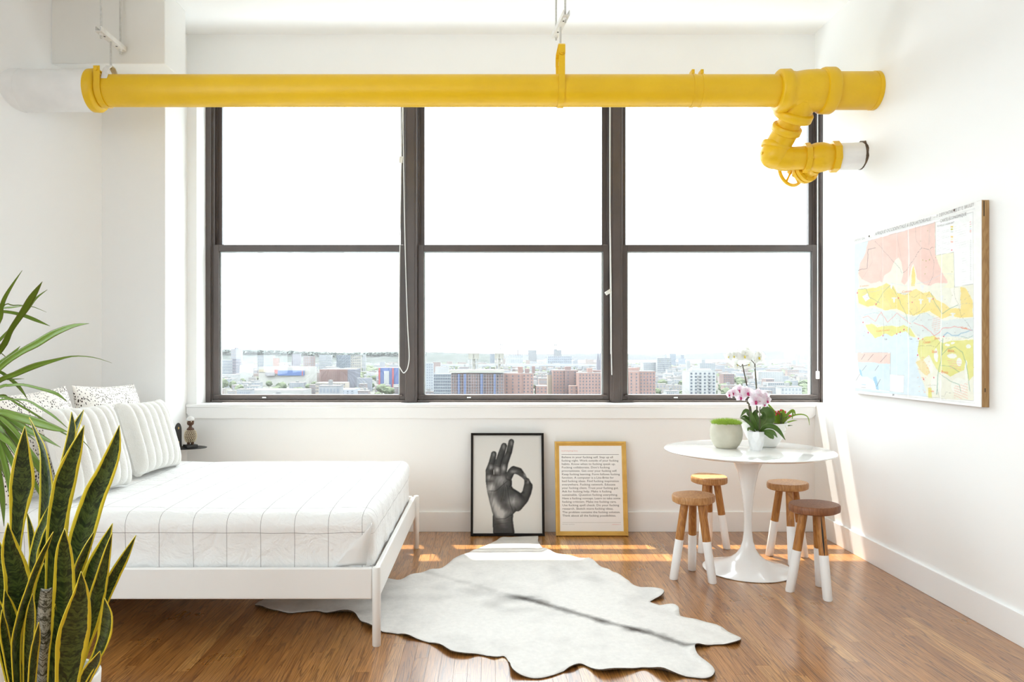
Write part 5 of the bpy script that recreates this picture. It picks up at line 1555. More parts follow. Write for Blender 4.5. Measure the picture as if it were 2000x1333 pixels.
def wall_map():
    t = thing('wall_map', 'large printed vintage economic map on wooden battens hung on the right wall', 'map', (XR - 0.0005, (YN + YF_) / 2, ZB_))
    cxm = root_loc(t)
    def place(a, b):
        y = YF_ + (YN - YF_) * a; z = ZB_ + (ZT_ - ZB_) * b
        wave = 0.0012 * math.sin(a * 23) * math.sin(b * 5 + 1)
        return (XM + wave - cxm.x, y - cxm.y, z - cxm.z)
    sh = grid_print('map_sheet', 1, 1, 440, 350, map_colours, place, t, M['print'])
    sh.data.flip_normals() if hasattr(sh.data, 'flip_normals') else None
    sh['label'] = 'pale printed map sheet with pink, yellow and green regions'
    def bb(name, *a, m='map_wood', bev=0.0015, par=t): return MB().box(*a).build(name, M[m], par, bevel=bev)
    for ya, yb in ((YN - 0.002, YN + 0.034), (YF_ - 0.034, YF_ + 0.004)):
        bt = bb('batten', XM + 0.004, XR - 0.001, ya, yb, ZB_ - 0.002, ZT_ + 0.002)
        if ya < 4:
            bb('slot', XM + 0.013, XM + 0.017, ya - 0.0006, ya + 0.002, ZT_ - 0.075, ZT_ - 0.002, m='dark', bev=0, par=bt)
            bb('slot', XM + 0.018, XM + 0.022, ya - 0.0006, ya + 0.002, ZB_ + 0.07, ZB_ + 0.088, m='dark', bev=0, par=bt)
    for za, zb in ((ZB_, ZB_ + 0.03), (ZT_ - 0.03, ZT_)):
        bb('cross_batten', XM + 0.006, XR - 0.001, YN + 0.035, YF_ - 0.035, za, zb)
    bb('paper_edge', XM - 0.0012, XM + 0.0038, YN - 0.003, YN - 0.0005, ZB_, ZT_, m='paper', bev=0)
    bb('paper_edge', XM - 0.0012, XM + 0.0058, YN - 0.002, YF_ + 0.002, ZB_ - 0.0012, ZB_ - 0.0002, m='paper', bev=0)
    for (a, b) in ((172, 272), (665, 120)):
        y, z = map_yz(a, b)
        MB().rev([(-0.0015, 0.006), (-0.003, 0.0055), (-0.004, 0.0)], (XM, y, z), (1, 0, 0), 12).build('rivet', M['brown_wood'], t)
    def put(body, ca, cb, size, m, shear=0.0, name='lettering', bold=0.0):
        (ya, za), (yb, zb) = map_yz(*ca), map_yz(*cb)
        L = abs(ya - yb)
        me = text_mesh(body, size, width=L, shear=shear, bold=bold)
        ang = math.atan2(zb - za, L)
        R = Matrix(((0, 0, -1), (-1, 0, 0), (0, 1, 0))).to_4x4()
        me.transform(Matrix.Translation((XM - 0.0022 - cxm.x, ya - cxm.y, za - cxm.z)) @ R @ Matrix.Rotation(ang, 4, 'Z'))
        return obj(name, me, M[m], sh)
    put('AFRIQUE OCCIDENTALE & \u00c9QUATORIALE', (205, 268), (532, 178), 0.026, 'ink_grey', 0.3)
    put('\u2014 P. DEFFONTAINES ET E. BRULEY', (545, 170), (780, 96), 0.024, 'ink_grey', 0.0)
    put('CARTE N\u00ba 32bis', (84, 303), (147, 286), 0.016, 'ink_grey')
    put('CARTE \u00c9CONOMIQUE', (583, 193), (735, 152), 0.024, 'ink_grey', 0)
    put('\u00c9CHELLE 1:4.500.000\u1d49', (567, 219), (664, 196), 0.013, 'ink_grey')
    put('Cacao', (486, 893), (526, 890), 0.021, 'ink_orange')
    put('Bois', (536, 948), (563, 947), 0.021, 'ink_orange')
    put('Bois', (627, 943), (662, 943), 0.022, 'ink_orange')
    put('Bois', (589, 1064), (628, 1068), 0.022, 'ink_orange')
    put('Bois', (550, 870), (578, 868), 0.018, 'ink_orange')
    put('Caf\u00e9', (704, 806), (740, 812), 0.015, 'ink_orange')
    put('Coton', (362, 600), (416, 594), 0.018, 'ink_orange')
    put('Coton', (118, 566), (168, 560), 0.014, 'ink_orange')
    put('Caf\u00e9', (515, 1172), (548, 1174), 0.013, 'ink_orange')
    put('Caf\u00e9 Cacao', (214, 826), (290, 818), 0.014, 'ink_orange')
    put('L\u00e9', (262, 872), (275, 872), 0.014, 'ink')
    put('L\u00e9', (408, 870), (420, 870), 0.013, 'ink')
wall_map()

# ================================================================== PLANTS
def crv(pts, n):
    """resample a polyline of (Vector, width) smoothly"""
    m = len(pts); out = []
    for i in range(n + 1):
        s = i / n * (m - 1); k = min(int(s), m - 2); q = s - k
        P0, P1, P2, P3 = pts[max(k - 1, 0)], pts[k], pts[k + 1], pts[min(k + 2, m - 1)]
        def cr(a, b, c, d): return 0.5 * ((2 * b) + (c - a) * q + (2 * a - 5 * b + 4 * c - d) * q * q + (3 * b - a - 3 * c + d) * q ** 3)
        out.append((cr(P0[0], P1[0], P2[0], P3[0]), max(0.0003, cr(P0[1], P1[1], P2[1], P3[1]))))
    return out

def leaf(name, pts, m, parent, roll=0.0, fold=0.25, n=18, thick=0.0, across=6, face=None, wave=0.0, seed=0, local=False):
    """blade along pts = [(Vector, full width)], from base to tip"""
    c = crv(pts, n); vs = []; fs = []; uv = []
    for i, (p, w) in enumerate(c):
        a = c[max(i - 1, 0)][0]; b = c[min(i + 1, n)][0]
        t = (b - a).normalized()
        f = (Vector(face) if face is not None else (Vector((0, 0, H)) - p)).normalized()
        side = t.cross(f)
        if side.length < 1e-4: side = t.orthogonal()
        side.normalize(); nn = side.cross(t).normalized()
        R = Matrix.Rotation(roll, 3, t); side = R @ side; nn = R @ nn
        if nn.dot(f) < 0: nn = -nn
        for k in range(across + 1):
            u = k / across * 2 - 1
            wv = wave * math.sin(i * 1.3 + seed) * (abs(u) ** 2) * (1 if u > 0 else -1)
            vs.append(p + side * (u * w / 2) - nn * (fold * (1 - u * u) * w / 2) + nn * wv * w)
    for i in range(n):
        for k in range(across):
            fs.append((i * (across + 1) + k, i * (across + 1) + k + 1, (i + 1) * (across + 1) + k + 1, (i + 1) * (across + 1) + k))
            uv += [((k / across * 2 - 1), i / n), ((k + 1) / across * 2 - 1, i / n), ((k + 1) / across * 2 - 1, (i + 1) / n), (k / across * 2 - 1, (i + 1) / n)]
    off = Vector((0, 0, 0)) if local else root_loc(parent)
    me = bpy.data.meshes.new(name); me.from_pydata([tuple(Vector(v) - off) for v in vs], [], fs)
    l = me.uv_layers.new(name='UVMap'); l.data.foreach_set('uv', [x for p in uv for x in p])
    o = obj(name, me, m, parent, sm=True)
    if thick > 0:
        s = o.modifiers.new('thickness', 'SOLIDIFY'); s.thickness = thick; s.offset = 0
    return o

def snake_plant():
    Yc = 2.0
    c = P(103, 1333, Yc)
    t = thing('snake_plant', 'tall snake plant with yellow edged banded leaves in a white pot', 'potted plant', (c.x, Yc, 0))
    MB().rev([(0.0, 0.085), (0.004, 0.090), (0.35, 0.116), (0.408, 0.119), (0.413, 0.115), (0.41, 0.110), (0.38, 0.108), (0.38, 0.0)], (c.x, Yc, 0.001), (0, 0, 1), 48).build('pot', M['pot_white'], t, sm=True)
    MB().rev([(0.381, 0.107), (0.388, 0.08), (0.390, 0.0)], (c.x, Yc, 0), (0, 0, 1), 32).build('soil', M['soil'], t, sm=True)
    sc = 2.5
    L = [  # (path tip to base in picture units, widths), depth at tip, depth at base, roll
        ([(122, 82), (112, 230), (108, 370), (85, 560), (78, 800), (120, 1345)], [2, 70, 104, 62, 40, 36], 1.98, 2.0, 0.1),
        ([(142, 40), (178, 120), (212, 215), (226, 400), (214, 560), (205, 800), (180, 1345)], [2, 18, 34, 62, 50, 40, 34], 2.10, 2.03, -0.3),
        ([(350, 12), (352, 110), (325, 250), (285, 420), (260, 600), (240, 900), (225, 1345)], [2, 42, 52, 50, 42, 38, 34], 2.12, 2.06, 0.5),
        ([(408, 3), (380, 60), (352, 130), (340, 300), (320, 500), (280, 900), (250, 1345)], [2, 30, 40, 44, 40, 36, 32], 2.16, 2.08, -0.4),
        ([(411, 78), (372, 190), (330, 310), (300, 440), (275, 600), (255, 850), (235, 1345)], [2, 56, 92, 98, 84, 60, 40], 2.00, 2.02, 0.15),
        ([(583, 78), (556, 200), (510, 320), (462, 420), (405, 600), (365, 760), (310, 1050), (275, 1345)], [2, 62, 88, 104, 112, 100, 70, 40], 1.97, 2.02, -0.12),
        ([(38, 555), (50, 680), (85, 820), (95, 960), (100, 1150), (130, 1345)], [2, 74, 112, 116, 80, 48], 1.86, 1.96, 0.15),
        ([(316, 582), (312, 680), (314, 800), (312, 930), (300, 1040), (270, 1200), (250, 1345)], [2, 64, 88, 98, 88, 60, 40], 1.84, 1.93, 0.0),
        ([(460, 597), (420, 690), (385, 780), (350, 900), (315, 1080), (275, 1345)], [2, 46, 56, 52, 44, 36], 1.94, 1.98, 0.7),
        ([(549, 558), (510, 660), (465, 770), (430, 900), (385, 1080), (300, 1345)], [2, 54, 86, 92, 70, 40], 1.90, 1.96, -0.2),
        ([(548, 602), (524, 700), (490, 850), (452, 1000), (400, 1180), (330, 1345)], [2, 34, 66, 84, 66, 40], 1.87, 1.94, 0.3),
        ([(664, 616), (610, 720), (555, 820), (505, 930), (430, 1120), (330, 1345)], [2, 40, 56, 58, 48, 36], 1.95, 1.98, 0.2),
        ([(396, 792), (395, 900), (375, 1020), (355, 1130), (340, 1250), (320, 1352)], [2, 70, 124, 142, 122, 90], 1.78, 1.90, 0.05),
        ([(510, 922), (520, 1000), (512, 1080), (490, 1160), (440, 1260), (350, 1350)], [2, 56, 72, 60, 46, 36], 1.84, 1.92, -0.5),
        ([(261, 598), (205, 720), (155, 850), (110, 1000), (80, 1160), (90, 1345)], [2, 38, 46, 58, 56, 44], 1.80, 1.90, 0.75),
        ([(237, 472), (215, 550), (180, 640), (155, 800), (150, 1345)], [2, 44, 46, 40, 34], 2.02, 2.03, -0.6),
        ([(22, 880), (45, 980), (68, 1080), (80, 1200), (115, 1345)], [2, 58, 66, 54, 40], 1.86, 1.94, 0.4),
        ([(-6, 640), (8, 760), (28, 900), (50, 1100), (90, 1345)], [2, 70, 78, 60, 40], 1.95, 1.98, -0.2),
        ([(488, 1182), (468, 1230), (430, 1290), (370, 1350)], [2, 46, 62, 50], 1.86, 1.92, 0.2),
        ([(130, 500), (150, 590), (165, 720), (175, 900), (180, 1345)], [2, 26, 36, 36, 32], 2.08, 2.05, 0.3),
        ([(215, 750), (205, 860), (195, 1000), (190, 1345)], [2, 60, 66, 44], 2.03, 2.03, 0.1),
        ([(160, 900), (150, 1000), (140, 1150), (135, 1345)], [2, 44, 52, 42], 1.84, 1.92, -0.2),
        ([(270, 950), (262, 1060), (255, 1200), (245, 1345)], [2, 40, 52, 40], 1.88, 1.94, 0.4),
        ([(190, 1040), (180, 1120), (165, 1230), (150, 1345)], [2, 36, 46, 40], 1.80, 1.90, 0.6),
        ([(-20, 900), (0, 1020), (20, 1150), (70, 1345)], [2, 60, 60, 44], 1.90, 1.95, 0.0),
        ([(10, 980), (20, 1080), (45, 1220), (80, 1345)], [2, 40, 44, 36], 1.84, 1.92, 0.3),
    ]
    for k, (pp, ws, yt, yb, roll) in enumerate(L):
        m = len(pp); pts = []
        for i, (a, b) in enumerate(pp):
            f = i / (m - 1); Y = yt + (yb - yt) * f
            q = P(a / sc, 800 + b / sc, Y)
            if i == m - 1: q.z = 0.385
            pts.append((q, ws[i] / sc / F * Y))
        leaf('leaf', pts[::-1], M['snake'], t, roll, 0.30, 22, 0.0022, 8, wave=0.02, seed=k)
    gp = [(228, 872), (222, 960), (216, 1080), (210, 1200), (206, 1345)]
    pts = [(P(a / sc, 800 + b / sc, 1.86 + 0.06 * i / 4), w / sc / F * 1.9) for i, ((a, b), w) in enumerate(zip(gp, [46, 62, 64, 58, 44]))]
    leaf('leaf', pts[::-1], M['snake_grey'], t, 0.0, -0.5, 16, 0.002, 8)['label'] = 'old grey banded leaf'
snake_plant()

def dracaena():
    Yc = 2.42
    base = P(-85, 790, Yc)
    t = thing('dracaena_plant', 'dracaena with long thin arching green leaves entering from the left edge', 'potted plant', (base.x, Yc, 0))
    MB().rev([(0.0, 0.12), (0.005, 0.125), (0.28, 0.155), (0.30, 0.156), (0.302, 0.146), (0.27, 0.142), (0.27, 0.0)], (base.x, Yc, 0.001), (0, 0, 1), 40).build('pot', M['pot_white'], t, sm=True)
    MB().rev([(0.271, 0.141), (0.28, 0.0)], (base.x, Yc, 0), (0, 0, 1), 24).build('soil', M['soil'], t)
    MB().tube([(base.x + 0.01, Yc, 0.26), (base.x - 0.015, Yc + 0.02, 0.6), (base.x + 0.005, Yc, 0.95), (base.x, Yc, base.z + 0.02)], [0.024, 0.021, 0.019, 0.017], 14).build('trunk', M['bark'], t, sm=True)
    s = 3.808
    L = [  # tip to the picture's left edge
        ([(165, -5), (100, 90), (40, 190), (10, 270), (-20, 400)], [2, 14, 26, 28, 26], 2.30, (-75, 735)),
        ([(315, 78), (240, 190), (160, 320), (80, 440), (0, 590)], [2, 46, 44, 38, 42], 2.25, (-70, 760)),
        ([(352, 138), (270, 200), (200, 290), (110, 400), (-10, 520)], [2, 14, 20, 20, 20], 2.45, (-70, 740)),
        ([(178, 257), (100, 268), (20, 275), (-60, 300)], [2, 12, 14, 14], 2.35, (-75, 700)),
        ([(346, 306), (280, 278), (225, 262), (100, 255), (0, 290)], [1, 4, 6, 8, 10], 2.55, (-75, 720)),
        ([(372, 409), (260, 362), (150, 322), (15, 300), (-80, 320)], [2, 26, 26, 22, 20], 2.50, (-80, 690)),
        ([(662, 389), (540, 408), (400, 462), (270, 540), (150, 605), (0, 715)], [2, 30, 50, 54, 46, 42], 2.20, (-70, 790)),
        ([(150, 558), (70, 640), (0, 690), (-60, 740)], [2, 38, 44, 40], 2.36, (-75, 780)),
        ([(832, 684), (700, 643), (545, 633), (400, 665), (250, 708), (100, 772), (0, 812)], [1, 6, 10, 26, 46, 42, 36], 2.30, (-75, 790)),
        ([(205, 952), (140, 860), (60, 790), (0, 750), (-90, 730)], [2, 24, 24, 22, 20], 2.48, (-80, 770)),
        ([(500, 972), (420, 912), (300, 875), (170, 845), (60, 850), (0, 862)], [2, 24, 22, 20, 22, 22], 2.30, (-80, 790)),
        ([(502, 1168), (400, 1080), (290, 1010), (200, 962), (90, 955), (0, 958)], [2, 16, 18, 14, 14, 14], 2.26, (-78, 800)),
        ([(505, 1196), (400, 1165), (250, 1118), (100, 1075), (0, 1048)], [2, 50, 74, 66, 52], 2.18, (-70, 800)),
        ([(452, 1312), (330, 1245), (200, 1180), (80, 1100), (0, 1055)], [2, 30, 52, 56, 50], 2.30, (-75, 800)),
        ([(680, 1335), (600, 1250), (480, 1210), (300, 1090), (150, 1000), (0, 930)], [1, 8, 10, 14, 16, 18], 2.36, (-75, 790)),
        ([(180, 801), (120, 803), (60, 806), (0, 815)], [1, 8, 10, 10], 2.4, (-75, 790)),
        ([(200, 1010), (140, 970), (60, 940), (0, 925)], [1, 8, 12, 14], 2.52, (-75, 790)),
        # the dense lower skirt
        ([(300, 1420), (220, 1330), (120, 1200), (40, 1120), (-30, 1080)], [2, 26, 34, 34, 30], 2.26, (-70, 805)),
        ([(380, 1560), (290, 1440), (180, 1320), (80, 1210), (0, 1130)], [2, 28, 40, 40, 34], 2.36, (-70, 805)),
        ([(260, 1600), (190, 1460), (110, 1330), (30, 1220), (-40, 1140)], [2, 30, 40, 38, 32], 2.24, (-70, 810)),
        ([(200, 1720), (150, 1560), (90, 1420), (20, 1290), (-40, 1190)], [2, 30, 42, 38, 30], 2.30, (-70, 810)),
        ([(340, 1760), (270, 1600), (180, 1440), (80, 1300), (0, 1200)], [2, 26, 36, 36, 32], 2.42, (-70, 810)),
        ([(90, 1760), (70, 1600), (40, 1450), (0, 1320), (-50, 1220)], [2, 30, 42, 40, 32], 2.22, (-68, 812)),
        ([(430, 1690), (350, 1560), (250, 1430), (140, 1310), (20, 1200)], [2, 20, 28, 28, 26], 2.46, (-70, 805)),
        ([(160, 1820), (110, 1680), (60, 1540), (0, 1400), (-50, 1260)], [2, 30, 36, 36, 30], 2.44, (-68, 812)),
        ([(30, 1900), (20, 1720), (0, 1560), (-30, 1400), (-60, 1250)], [2, 36, 44, 40, 30], 2.30, (-68, 812)),
        ([(120, 1330), (70, 1280), (20, 1240), (-40, 1190)], [2, 30, 40, 36], 2.16, (-70, 805)),
        ([(260, 1260), (180, 1200), (90, 1150), (0, 1120)], [2, 20, 24, 24], 2.4, (-70, 800)),
    ]
    # the rest of the rosette, arching away to the left and to the back
    for k in range(22):
        a = math.radians(95 + k * 9.5 + 5 * math.sin(k * 3.1)); el = 0.9 - 1.25 * ((k * 7) % 22) / 22
        ln = 0.42 + 0.10 * math.sin(k * 1.3)
        d = Vector((math.cos(a) * math.cos(el), math.sin(a) * math.cos(el), math.sin(el)))
        if d.x > 0.05: continue
        c0 = Vector((base.x, Yc, base.z + 0.03 + 0.03 * math.sin(k)))
        pts = [(c0, 0.012), (c0 + d * ln * 0.35, 0.020), (c0 + d * ln * 0.7 - Vector((0, 0, 0.05)), 0.018), (c0 + d * ln - Vector((0, 0, 0.16)), 0.001)]
        leaf('leaf', pts, M['drac'], t, 0.3 * math.sin(k), 0.22, 16, 0.0008, 4, face=(0.2, -0.4, 1.0))
    for k, (pp, ws, yt, crown) in enumerate(L):
        pts = []
        m = len(pp)
        for i, (a, b) in enumerate(pp):
            Y = yt + (Yc - yt) * (i / m)
            pts.append((P(a / s, 530 + b / s, Y), ws[i] / s / F * Y))
        cr = P(crown[0], crown[1], Yc + 0.03 * math.sin(k * 2.1)); cr.z = min(cr.z, base.z + 0.10)
        pts.append((cr, max(0.010, ws[-1] / s / F * 2.3 * 0.6)))
        leaf('leaf', pts[::-1], M['drac'], t, 0.35 * math.sin(k * 1.7), 0.22, 20, 0.0008, 4)
dracaena()

# ------------------------------------------------------------------ flowers
def flower(name, root, c, face, size, pm, lip_m, seed):
    """moth orchid blossom: two broad petals, three sepals and a lip"""
    f = Vector(face).normalized(); up = Vector((0, 0, 1)); r = up.cross(f).normalized(); up = f.cross(r).normalized()
    off = root_loc(root); vs = []; fs = []; uvs = []
    def petal(ang, ln, wd, lift):
        d = r * math.sin(ang) + up * math.cos(ang); sd = f.cross(d).normalized()
        n = 7; a = 5; b0 = len(vs)
        for i in range(n + 1):
            q = i / n; w = wd * math.sin(math.pi * (0.10 + 0.88 * q) ** 0.8) ** 0.65
            for k in range(a):
                u = k / (a - 1) * 2 - 1
                vs.append(c + d * (ln * q) + sd * (u * w / 2) + f * (lift * q * q * size + 0.10 * size * (1 - q) * (abs(u)) - 0.05 * size * u * u * q))
        for i in range(n):
            for k in range(a - 1):
                fs.append((b0 + i * a + k, b0 + i * a + k + 1, b0 + (i + 1) * a + k + 1, b0 + (i + 1) * a + k))
                uvs.extend([(0, i / n), (1, i / n), (1, (i + 1) / n), (0, (i + 1) / n)])
    for ang, ln, wd, li in ((0.0, 0.55, 0.42, 0.05), (2.35, 0.54, 0.38, 0.02), (-2.35, 0.54, 0.38, 0.02), (1.35, 0.58, 0.68, 0.10), (-1.35, 0.58, 0.68, 0.10)):
        petal(ang + 0.08 * math.sin(seed + ang), ln * size, wd * size, li)
    me = bpy.data.meshes.new(name); me.from_pydata([tuple(Vector(v) - off) for v in vs], [], fs)
    l = me.uv_layers.new(name='UVMap'); l.data.foreach_set('uv', [x for p in uvs for x in p])
    o = obj(name, me, pm, root, sm=True)
    size2 = size
    if lip_m is M['lip_yellow']: size = size * 0.6
    q = MB().ball(c + f * (0.08 * size) - up * (0.08 * size), 0.10 * size, 10, 7, (1, 1, 1.2))
    q.ball(c + f * (0.13 * size) - up * (0.20 * size), 0.07 * size, 8, 6, (1.3, 1, 0.8))
    q.build('lip', lip_m, o, sm=True)
    return o

zt = 0.7205
def pink_orchid():
    sc = 6.35
    def Q(a, b, Y): return P(1400 + a / sc, 680 + b / sc, Y)
    Yc = 4.34
    c = Q(488, 1250, Yc)
    t = thing('orchid_in_faceted_pot', 'small pink and white orchid in a faceted white pot on the table', 'potted plant', (c.x, Yc, zt))
    # faceted pot: twisted octagon rings
    n = 8; vs = []; fs = []
    prof = [(0.0, 0.036, 0.0), (0.045, 0.043, 0.39), (0.085, 0.0515, 0.0), (0.112, 0.049, 0.0), (0.110, 0.0455, 0.0), (0.096, 0.0445, 0.0)]
    for (z, rr, ph) in prof:
        for k in range(n):
            a = 2 * math.pi * k / n + ph; vs.append((rr * math.cos(a), rr * math.sin(a), z))
    for i in range(len(prof) - 1):
        for k in range(n):
            a, b, c2, d2 = i * n + k, i * n + (k + 1) % n, (i + 1) * n + (k + 1) % n, (i + 1) * n + k
            if i < 2: fs += [(a, b, d2), (b, c2, d2)] if i == 0 else [(a, b, c2), (a, c2, d2)]
            else: fs.append((a, b, c2, d2))
    fs.append(tuple(range(n - 1, -1, -1)))
    MB().add(vs, fs).build('pot', M['facet'], t, local=True)
    MB().rev([(0.097, 0.0445), (0.101, 0.0)], (0, 0, 0), (0, 0, 1), 16).build('bark_mix', M['soil'], t, local=True)
    top = Q(488, 1040, Yc)
    def lf(pp, ws, ys, roll=0.0, fold=0.25, m='orchid_leaf'):
        pts = [(Q(a, b, y), w / sc / F * y) for (a, b), w, y in zip(pp, ws, ys)]
        leaf('leaf', pts, M[m], t, roll, fold, 14, 0.0016, 6)
    lf([(530, 1035), (560, 960), (620, 880), (600, 800), (535, 785)], [30, 110, 190, 170, 20], [4.34, 4.36, 4.38, 4.36, 4.33], 0.1, 0.15)
    lf([(540, 1040), (600, 980), (690, 975), (770, 1030), (850, 1145)], [30, 60, 70, 55, 4], [4.34, 4.30, 4.27, 4.25, 4.24], 0.5)
    lf([(560, 1040), (640, 1030), (700, 1050), (750, 1112)], [24, 44, 50, 6], [4.33, 4.28, 4.25, 4.23], 0.4)
    lf([(560, 1045), (620, 1060), (680, 1100), (700, 1130)], [24, 60, 60, 10], [4.33, 4.29, 4.26, 4.25], 0.2)
    lf([(500, 1030), (475, 960), (440, 870), (425, 785)], [24, 56, 56, 8], [4.34, 4.33, 4.31, 4.30], -0.3)
    lf([(470, 1035), (430, 960), (350, 890), (285, 868)], [20, 36, 36, 4], [4.34, 4.32, 4.30, 4.28], 0.4)
    lf([(480, 1040), (440, 1010), (395, 1000), (385, 1030)], [20, 34, 30, 8], [4.33, 4.30, 4.29, 4.28], 0.3)
    lf([(545, 1030), (515, 940), (490, 860), (480, 790)], [24, 60, 60, 8], [4.37, 4.40, 4.42, 4.42], 0.2)
    def stem(pp, r, ys): MB().tube([Q(a, b, y) for (a, b), y in zip(pp, ys)], r, 8).build('stem', M['stem'], t, sm=True)
    stem([(470, 1040), (432, 930), (408, 800), (392, 690), (378, 620), (340, 590), (262, 570), (205, 560)], [0.0032, 0.003, 0.0028, 0.0026, 0.0022, 0.0018, 0.0015, 0.0012], [4.34, 4.34, 4.33, 4.33, 4.32, 4.31, 4.31, 4.31])
    stem([(420, 990), (412, 880), (402, 760), (385, 660)], [0.003, 0.0028, 0.0024, 0.002], [4.33, 4.33, 4.32, 4.32])
    stem([(533, 1040), (535, 900), (533, 770), (545, 690), (580, 660), (640, 665)], [0.0034, 0.0032, 0.003, 0.0024, 0.0018, 0.0014], [4.34, 4.34, 4.33, 4.32, 4.31, 4.31])
    for k, (a, b, sz, fc, y) in enumerate(((160, 580, 0.048, (-0.9, -0.5, -0.1), 4.30), (205, 560, 0.060, (-0.5, -0.9, 0), 4.30), (280, 525, 0.070, (-0.4, -0.9, 0.1), 4.31), (380, 560, 0.080, (0.15, -1, 0.3), 4.29), (300, 610, 0.062, (-0.2, -0.8, -0.4), 4.31), (485, 660, 0.080, (-0.2, -1, -0.15), 4.28), (520, 630, 0.085, (0.2, -1, 0.1), 4.29), (520, 575, 0.076, (0.0, -0.9, 0.4), 4.31), (610, 605, 0.060, (0.6, -0.8, 0.1), 4.31), (625, 655, 0.056, (0.5, -0.9, -0.1), 4.29), (592, 700, 0.044, (0.3, -0.9, -0.3), 4.29))):
        flower('flower', t, Q(a, b, y), fc, sz, M['petal_pink'], M['lip_magenta'], k)
    MB().ball(Q(380, 685, 4.32), 0.006, 10, 8).build('bud', M['stem'], t, sm=True)
pink_orchid()

def bowl_planter():
    sc = 6.35
    def Q(a, b, Y): return P(1400 + a / sc, 680 + b / sc, Y)
    Yc = 4.53
    cx = Q(590, 1200, Yc).x
    t = thing('white_bowl_planter', 'white bowl with tall white orchids and a lime green bromeliad on the table', 'potted plant', (cx, Yc, zt))
    MB().rev([(0.0, 0.070), (0.004, 0.074), (0.05, 0.105), (0.10, 0.128), (0.145, 0.139), (0.148, 0.137), (0.145, 0.133), (0.13, 0.128), (0.13, 0.0)], (0, 0, 0), (0, 0, 1), 56).build('bowl', M['pot_white'], t, local=True, sm=True)
    MB().rev([(0.131, 0.127), (0.140, 0.07), (0.142, 0.0)], (0, 0, 0), (0, 0, 1), 28).build('bark_mix', M['soil'], t, local=True, sm=True)
    def stem(pp, r, ys): MB().tube([Q(a, b, y) for (a, b), y in zip(pp, ys)], r, 8).build('stem', M['stem'], t, sm=True)
    stem([(440, 960), (425, 780), (395, 600), (365, 420), (335, 290), (318, 200)], [0.0045, 0.0042, 0.004, 0.0038, 0.0034, 0.003], [4.50, 4.49, 4.48, 4.47, 4.46, 4.46])
    stem([(430, 960), (410, 780), (388, 560), (352, 380), (332, 250)], [0.003, 0.003, 0.003, 0.0025, 0.002], [4.51, 4.50, 4.49, 4.48, 4.47])
    stem([(318, 205), (300, 235), (245, 200)], [0.002, 0.0018, 0.0014], [4.46, 4.45, 4.45])
    stem([(322, 225), (360, 218), (400, 205)], [0.002, 0.0018, 0.0014], [4.46, 4.45, 4.45])
    stem([(500, 970), (497, 720), (495, 560), (485, 400), (474, 250), (470, 110)], [0.0048, 0.0045, 0.0046, 0.0042, 0.0038, 0.003], [4.50, 4.49, 4.48, 4.47, 4.46, 4.46])
    stem([(470, 200), (450, 175), (410, 135), (360, 110)], [0.003, 0.0026, 0.002, 0.0016], [4.46, 4.45, 4.44, 4.44])
    stem([(300, 125), (236, 128)], [0.0018, 0.0014], [4.45, 4.45])
    for k, (a, b, sz, fc, y) in enumerate(((150, 105, 0.062, (-0.9, -0.5, 0.1), 4.44), (215, 100, 0.074, (-0.3, -1, -0.1), 4.43), (270, 75, 0.07, (0.1, -0.8, 0.5), 4.46), (345, 100, 0.096, (-0.1, -1, 0.0), 4.42), (380, 50, 0.085, (0.2, -0.9, 0.4), 4.45), (420, 100, 0.08, (0.4, -0.7, 0.2), 4.47), (520, 115, 0.095, (0.5, -0.8, -0.1), 4.44), (255, 205, 0.088, (-0.3, 0.6, -0.3), 4.48), (400, 200, 0.088, (0.3, 0.6, -0.3), 4.48))):
        flower('flower', t, Q(a, b, y), fc, sz, M['petal_white'], M['lip_yellow'], k + 20)
    def lf(pp, ws, ys, m, roll=0.0, fold=0.25):
        pts = [(Q(a, b, y), w / sc / F * y) for (a, b), w, y in zip(pp, ws, ys)]
        leaf('leaf', pts, M[m], t, roll, fold, 14, 0.0012, 6)
    lf([(450, 960), (420, 850), (360, 780), (290, 860)], [30, 60, 56, 4], [4.50, 4.47, 4.44, 4.42], 'orchid_leaf', 0.5)
    lf([(460, 970), (400, 900), (350, 850), (300, 862)], [30, 40, 36, 4], [4.52, 4.5, 4.48, 4.46], 'orchid_leaf', -0.3)
    lf([(470, 960), (460, 860), (490, 790), (520, 800)], [30, 60, 50, 10], [4.53, 4.52, 4.50, 4.48], 'orchid_leaf', 0.2)
    lf([(540, 960), (500, 880), (470, 900), (455, 960)], [26, 60, 56, 14], [4.50, 4.46, 4.44, 4.43], 'orchid_leaf', 0.2)
    br = [([(790, 960), (750, 850), (690, 770), (628, 682)], [26, 34, 34, 8]), ([(780, 960), (700, 830), (600, 745), (545, 722)], [26, 34, 30, 6]), ([(790, 970), (770, 880), (775, 800), (805, 800)], [30, 50, 44, 12]), ([(800, 965), (835, 850), (820, 795), (795, 800), (820, 960)], [26, 40, 48, 50, 12]), ([(810, 965), (850, 860), (900, 800), (950, 775), (975, 835)], [24, 30, 30, 30, 8]), ([(800, 970), (870, 880), (960, 835), (1060, 825), (1130, 860), (1150, 960)], [22, 22, 18, 14, 10, 3]), ([(800, 970), (860, 930), (940, 905), (1000, 900)], [20, 20, 16, 2]), ([(805, 970), (880, 965), (940, 962)], [16, 14, 2]), ([(780, 975), (730, 930), (700, 870), (690, 830)], [24, 36, 30, 4]), ([(770, 975), (740, 990), (760, 1040), (785, 1085)], [22, 34, 34, 4]), ([(800, 960), (880, 830), (940, 790), (935, 880)], [18, 24, 22, 6]), ([(790, 960), (800, 870), (780, 800), (700, 830)], [24, 30, 28, 6])]
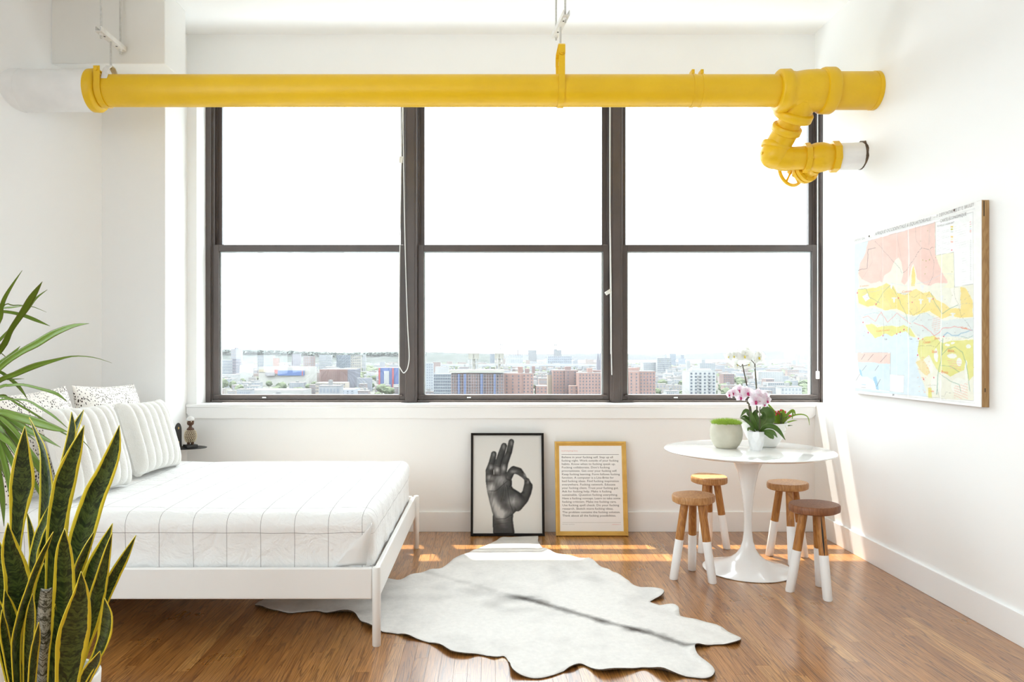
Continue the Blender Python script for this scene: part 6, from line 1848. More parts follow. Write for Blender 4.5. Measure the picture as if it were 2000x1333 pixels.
    for k, (pp, ws) in enumerate(br):
        n = len(pp); ph = math.sin(k * 2.4) * 0.07
        lf(pp, ws, [4.55 + ph * i / n for i in range(n)], 'lime_leaf' if k % 4 != 3 or k == 3 else 'orchid_leaf', 0.5 * math.sin(k * 1.9), 0.3)
    for k, (a, b) in enumerate(((795, 775), (760, 785), (733, 790), (745, 812), (770, 805), (780, 822), (735, 830), (850, 790), (852, 800), (900, 842), (915, 842))):
        MB().ball(Q(a, b, 4.52), 0.0052 if k else 0.0075, 8, 6).build('bud', M['berry'], t, sm=True)
    stem([(795, 960), (790, 880), (770, 800)], 0.0022, [4.53, 4.52, 4.52])
    stem([(795, 960), (830, 870), (915, 842)], 0.0018, [4.53, 4.53, 4.52])
    MB().tube([Q(845, 965, 4.42), Q(868, 1000, 4.40), Q(860, 1030, 4.40), Q(838, 1040, 4.40)], 0.0010, 6).build('root', M['cream'], t, sm=True)
bowl_planter()

def moss_pot():
    Yc = 4.44
    c = P(1418.5, 877, Yc)
    t = thing('moss_pot', 'round pale concrete pot topped with short green moss on the table', 'potted plant', (c.x, Yc, zt))
    MB().rev([(0.0, 0.058), (0.003, 0.063), (0.02, 0.077), (0.05, 0.0915), (0.085, 0.0965), (0.12, 0.0925), (0.147, 0.084), (0.150, 0.081), (0.146, 0.078), (0.14, 0.076), (0.14, 0.0)], (0, 0, 0), (0, 0, 1), 56).build('pot', M['concrete'], t, local=True, sm=True)
    MB().rev([(0.141, 0.0755), (0.155, 0.05), (0.158, 0.0)], (0, 0, 0), (0, 0, 1), 28).build('soil', M['soil'], t, local=True, sm=True)
    rg = random.Random(5); vs = []; fs = []; uv = []
    for k in range(3000):
        r = 0.083 * math.sqrt(rg.random()); a = rg.uniform(0, 6.283)
        b = Vector((r * math.cos(a), r * math.sin(a), 0.142 + 0.014 * (1 - (r / 0.083) ** 2)))
        h = rg.uniform(0.014, 0.034); out = Vector((math.cos(a), math.sin(a), 0)) * (r / 0.083) * 0.5
        d = (Vector((rg.uniform(-.5, .5), rg.uniform(-.5, .5), 1)) + out).normalized()
        s = Vector((rg.uniform(-1, 1), rg.uniform(-1, 1), 0)).normalized() * 0.0011
        n = len(vs); vs += [b - s, b + s, b + d * h + s * 0.2 + out * 0.006]; fs.append((n, n + 1, n + 2)); uv += [(-1, 0), (1, 0), (0, rg.random())]
    me = bpy.data.meshes.new('moss'); me.from_pydata([tuple(v) for v in vs], [], fs)
    l = me.uv_layers.new(name='UVMap'); l.data.foreach_set('uv', [x for p in uv for x in p])
    tag(obj('moss', me, M['moss'], t), 'short bright green moss', kind='stuff')
moss_pot()

# ================================================================== THE CITY BEYOND THE WINDOW
G = -57.0            # street level, far below the apartment
_cm = {}
OCC = []
def cmat(c, rough=0.9):
    key = tuple(round(x, 3) for x in c)
    if key not in _cm:
        _cm[key] = varied('far_facade_%d' % len(_cm), key, tuple(x * 0.86 for x in key), 0.08, rough, spec=0.1)
    return _cm[key]
WIN = mat('far_window_glass', (0.055, 0.065, 0.085), 0.4, 0, 0.3)
WIN_L = mat('far_window_pale', (0.13, 0.145, 0.17), 0.5, 0, 0.3)
ROOF_W = varied('pale_roofing', (0.17, 0.17, 0.17), (0.12, 0.12, 0.12), 0.06, 0.9, spec=0.1)

def windows_on(x0, x1, y, z0, z1, cols, pitch, w, h, par, m=WIN, skip=()):
    q = MB(); step = (x1 - x0) / cols
    n = int((z1 - z0 - 0.8) / pitch)
    for r in range(n):
        zc = z1 - 1.9 - r * pitch
        for c in range(cols):
            if c in skip: continue
            xc = x0 + (c + 0.5) * step
            q.box(xc - w / 2, xc + w / 2, y - 0.25, y + 0.1, zc - h / 2, zc + h / 2)
    if q.v:
        o = q.build('windows', m, par); o['kind'] = 'stuff'

def bld(label, px0, px1, pyt, Y, col, cols=0, depth=None, pitch=2.9, w=1.05, h=1.35, roofcol=None, extra=None, m=WIN, name='far_building', cat='building', base=None, group=None):
    a, b = P(px0, pyt, Y), P(px1, pyt, Y)
    zt_ = a.z
    dp = depth or max(10.0, (b.x - a.x) * 0.5)
    t = thing(name, label, cat, ((a.x + b.x) / 2, Y + dp / 2, G), group)
    zb = G if base is None else base
    OCC.append((a.x - 6, b.x + 6, Y - 22, Y + dp + 6))
    MB().box(a.x, b.x, Y, Y + dp, zb, zt_).build('body', cmat(col), t)
    MB().box(a.x, b.x, Y, Y + dp, zt_, zt_ + 0.35).build('roof', ROOF_W if roofcol is None else cmat(roofcol), t)
    if cols: windows_on(a.x, b.x, Y, max(zb, zt_ - 62), zt_, cols, pitch, w, h, t, m)
    for (ea, eb, et, ec, dy) in (extra or []):
        p0, p1 = P(ea, et, Y + dy), P(eb, et, Y + dy)
        MB().box(p0.x, p1.x, Y + dy, Y + dy + dp * 0.45, zt_ if dy > 0 else zb, p0.z).build('bulkhead' if dy > 0 else 'wing', cmat(ec), t)
        if dy <= 0 and cols: windows_on(p0.x, p1.x, Y + dy, max(zb, p0.z - 50), p0.z, max(1, int((p1.x - p0.x) / 4.2)), pitch, w, h, t, m)
    return t

BR = (0.20, 0.130, 0.115); BR2 = (0.225, 0.148, 0.130); BRD = (0.165, 0.118, 0.112)
# brick housing towers seen in the middle window
t = bld('scaffolded brown brick apartment slab with blue netting below the water tanks', 881, 984, 731, 640, BRD, 13, 22, extra=[(893, 906, 729.5, (0.14, 0.095, 0.09), -4), (911, 937, 730, BRD, -4), (942, 963, 730, (0.14, 0.095, 0.09), -4)])
a, b = P(878, 727, 634), P(985, 727, 634)
MB().box(a.x, b.x, 633, 662, a.z - 0.6, a.z + 1.6).build('scaffold_deck', cmat((0.26, 0.25, 0.22)), t)
for (q0, q1) in ((894, 898), (906, 910.5), (938, 943), (964, 968)):
    a, b = P(q0, 731, 634), P(q1, 731, 634)
    MB().box(a.x, b.x, 633.5, 635, G, a.z).build('blue_netting', cmat((0.10, 0.13, 0.24)), t)
qq = MB()
for k in range(22):
    xx = P(881 + k * 4.9, 731, 633).x; qq.box(xx - 0.10, xx + 0.10, 632.6, 632.9, G, P(0, 731, 633).z)
for k in range(14):
    zz = P(0, 733 + k * 5.6, 633).z; a, b = P(880, 0, 633), P(984, 0, 633); qq.box(a.x, b.x, 632.6, 632.9, zz - 0.08, zz + 0.08)
o = qq.build('scaffold_poles', cmat((0.24, 0.24, 0.25)), t); o['kind'] = 'stuff'
bld('red brick apartment tower with rooftop bulkheads beside the scaffolded slab', 984, 1042, 730, 655, BR2, 8, 20, extra=[(1012, 1021, 717, BR, 4), (1026, 1034, 720.5, BRD, 5), (1040, 1045, 715.5, BRD, 4), (984, 1019, 731, BR, -3)])
bld('low brick wing at the right end of the red brick tower', 1047, 1069, 755, 650, BR, 3, 18, extra=[])
t = bld('narrow tan tower with a dark pointed roof between the brick towers', 1070, 1080.5, 733, 700, (0.25, 0.21, 0.17), 0)
c = P(1075.3, 725, 703)
MB().rev([(0, 4.2), (P(0, 724, 703).z - P(0, 733, 703).z, 0.05)], (c.x, 705, P(0, 733, 700).z), (0, 0, 1), 4, phase=0.78).build('pointed_roof', cmat((0.085, 0.085, 0.09)), t)
bld('tall brick tower left of the right mullion', 1080, 1129, 724, 690, BR, 8, 18, extra=[(1104, 1115, 716.5, BRD, 5), (1112, 1130, 754, BR2, -16), (1103, 1129, 723.5, BRD, -3)])
bld('brick tower block cut off by the right mullion', 1130, 1186, 729, 665, BR2, 9, 18, extra=[(1148, 1157, 719.5, BR2, 5), (1160, 1180, 724, BRD, 9)])
bld('brick tower at the left edge of the right window', 1206, 1280, 726, 650, BR, 12, 20, extra=[(1226, 1249, 719, BR2, 6), (1228, 1248, 727, BR2, -3)])
t = bld('white apartment tower with a grid of dark balconies in the right window', 1346, 1398.5, 726, 655, (0.275, 0.275, 0.27), 6, 24, h=1.6, w=1.7, extra=[(1351, 1389, 721, (0.27, 0.27, 0.265), 4)])
qq = MB()
for r in range(10):
    for xx in (1366, 1386.5):
        cpt = P(xx, 734 + r * 6.05, 654); qq.box(cpt.x - 1.5, cpt.x + 1.5, 653.2, 655, cpt.z - 0.75, cpt.z + 0.1)
o = qq.build('balconies', cmat((0.19, 0.19, 0.195)), t); o['kind'] = 'stuff'

def water_tank(label, px0, px1, pt, pb, pfoot, Y):
    a, b = P(px0, pt, Y), P(px1, pb, Y); cxx = (a.x + b.x) / 2; r = (b.x - a.x) / 2
    zf = P(0, pfoot, Y).z
    t = thing('water_tank', label, 'water tank', (cxx, Y, zf), 'rooftop water tanks on the brick slab')
    MB().rev([(b.z, r), (a.z, r), (a.z + 0.3, r * 1.04), (a.z + 0.9, 0.3)], (cxx, Y, 0), (0, 0, 1), 18).build('tank', cmat((0.235, 0.225, 0.20)), t, sm=40)
    MB().box(cxx - 0.35, cxx + 0.35, Y - r - 0.15, Y - r + 0.2, b.z + 0.8, a.z - 0.8).build('ladder', cmat((0.12, 0.11, 0.10)), t)
    for k in range(6):
        an = math.pi / 3 * k + 0.3
        MB().tube([(cxx + r * 0.85 * math.cos(an), Y + r * 0.85 * math.sin(an), zf), (cxx + r * 0.85 * math.cos(an), Y + r * 0.85 * math.sin(an), b.z)], 0.22, 6).build('leg', cmat((0.25, 0.24, 0.22)), t)
    MB().rev([(zf + (b.z - zf) * 0.5, r * 0.88), (zf + (b.z - zf) * 0.5 + 0.3, r * 0.88)], (cxx, Y, 0), (0, 0, 1), 12).build('brace_ring', cmat((0.25, 0.24, 0.22)), t)
    MB().rev([(zf, r * 0.3), (b.z, r * 0.3)], (cxx, Y, 0), (0, 0, 1), 8).build('riser', cmat((0.26, 0.25, 0.23)), t)
water_tank('white rooftop water tank on legs, the left one of two', 915, 935.7, 691, 701.5, 722.4, 646)
water_tank('white rooftop water tank on legs, the right one of two', 966, 984, 691, 701, 722.3, 649)

PALE = (0.215, 0.22, 0.225); MAUVE = (0.155, 0.14, 0.155); BLUEG = (0.12, 0.135, 0.155); PINKB = (0.185, 0.145, 0.138); TAN = (0.215, 0.20, 0.178)
# far blocks in the left window
bld('pink grey apartment tower on the ridge at the left edge of the view', 451, 471, 682, 2400, (0.205, 0.19, 0.195), 6, w=4, h=4, pitch=9, m=WIN_L, extra=[(458, 465, 679, MAUVE, 8)])
bld('pale blue white apartment block at the far left', 433.6, 454, 704.6, 1500, PALE, 6, w=2.4, h=2.6, pitch=6, m=WIN_L)
bld('grey mauve tower beside the pale block at the far left', 454, 468, 701.5, 1480, MAUVE, 4, w=2.2, h=2.6, pitch=6)
bld('plain white warehouse block right of the mauve tower', 468, 491, 714, 1400, (0.28, 0.28, 0.27), 0)
bld('pale slab with two tones above the blue store sign', 503, 533, 695, 1900, PALE, 7, w=2.2, h=3, pitch=8, m=WIN_L)
bld('small red brown block beside the two-tone pale slab', 533, 543.5, 700, 1850, BR2, 0)
bld('mauve mid-rise block below the tree ridge', 570, 586, 692, 2500, MAUVE, 5, w=3, h=3, pitch=8)
bld('pink and white striped apartment blocks left of the grey slab', 592, 613, 696, 1950, PINKB, 5, w=2, h=4, pitch=7, m=WIN_L)
bld('white grey apartment slab in the middle of the left window', 623, 647, 693.5, 2000, PALE, 6, w=2.4, h=3, pitch=7, m=WIN_L)
bld('dark blue grey block left of the beige tower', 657, 684, 694, 2050, BLUEG, 6, w=3, h=3, pitch=8)
bld('beige apartment tower right of the blue grey block', 685, 705, 694, 1950, TAN, 5, w=2.4, h=3, pitch=7)
bld('slim white tower near the left mullion', 708, 714, 693, 2000, PALE, 0)
t = bld('long white store with a blue sign band', 505, 603, 718, 1250, (0.285, 0.275, 0.255), 0, 60)
a, b = P(543, 724, 1248), P(594.5, 734, 1248); MB().box(a.x, b.x, 1246, 1249, b.z, a.z).build('blue_sign', cmat((0.070, 0.105, 0.215)), t)
a, b = P(590, 724, 1247), P(592, 734, 1247); MB().box(a.x, b.x, 1245.4, 1246, b.z, a.z).build('red_stripe', cmat((0.26, 0.08, 0.08)), t)
a, b = P(536.7, 722.5, 1248), P(543, 730, 1248); MB().box(a.x, b.x, 1246, 1249, b.z, a.z).build('red_sign', cmat((0.30, 0.075, 0.07)), t)
a, b = P(506, 722, 1249), P(520, 727, 1249); MB().box(a.x, b.x, 1248.5, 1249.5, b.z, a.z).build('cream_panel', cmat((0.28, 0.24, 0.18)), t)
a, b = P(519, 728, 1246), P(537, 735, 1246); MB().box(a.x, b.x, 1244, 1248, b.z, a.z).build('grey_annex', cmat((0.16, 0.15, 0.155)), t)
t = bld('derelict dark red brick warehouse in the left window', 624, 679, 722, 1150, (0.175, 0.115, 0.105), 0, 60)
a, b = P(679, 722, 1150), P(692, 722, 1150); MB().box(a.x, b.x, 1150, 1205, G, a.z).build('dark_side', cmat((0.125, 0.125, 0.145)), t)
qq = MB()
for k in range(14):
    xx = P(627 + k * 3.9, 0, 1149).x; qq.box(xx - 0.5, xx + 0.5, 1149.2, 1150.2, P(0, 746, 1150).z, P(0, 724, 1150).z)
o = qq.build('pilasters', cmat((0.135, 0.095, 0.09)), t); o['kind'] = 'stuff'
t = bld('blue and red painted building beside the left mullion', 739, 779, 719, 1200, (0.075, 0.10, 0.20), 0, 50)
a, b = P(750, 725, 1199), P(760, 736, 1199); MB().box(a.x, b.x, 1198.5, 1200.5, G, a.z).build('white_panel', cmat((0.27, 0.27, 0.27)), t)
for q0 in (739.5, 766):
    a, b = P(q0, 719, 1199), P(q0 + 3, 719, 1199); MB().box(a.x, b.x, 1198.5, 1200.5, G, a.z).build('red_stripe', cmat((0.28, 0.07, 0.07)), t)
bld('low beige factory with a row of windows in the left window', 616, 674, 748.6, 960, (0.27, 0.235, 0.20), 18, 30, w=1.0, h=2.2, pitch=4.5)
bld('low grey shed with a bright canopy near the left mullion', 697, 725, 739, 1080, (0.155, 0.16, 0.18), 0)
bld('long grey parapet building along the bottom of the left window', 466, 592, 763, 840, (0.24, 0.235, 0.225), 0, 40)
bld('white flat roofed block at the bottom right of the left window', 649, 692, 762, 850, (0.24, 0.255, 0.28), 5, 40, w=1.4, h=1.4)
# middle window background
bld('pale tower with glass bays at the left of the middle window', 828, 846, 710, 1000, (0.24, 0.25, 0.26), 4, w=1.8, h=2.0, pitch=3.6, m=WIN_L)
bld('grey glass office block left of the scaffolded slab', 847, 881, 731, 820, (0.20, 0.215, 0.225), 10, w=1.4, h=2.2, pitch=3.4)
bld('brick block behind the glass office', 845, 860, 708, 1700, PINKB, 0)
bld('hazy pale tower block on the horizon left of the bridge tower', 1032, 1048, 684, 4200, (0.115, 0.12, 0.13), 0, name='far_tower')
bld('hazy pale tower block on the horizon in front of the bridge tower', 1081.6, 1097, 684, 4000, (0.115, 0.12, 0.13), 0, name='far_tower')
bld('wide blue grey building under the horizon towers', 1070, 1117, 696.5, 2600, (0.185, 0.20, 0.225), 12, w=3, h=4, pitch=9)
bld('white industrial building behind the right water tank', 988, 1021, 695, 2700, (0.255, 0.26, 0.265), 10, w=2, h=14, pitch=18, m=WIN_L)
bld('dark block behind the right water tank', 957, 966, 692, 2800, BLUEG, 0)
MBs = thing('smoke_stack', 'thin dark chimney stack on the horizon right of the water tanks', 'chimney', P(1011.5, 700, 3000))
MB().rev([(P(0, 702, 3000).z, 3.0), (P(0, 683, 3000).z, 2.2)], (P(1011.5, 0, 3000).x, 3000, 0), (0, 0, 1), 10).build('stack', cmat((0.17, 0.15, 0.16)), MBs)
t = bld('dark gothic church with spires at the right edge of the middle window', 1166, 1178, 704, 1500, (0.135, 0.13, 0.15), 0, name='far_church', cat='church')
for (xx, ty) in ((1168, 687), (1173, 683), (1176, 690)):
    c = P(xx, 704, 1505); MB().rev([(c.z - 1, 2.2), (P(0, (704 + ty) / 2, 1505).z, 1.6), (P(0, ty, 1505).z, 0.1)], (c.x, 1505, 0), (0, 0, 1), 6).build('spire', cmat((0.135, 0.13, 0.15)), t)
# suspension bridge on the horizon
t = thing('suspension_bridge', 'faint suspension bridge towers on the horizon', 'bridge', P(1030, 692, 5200))
for (xx, ty) in ((979.2, 672), (1085, 673.5)):
    q = MB()
    for s in (-2.0, 2.0):
        a = P(xx + s - 0.75, ty, 5200); b = P(xx + s + 0.75, 694, 5200); q.box(a.x, b.x, 5200, 5208, b.z, a.z)
    for zz in (ty, ty + 9):
        a = P(xx - 2, zz, 5200); b = P(xx + 2, zz + 1.6, 5200); q.box(a.x, b.x, 5200, 5208, b.z, a.z)
    q.build('tower', cmat((0.11, 0.12, 0.135)), t)
MB().tube([P(979 + (1085 - 979) * k / 16, 673 + 15 * (1 - (2 * k / 16 - 1) ** 2), 5200) for k in range(17)], 1.2, 5).build('main_cable', cmat((0.13, 0.14, 0.15)), t)
a, b = P(930, 690, 5200), P(1140, 691, 5200); MB().box(a.x, b.x, 5200, 5212, b.z, a.z).build('deck', cmat((0.13, 0.14, 0.15)), t)
# elevated railway
t = thing('elevated_viaduct', 'long pale elevated railway viaduct behind the brick towers', 'viaduct', P(1000, 725, 1900))
a, b = P(840, 712, 1900), P(1180, 716, 1900); MB().box(a.x, b.x, 1900, 1915, b.z, a.z).build('deck', cmat((0.25, 0.255, 0.265)), t)
for k in range(24):
    xx = P(845 + k * 14, 0, 1900).x
    MB().box(xx - 2, xx + 2, 1903, 1908, G, P(0, 716, 1900).z).build('pier', cmat((0.22, 0.225, 0.235)), t)
# right window background
bld('white stepped block with many windows left of the twin dark towers', 1284, 1311, 700, 1700, PALE, 10, w=2, h=2.2, pitch=4.5, extra=[(1298, 1302, 694, PALE, 6)])
bld('pale low wing left of the stepped block', 1257, 1284, 709, 1720, PALE, 8, w=2, h=2.2, pitch=4.5, m=WIN_L)
bld('dark blue grey tower, left of the pair in the right window', 1309, 1320, 691, 2600, (0.15, 0.165, 0.19), 0)
bld('dark blue grey tower, right of the pair in the right window', 1331, 1336, 694, 2600, (0.15, 0.165, 0.19), 0, extra=[(1325, 1339, 701, (0.185, 0.20, 0.225), -6)])
bld('small pale clock tower near the orchids', 1342, 1348, 705, 1750, PALE, 0)
bld('pale apartment block behind the white tower', 1367, 1397, 710, 1500, PALE, 8, w=1.8, h=2.2, pitch=4, m=WIN_L, extra=[(1371, 1378, 702.5, PALE, 5)])
bld('dark red brick house among trees right of the white tower', 1413, 1434, 731, 1100, BRD, 5, 20, w=1.4, h=1.8, pitch=3.4)
bld('faint slim tower at the right edge of the right window', 1557, 1562, 694, 2300, PALE, 0)
bld('pink brick house at the lower right of the right window', 1496, 1512, 741, 1000, PINKB, 4, 16, w=1.2, h=1.6, pitch=3.2)
bld('white terrace block with dark windows behind the pink orchid', 1500, 1532, 748, 980, PALE, 8, 20, w=1.2, h=1.8, pitch=3.4)
bld('long white row of houses behind the orchid stem', 1481, 1530, 727, 1250, (0.27, 0.27, 0.265), 14, 24, w=1.2, h=1.8, pitch=3.4, m=WIN_L)

# ground, bay and hills
GM = varied('city_ground', (0.055, 0.060, 0.050), (0.085, 0.085, 0.082), 0.012, 0.95, spec=0.05)
o = MB().box(-9000, 11000, 60, 12000, G - 5, G).build('ground', GM); struct(o, 'street level of the city far below', 'ground')
WM = mat('hazy_bay_water', (0.11, 0.115, 0.12), 0.35, 0, 0.5)
o = MB().prism([(420, 3500), (5000, 3300), (6000, 5900), (300, 5900)], G + 0.1, G + 0.6).build('bay_water', WM); struct(o, 'pale bay water beyond the city', 'water')
def hill(name, label, prof, Y, depth, col):
    vs = []; fs = []; n = 0
    pts = []
    for i in range(len(prof) - 1):
        for k in range(10):
            f = k / 10; pts.append((prof[i][0] + (prof[i + 1][0] - prof[i][0]) * f, prof[i][1] + (prof[i + 1][1] - prof[i][1]) * f))
    pts.append(prof[-1])
    for i, (a, b) in enumerate(pts):
        b2 = b + 0.9 * mnoise.noise(Vector((a * 0.11, 3.0, Y * 0.01))) + 0.5 * mnoise.noise(Vector((a * 0.35, 9.0, 1.0)))
        p = P(a, b2, Y); vs += [(p.x, Y - depth * 0.6, G - 1), (p.x, Y - depth * 0.25, G + (p.z - G) * 0.62), (p.x, Y, p.z), (p.x, Y + depth, G - 1)]
    for i in range(len(pts) - 1):
        for k in range(3): fs.append((i * 4 + k, i * 4 + k + 1, (i + 1) * 4 + k + 1, (i + 1) * 4 + k))
    o = MB().add(vs, [f[::-1] for f in fs]).build(name, col, sm=True); struct(o, label, 'hill')
HM1 = varied('wooded_ridge', (0.030, 0.037, 0.034), (0.055, 0.060, 0.060), 0.02, 0.95, spec=0.05)
HM2 = varied('far_blue_hill', (0.030, 0.034, 0.038), (0.034, 0.037, 0.041), 0.004, 0.95, spec=0.05)
hill('ridge_left', 'wooded ridge along the horizon of the left window', [(380, 686), (440, 684), (520, 684), (600, 687), (660, 690), (720, 689), (800, 687), (880, 689), (960, 693)], 3300, 500, HM1)
hill('ridge_middle', 'faint low hills along the horizon of the middle window', [(800, 691), (900, 690), (1000, 692), (1100, 692), (1200, 690), (1260, 693), (1300, 697)], 5600, 700, HM2)
hill('ridge_right', 'pale blue hills across the bay in the right window', [(1180, 693), (1260, 692), (1340, 692), (1420, 688), (1500, 685), (1600, 682), (1700, 684)], 6000, 900, HM2)

# row houses and street trees
rg = random.Random(11)
OCC.append((P(840, 0, 1900).x, P(1180, 0, 1900).x, 1885, 1930))
ZONES = (('left', 800), ('middle', 1203), ('right', 9999))
def zone(x, y):
    px = CX + x / y * F
    w = [n for n, lim in ZONES if px < lim][0]
    return w, ('nearer' if y < 1350 else 'farther')
def house_label(o, x, y):
    w, d = zone(x, y)
    tag(o, 'low flat-roofed house in the %s part of the city seen through the %s window' % (d, w), 'house', '%s houses through the %s window' % (d, w))
def tree_label(o, x, y):
    w, d = zone(x, y)
    tag(o, 'pale green street tree in the %s part of the city seen through the %s window' % (d, w), 'tree', '%s trees through the %s window' % (d, w))
def free(x, y, rx, ry):
    if any(a - rx < x < b + rx and c - ry < y < d + ry for a, b, c, d in OCC): return False
    OCC.append((x - rx, x + rx, y - ry, y + ry)); return True
HC = [(0.21, 0.16, 0.145), (0.25, 0.25, 0.245), (0.20, 0.205, 0.215), (0.24, 0.215, 0.195), (0.17, 0.14, 0.135)]
protos = []
for k in range(5):
    t = thing('row_house', 'low flat-roofed house', 'house', (0, 0, G))
    MB().box(-9, 9, -7, 7, 0, 11).build('body', cmat(HC[k]), t, local=True)
    MB().box(-9.2, 9.2, -7.2, 7.2, 11, 11.5).box(-4 + k, -1 + k, -2, 2, 11.5, 14).build('roof', ROOF_W, t, local=True)
    q = MB()
    for r in range(3):
        for cc in range(6): q.box(-8 + cc * 2.9, -6.6 + cc * 2.9, -7.2, -6.8, 1.6 + r * 3.3, 3.4 + r * 3.3)
    o = q.build('windows', WIN_L, t, local=True); o['kind'] = 'stuff'
    protos.append(t)
used = [False] * 5
n = 0; tries = 0
while n < 280 and tries < 30000:
    tries += 1
    k = n % 5
    y = 740 + 1590 * rg.random() ** 1.6
    x = rg.uniform(-0.385, 0.455) * y
    kx, ky, kz = rg.uniform(0.5, 1.5), rg.uniform(0.7, 1.3), rg.uniform(0.7, 1.35)
    if rg.random() < 0.12: kz *= 1.6
    if not free(x, y, 9.5 * kx, 7.5 * ky): continue
    if used[k]: o = copy_tree(protos[k])
    else: o = protos[k]; used[k] = True
    o.location = (x, y, G); o.scale = (kx, ky, kz); house_label(o, x, y); n += 1
# the houses beyond those: one field of small roofs
CELL = set()
def cells(x0, x1, y0, y1):
    return [(i, j) for i in range(int(x0 // 8), int(x1 // 8) + 1) for j in range(int(y0 // 8), int(y1 // 8) + 1)]
def mark(*r): CELL.update(cells(*r))
def hit(x, y, w, d): return any(c in CELL for c in cells(x - w, x + w, y - d, y + d))
for r in OCC: mark(*r)
field = [MB() for _ in range(3)]; roofs = MB()
n = 0; tries = 0
while n < 1100 and tries < 60000:
    tries += 1
    y = 1250 + 2150 * rg.random()
    x = rg.uniform(-0.40, 0.47) * y
    w, d, h = rg.uniform(6, 20), rg.uniform(6, 12), rg.uniform(7, 17)
    if rg.random() < 0.06: h *= 1.9
    if x > 420 and y > 3250: continue
    if hit(x, y, w, d): continue
    mark(x - w, x + w, y - d, y + d)
    field[rg.randrange(3)].box(x - w, x + w, y - d, y + d, G, G + h); roofs.box(x - w - 0.2, x + w + 0.2, y - d, y + d, G + h, G + h + 0.5)
    n += 1
cf = thing('distant_housing', 'countless small roofs and walls spreading to the horizon', 'houses', (0, 2200, G)); cf['kind'] = 'stuff'
for k in range(3):
    o = field[k].build('walls', cmat(((0.20, 0.165, 0.155), (0.25, 0.25, 0.25), (0.195, 0.20, 0.215))[k]), cf); o['kind'] = 'stuff'
o = roofs.build('roofs', ROOF_W, cf); o['kind'] = 'stuff'

TM = varied('street_tree_leaves', (0.060, 0.074, 0.048), (0.085, 0.098, 0.064), 0.4, 0.95, spec=0.05)
def crown(k, sub):
    bm = bmesh.new(); bmesh.ops.create_icosphere(bm, subdivisions=sub, radius=1.0)
    for v in bm.verts:
        d = 1 + 0.34 * mnoise.noise(v.co * 2.1 + Vector((k * 5, 0, 0))) + 0.22 * mnoise.noise(v.co * 5.3 + Vector((0, k * 7, 0)))
        v.co = Vector((v.co.x * d, v.co.y * d, v.co.z * d * 0.78))
    return bm
tprot = []
for k in range(5):
    bm = crown(k, 3)
    me = bpy.data.meshes.new('crown'); bm.to_mesh(me); bm.free()
    t = thing('street_tree', 'pale green street tree', 'tree', (0, 0, G))
    o = obj('crown', me, TM, t, sm=True); o.location = (0, 0, 1.25)
    MB().rev([(0, 0.10), (1.0, 0.08)], (0, 0, 0), (0, 0, 1), 6).build('trunk', M['bark'], t, local=True)
    tprot.append(t)
tu = [False] * 5
n = 0; tries = 0
while n < 280 and tries < 40000:
    tries += 1
    y = 860 + 1500 * rg.random() ** 1.5
    x = rg.uniform(-0.385, 0.455) * y
    s = rg.uniform(3.6, 6.2)
    sx = s * rg.uniform(1.0, 1.5)
    if hit(x, y, sx * 1.4, s * 1.4) or not free(x, y, sx * 1.4, s * 1.4): continue
    mark(x - sx, x + sx, y - s, y + s)
    k = n % 5
    if tu[k]: o = copy_tree(tprot[k])
    else: o = tprot[k]; tu[k] = True
    o.location = (x, y, G); o.scale = (sx, s, s * rg.uniform(1.0, 1.35)); o.rotation_euler = (0, 0, 0); tree_label(o, x, y); n += 1
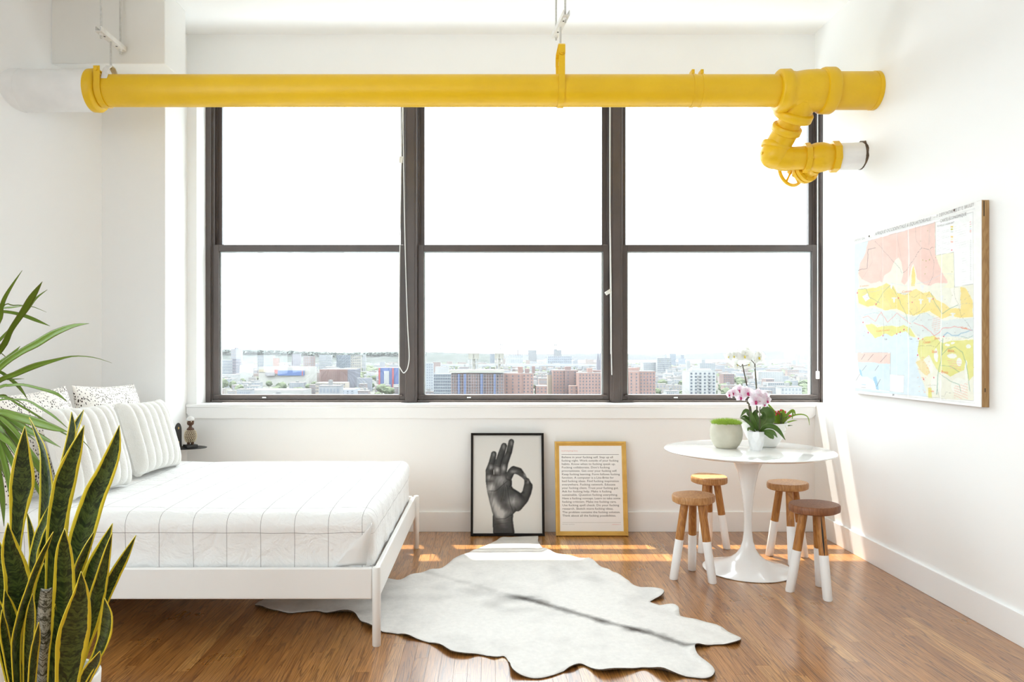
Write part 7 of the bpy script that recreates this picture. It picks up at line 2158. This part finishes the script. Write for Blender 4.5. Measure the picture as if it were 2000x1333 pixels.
# distant treetops between the small roofs
vs = []; fs = []
bms = [crown(k + 10, 1) for k in range(3)]
tv = [[v.co.copy() for v in b.verts] for b in bms]; tf = [[tuple(v.index for v in f.verts) for f in b.faces] for b in bms]
for i in range(6000):
    y = 1400 + 2100 * rg.random(); x = rg.uniform(-0.41, 0.48) * y
    if x > 420 and y > 3250: continue
    k = rg.randrange(3); s = rg.uniform(5, 9); b = len(vs); w = rg.uniform(1.0, 2.4)
    if hit(x, y, s, s): continue
    mark(x - s, x + s, y - s, y + s)
    w = w; hh = G + rg.uniform(3, 9)
    vs += [(x + v.x * s * w, y + v.y * s, hh + v.z * s) for v in tv[k]]; fs += [tuple(j + b for j in f) for f in tf[k]]
o = MB().add(vs, fs).build('distant_treetops', TM, sm=True)
tag(o, 'countless treetops scattered between the distant roofs', 'trees', kind='stuff')
vs = []; fs = []
# the wooded skyline of the ridge
for i in range(1500):
    px_ = rg.uniform(400, 830); yy = 3240 + rg.uniform(-60, 60)
    base_y = np.interp(px_, [380, 440, 520, 600, 660, 720, 800, 880], [686, 684, 684, 687, 690, 689, 687, 689])
    p = P(px_, base_y + rg.uniform(0.5, 6.0), yy); k = rg.randrange(3); s = rg.uniform(3.5, 8); b = len(vs)
    vs += [(p.x + v.x * s * 1.3, yy + v.y * s, p.z + v.z * s) for v in tv[k]]; fs += [tuple(j + b for j in f) for f in tf[k]]
TR = varied('ridge_tree_leaves', (0.060, 0.074, 0.068), (0.085, 0.098, 0.092), 0.1, 0.95, spec=0.05)  # bluer than the street trees, distance haze put into the leaf colour
o = MB().add(vs, fs).build('skyline_treetops', TR, sm=True)
tag(o, 'row of hazy treetops along the skyline of the left window', 'trees', kind='stuff')

# ------------------------------------------------------------------ summer haze lying over the city
hz = bpy.data.materials.new('city_haze'); hz.use_nodes = True
n = NT(hz); n.n.clear()
out = n.new('ShaderNodeOutputMaterial'); vsn = n.new('ShaderNodeVolumeScatter')
vsn.inputs['Color'].default_value = (0.97, 0.985, 1.0, 1); vsn.inputs['Density'].default_value = 2.4e-5; vsn.inputs['Anisotropy'].default_value = 0.2
n.link(vsn.outputs[0], out.inputs['Volume'])
o = MB().box(-8900, 10900, 120, 11900, G + 0.05, 25).build('city_haze', hz)
tag(o, 'pale summer haze lying over the city', 'haze', kind='stuff')
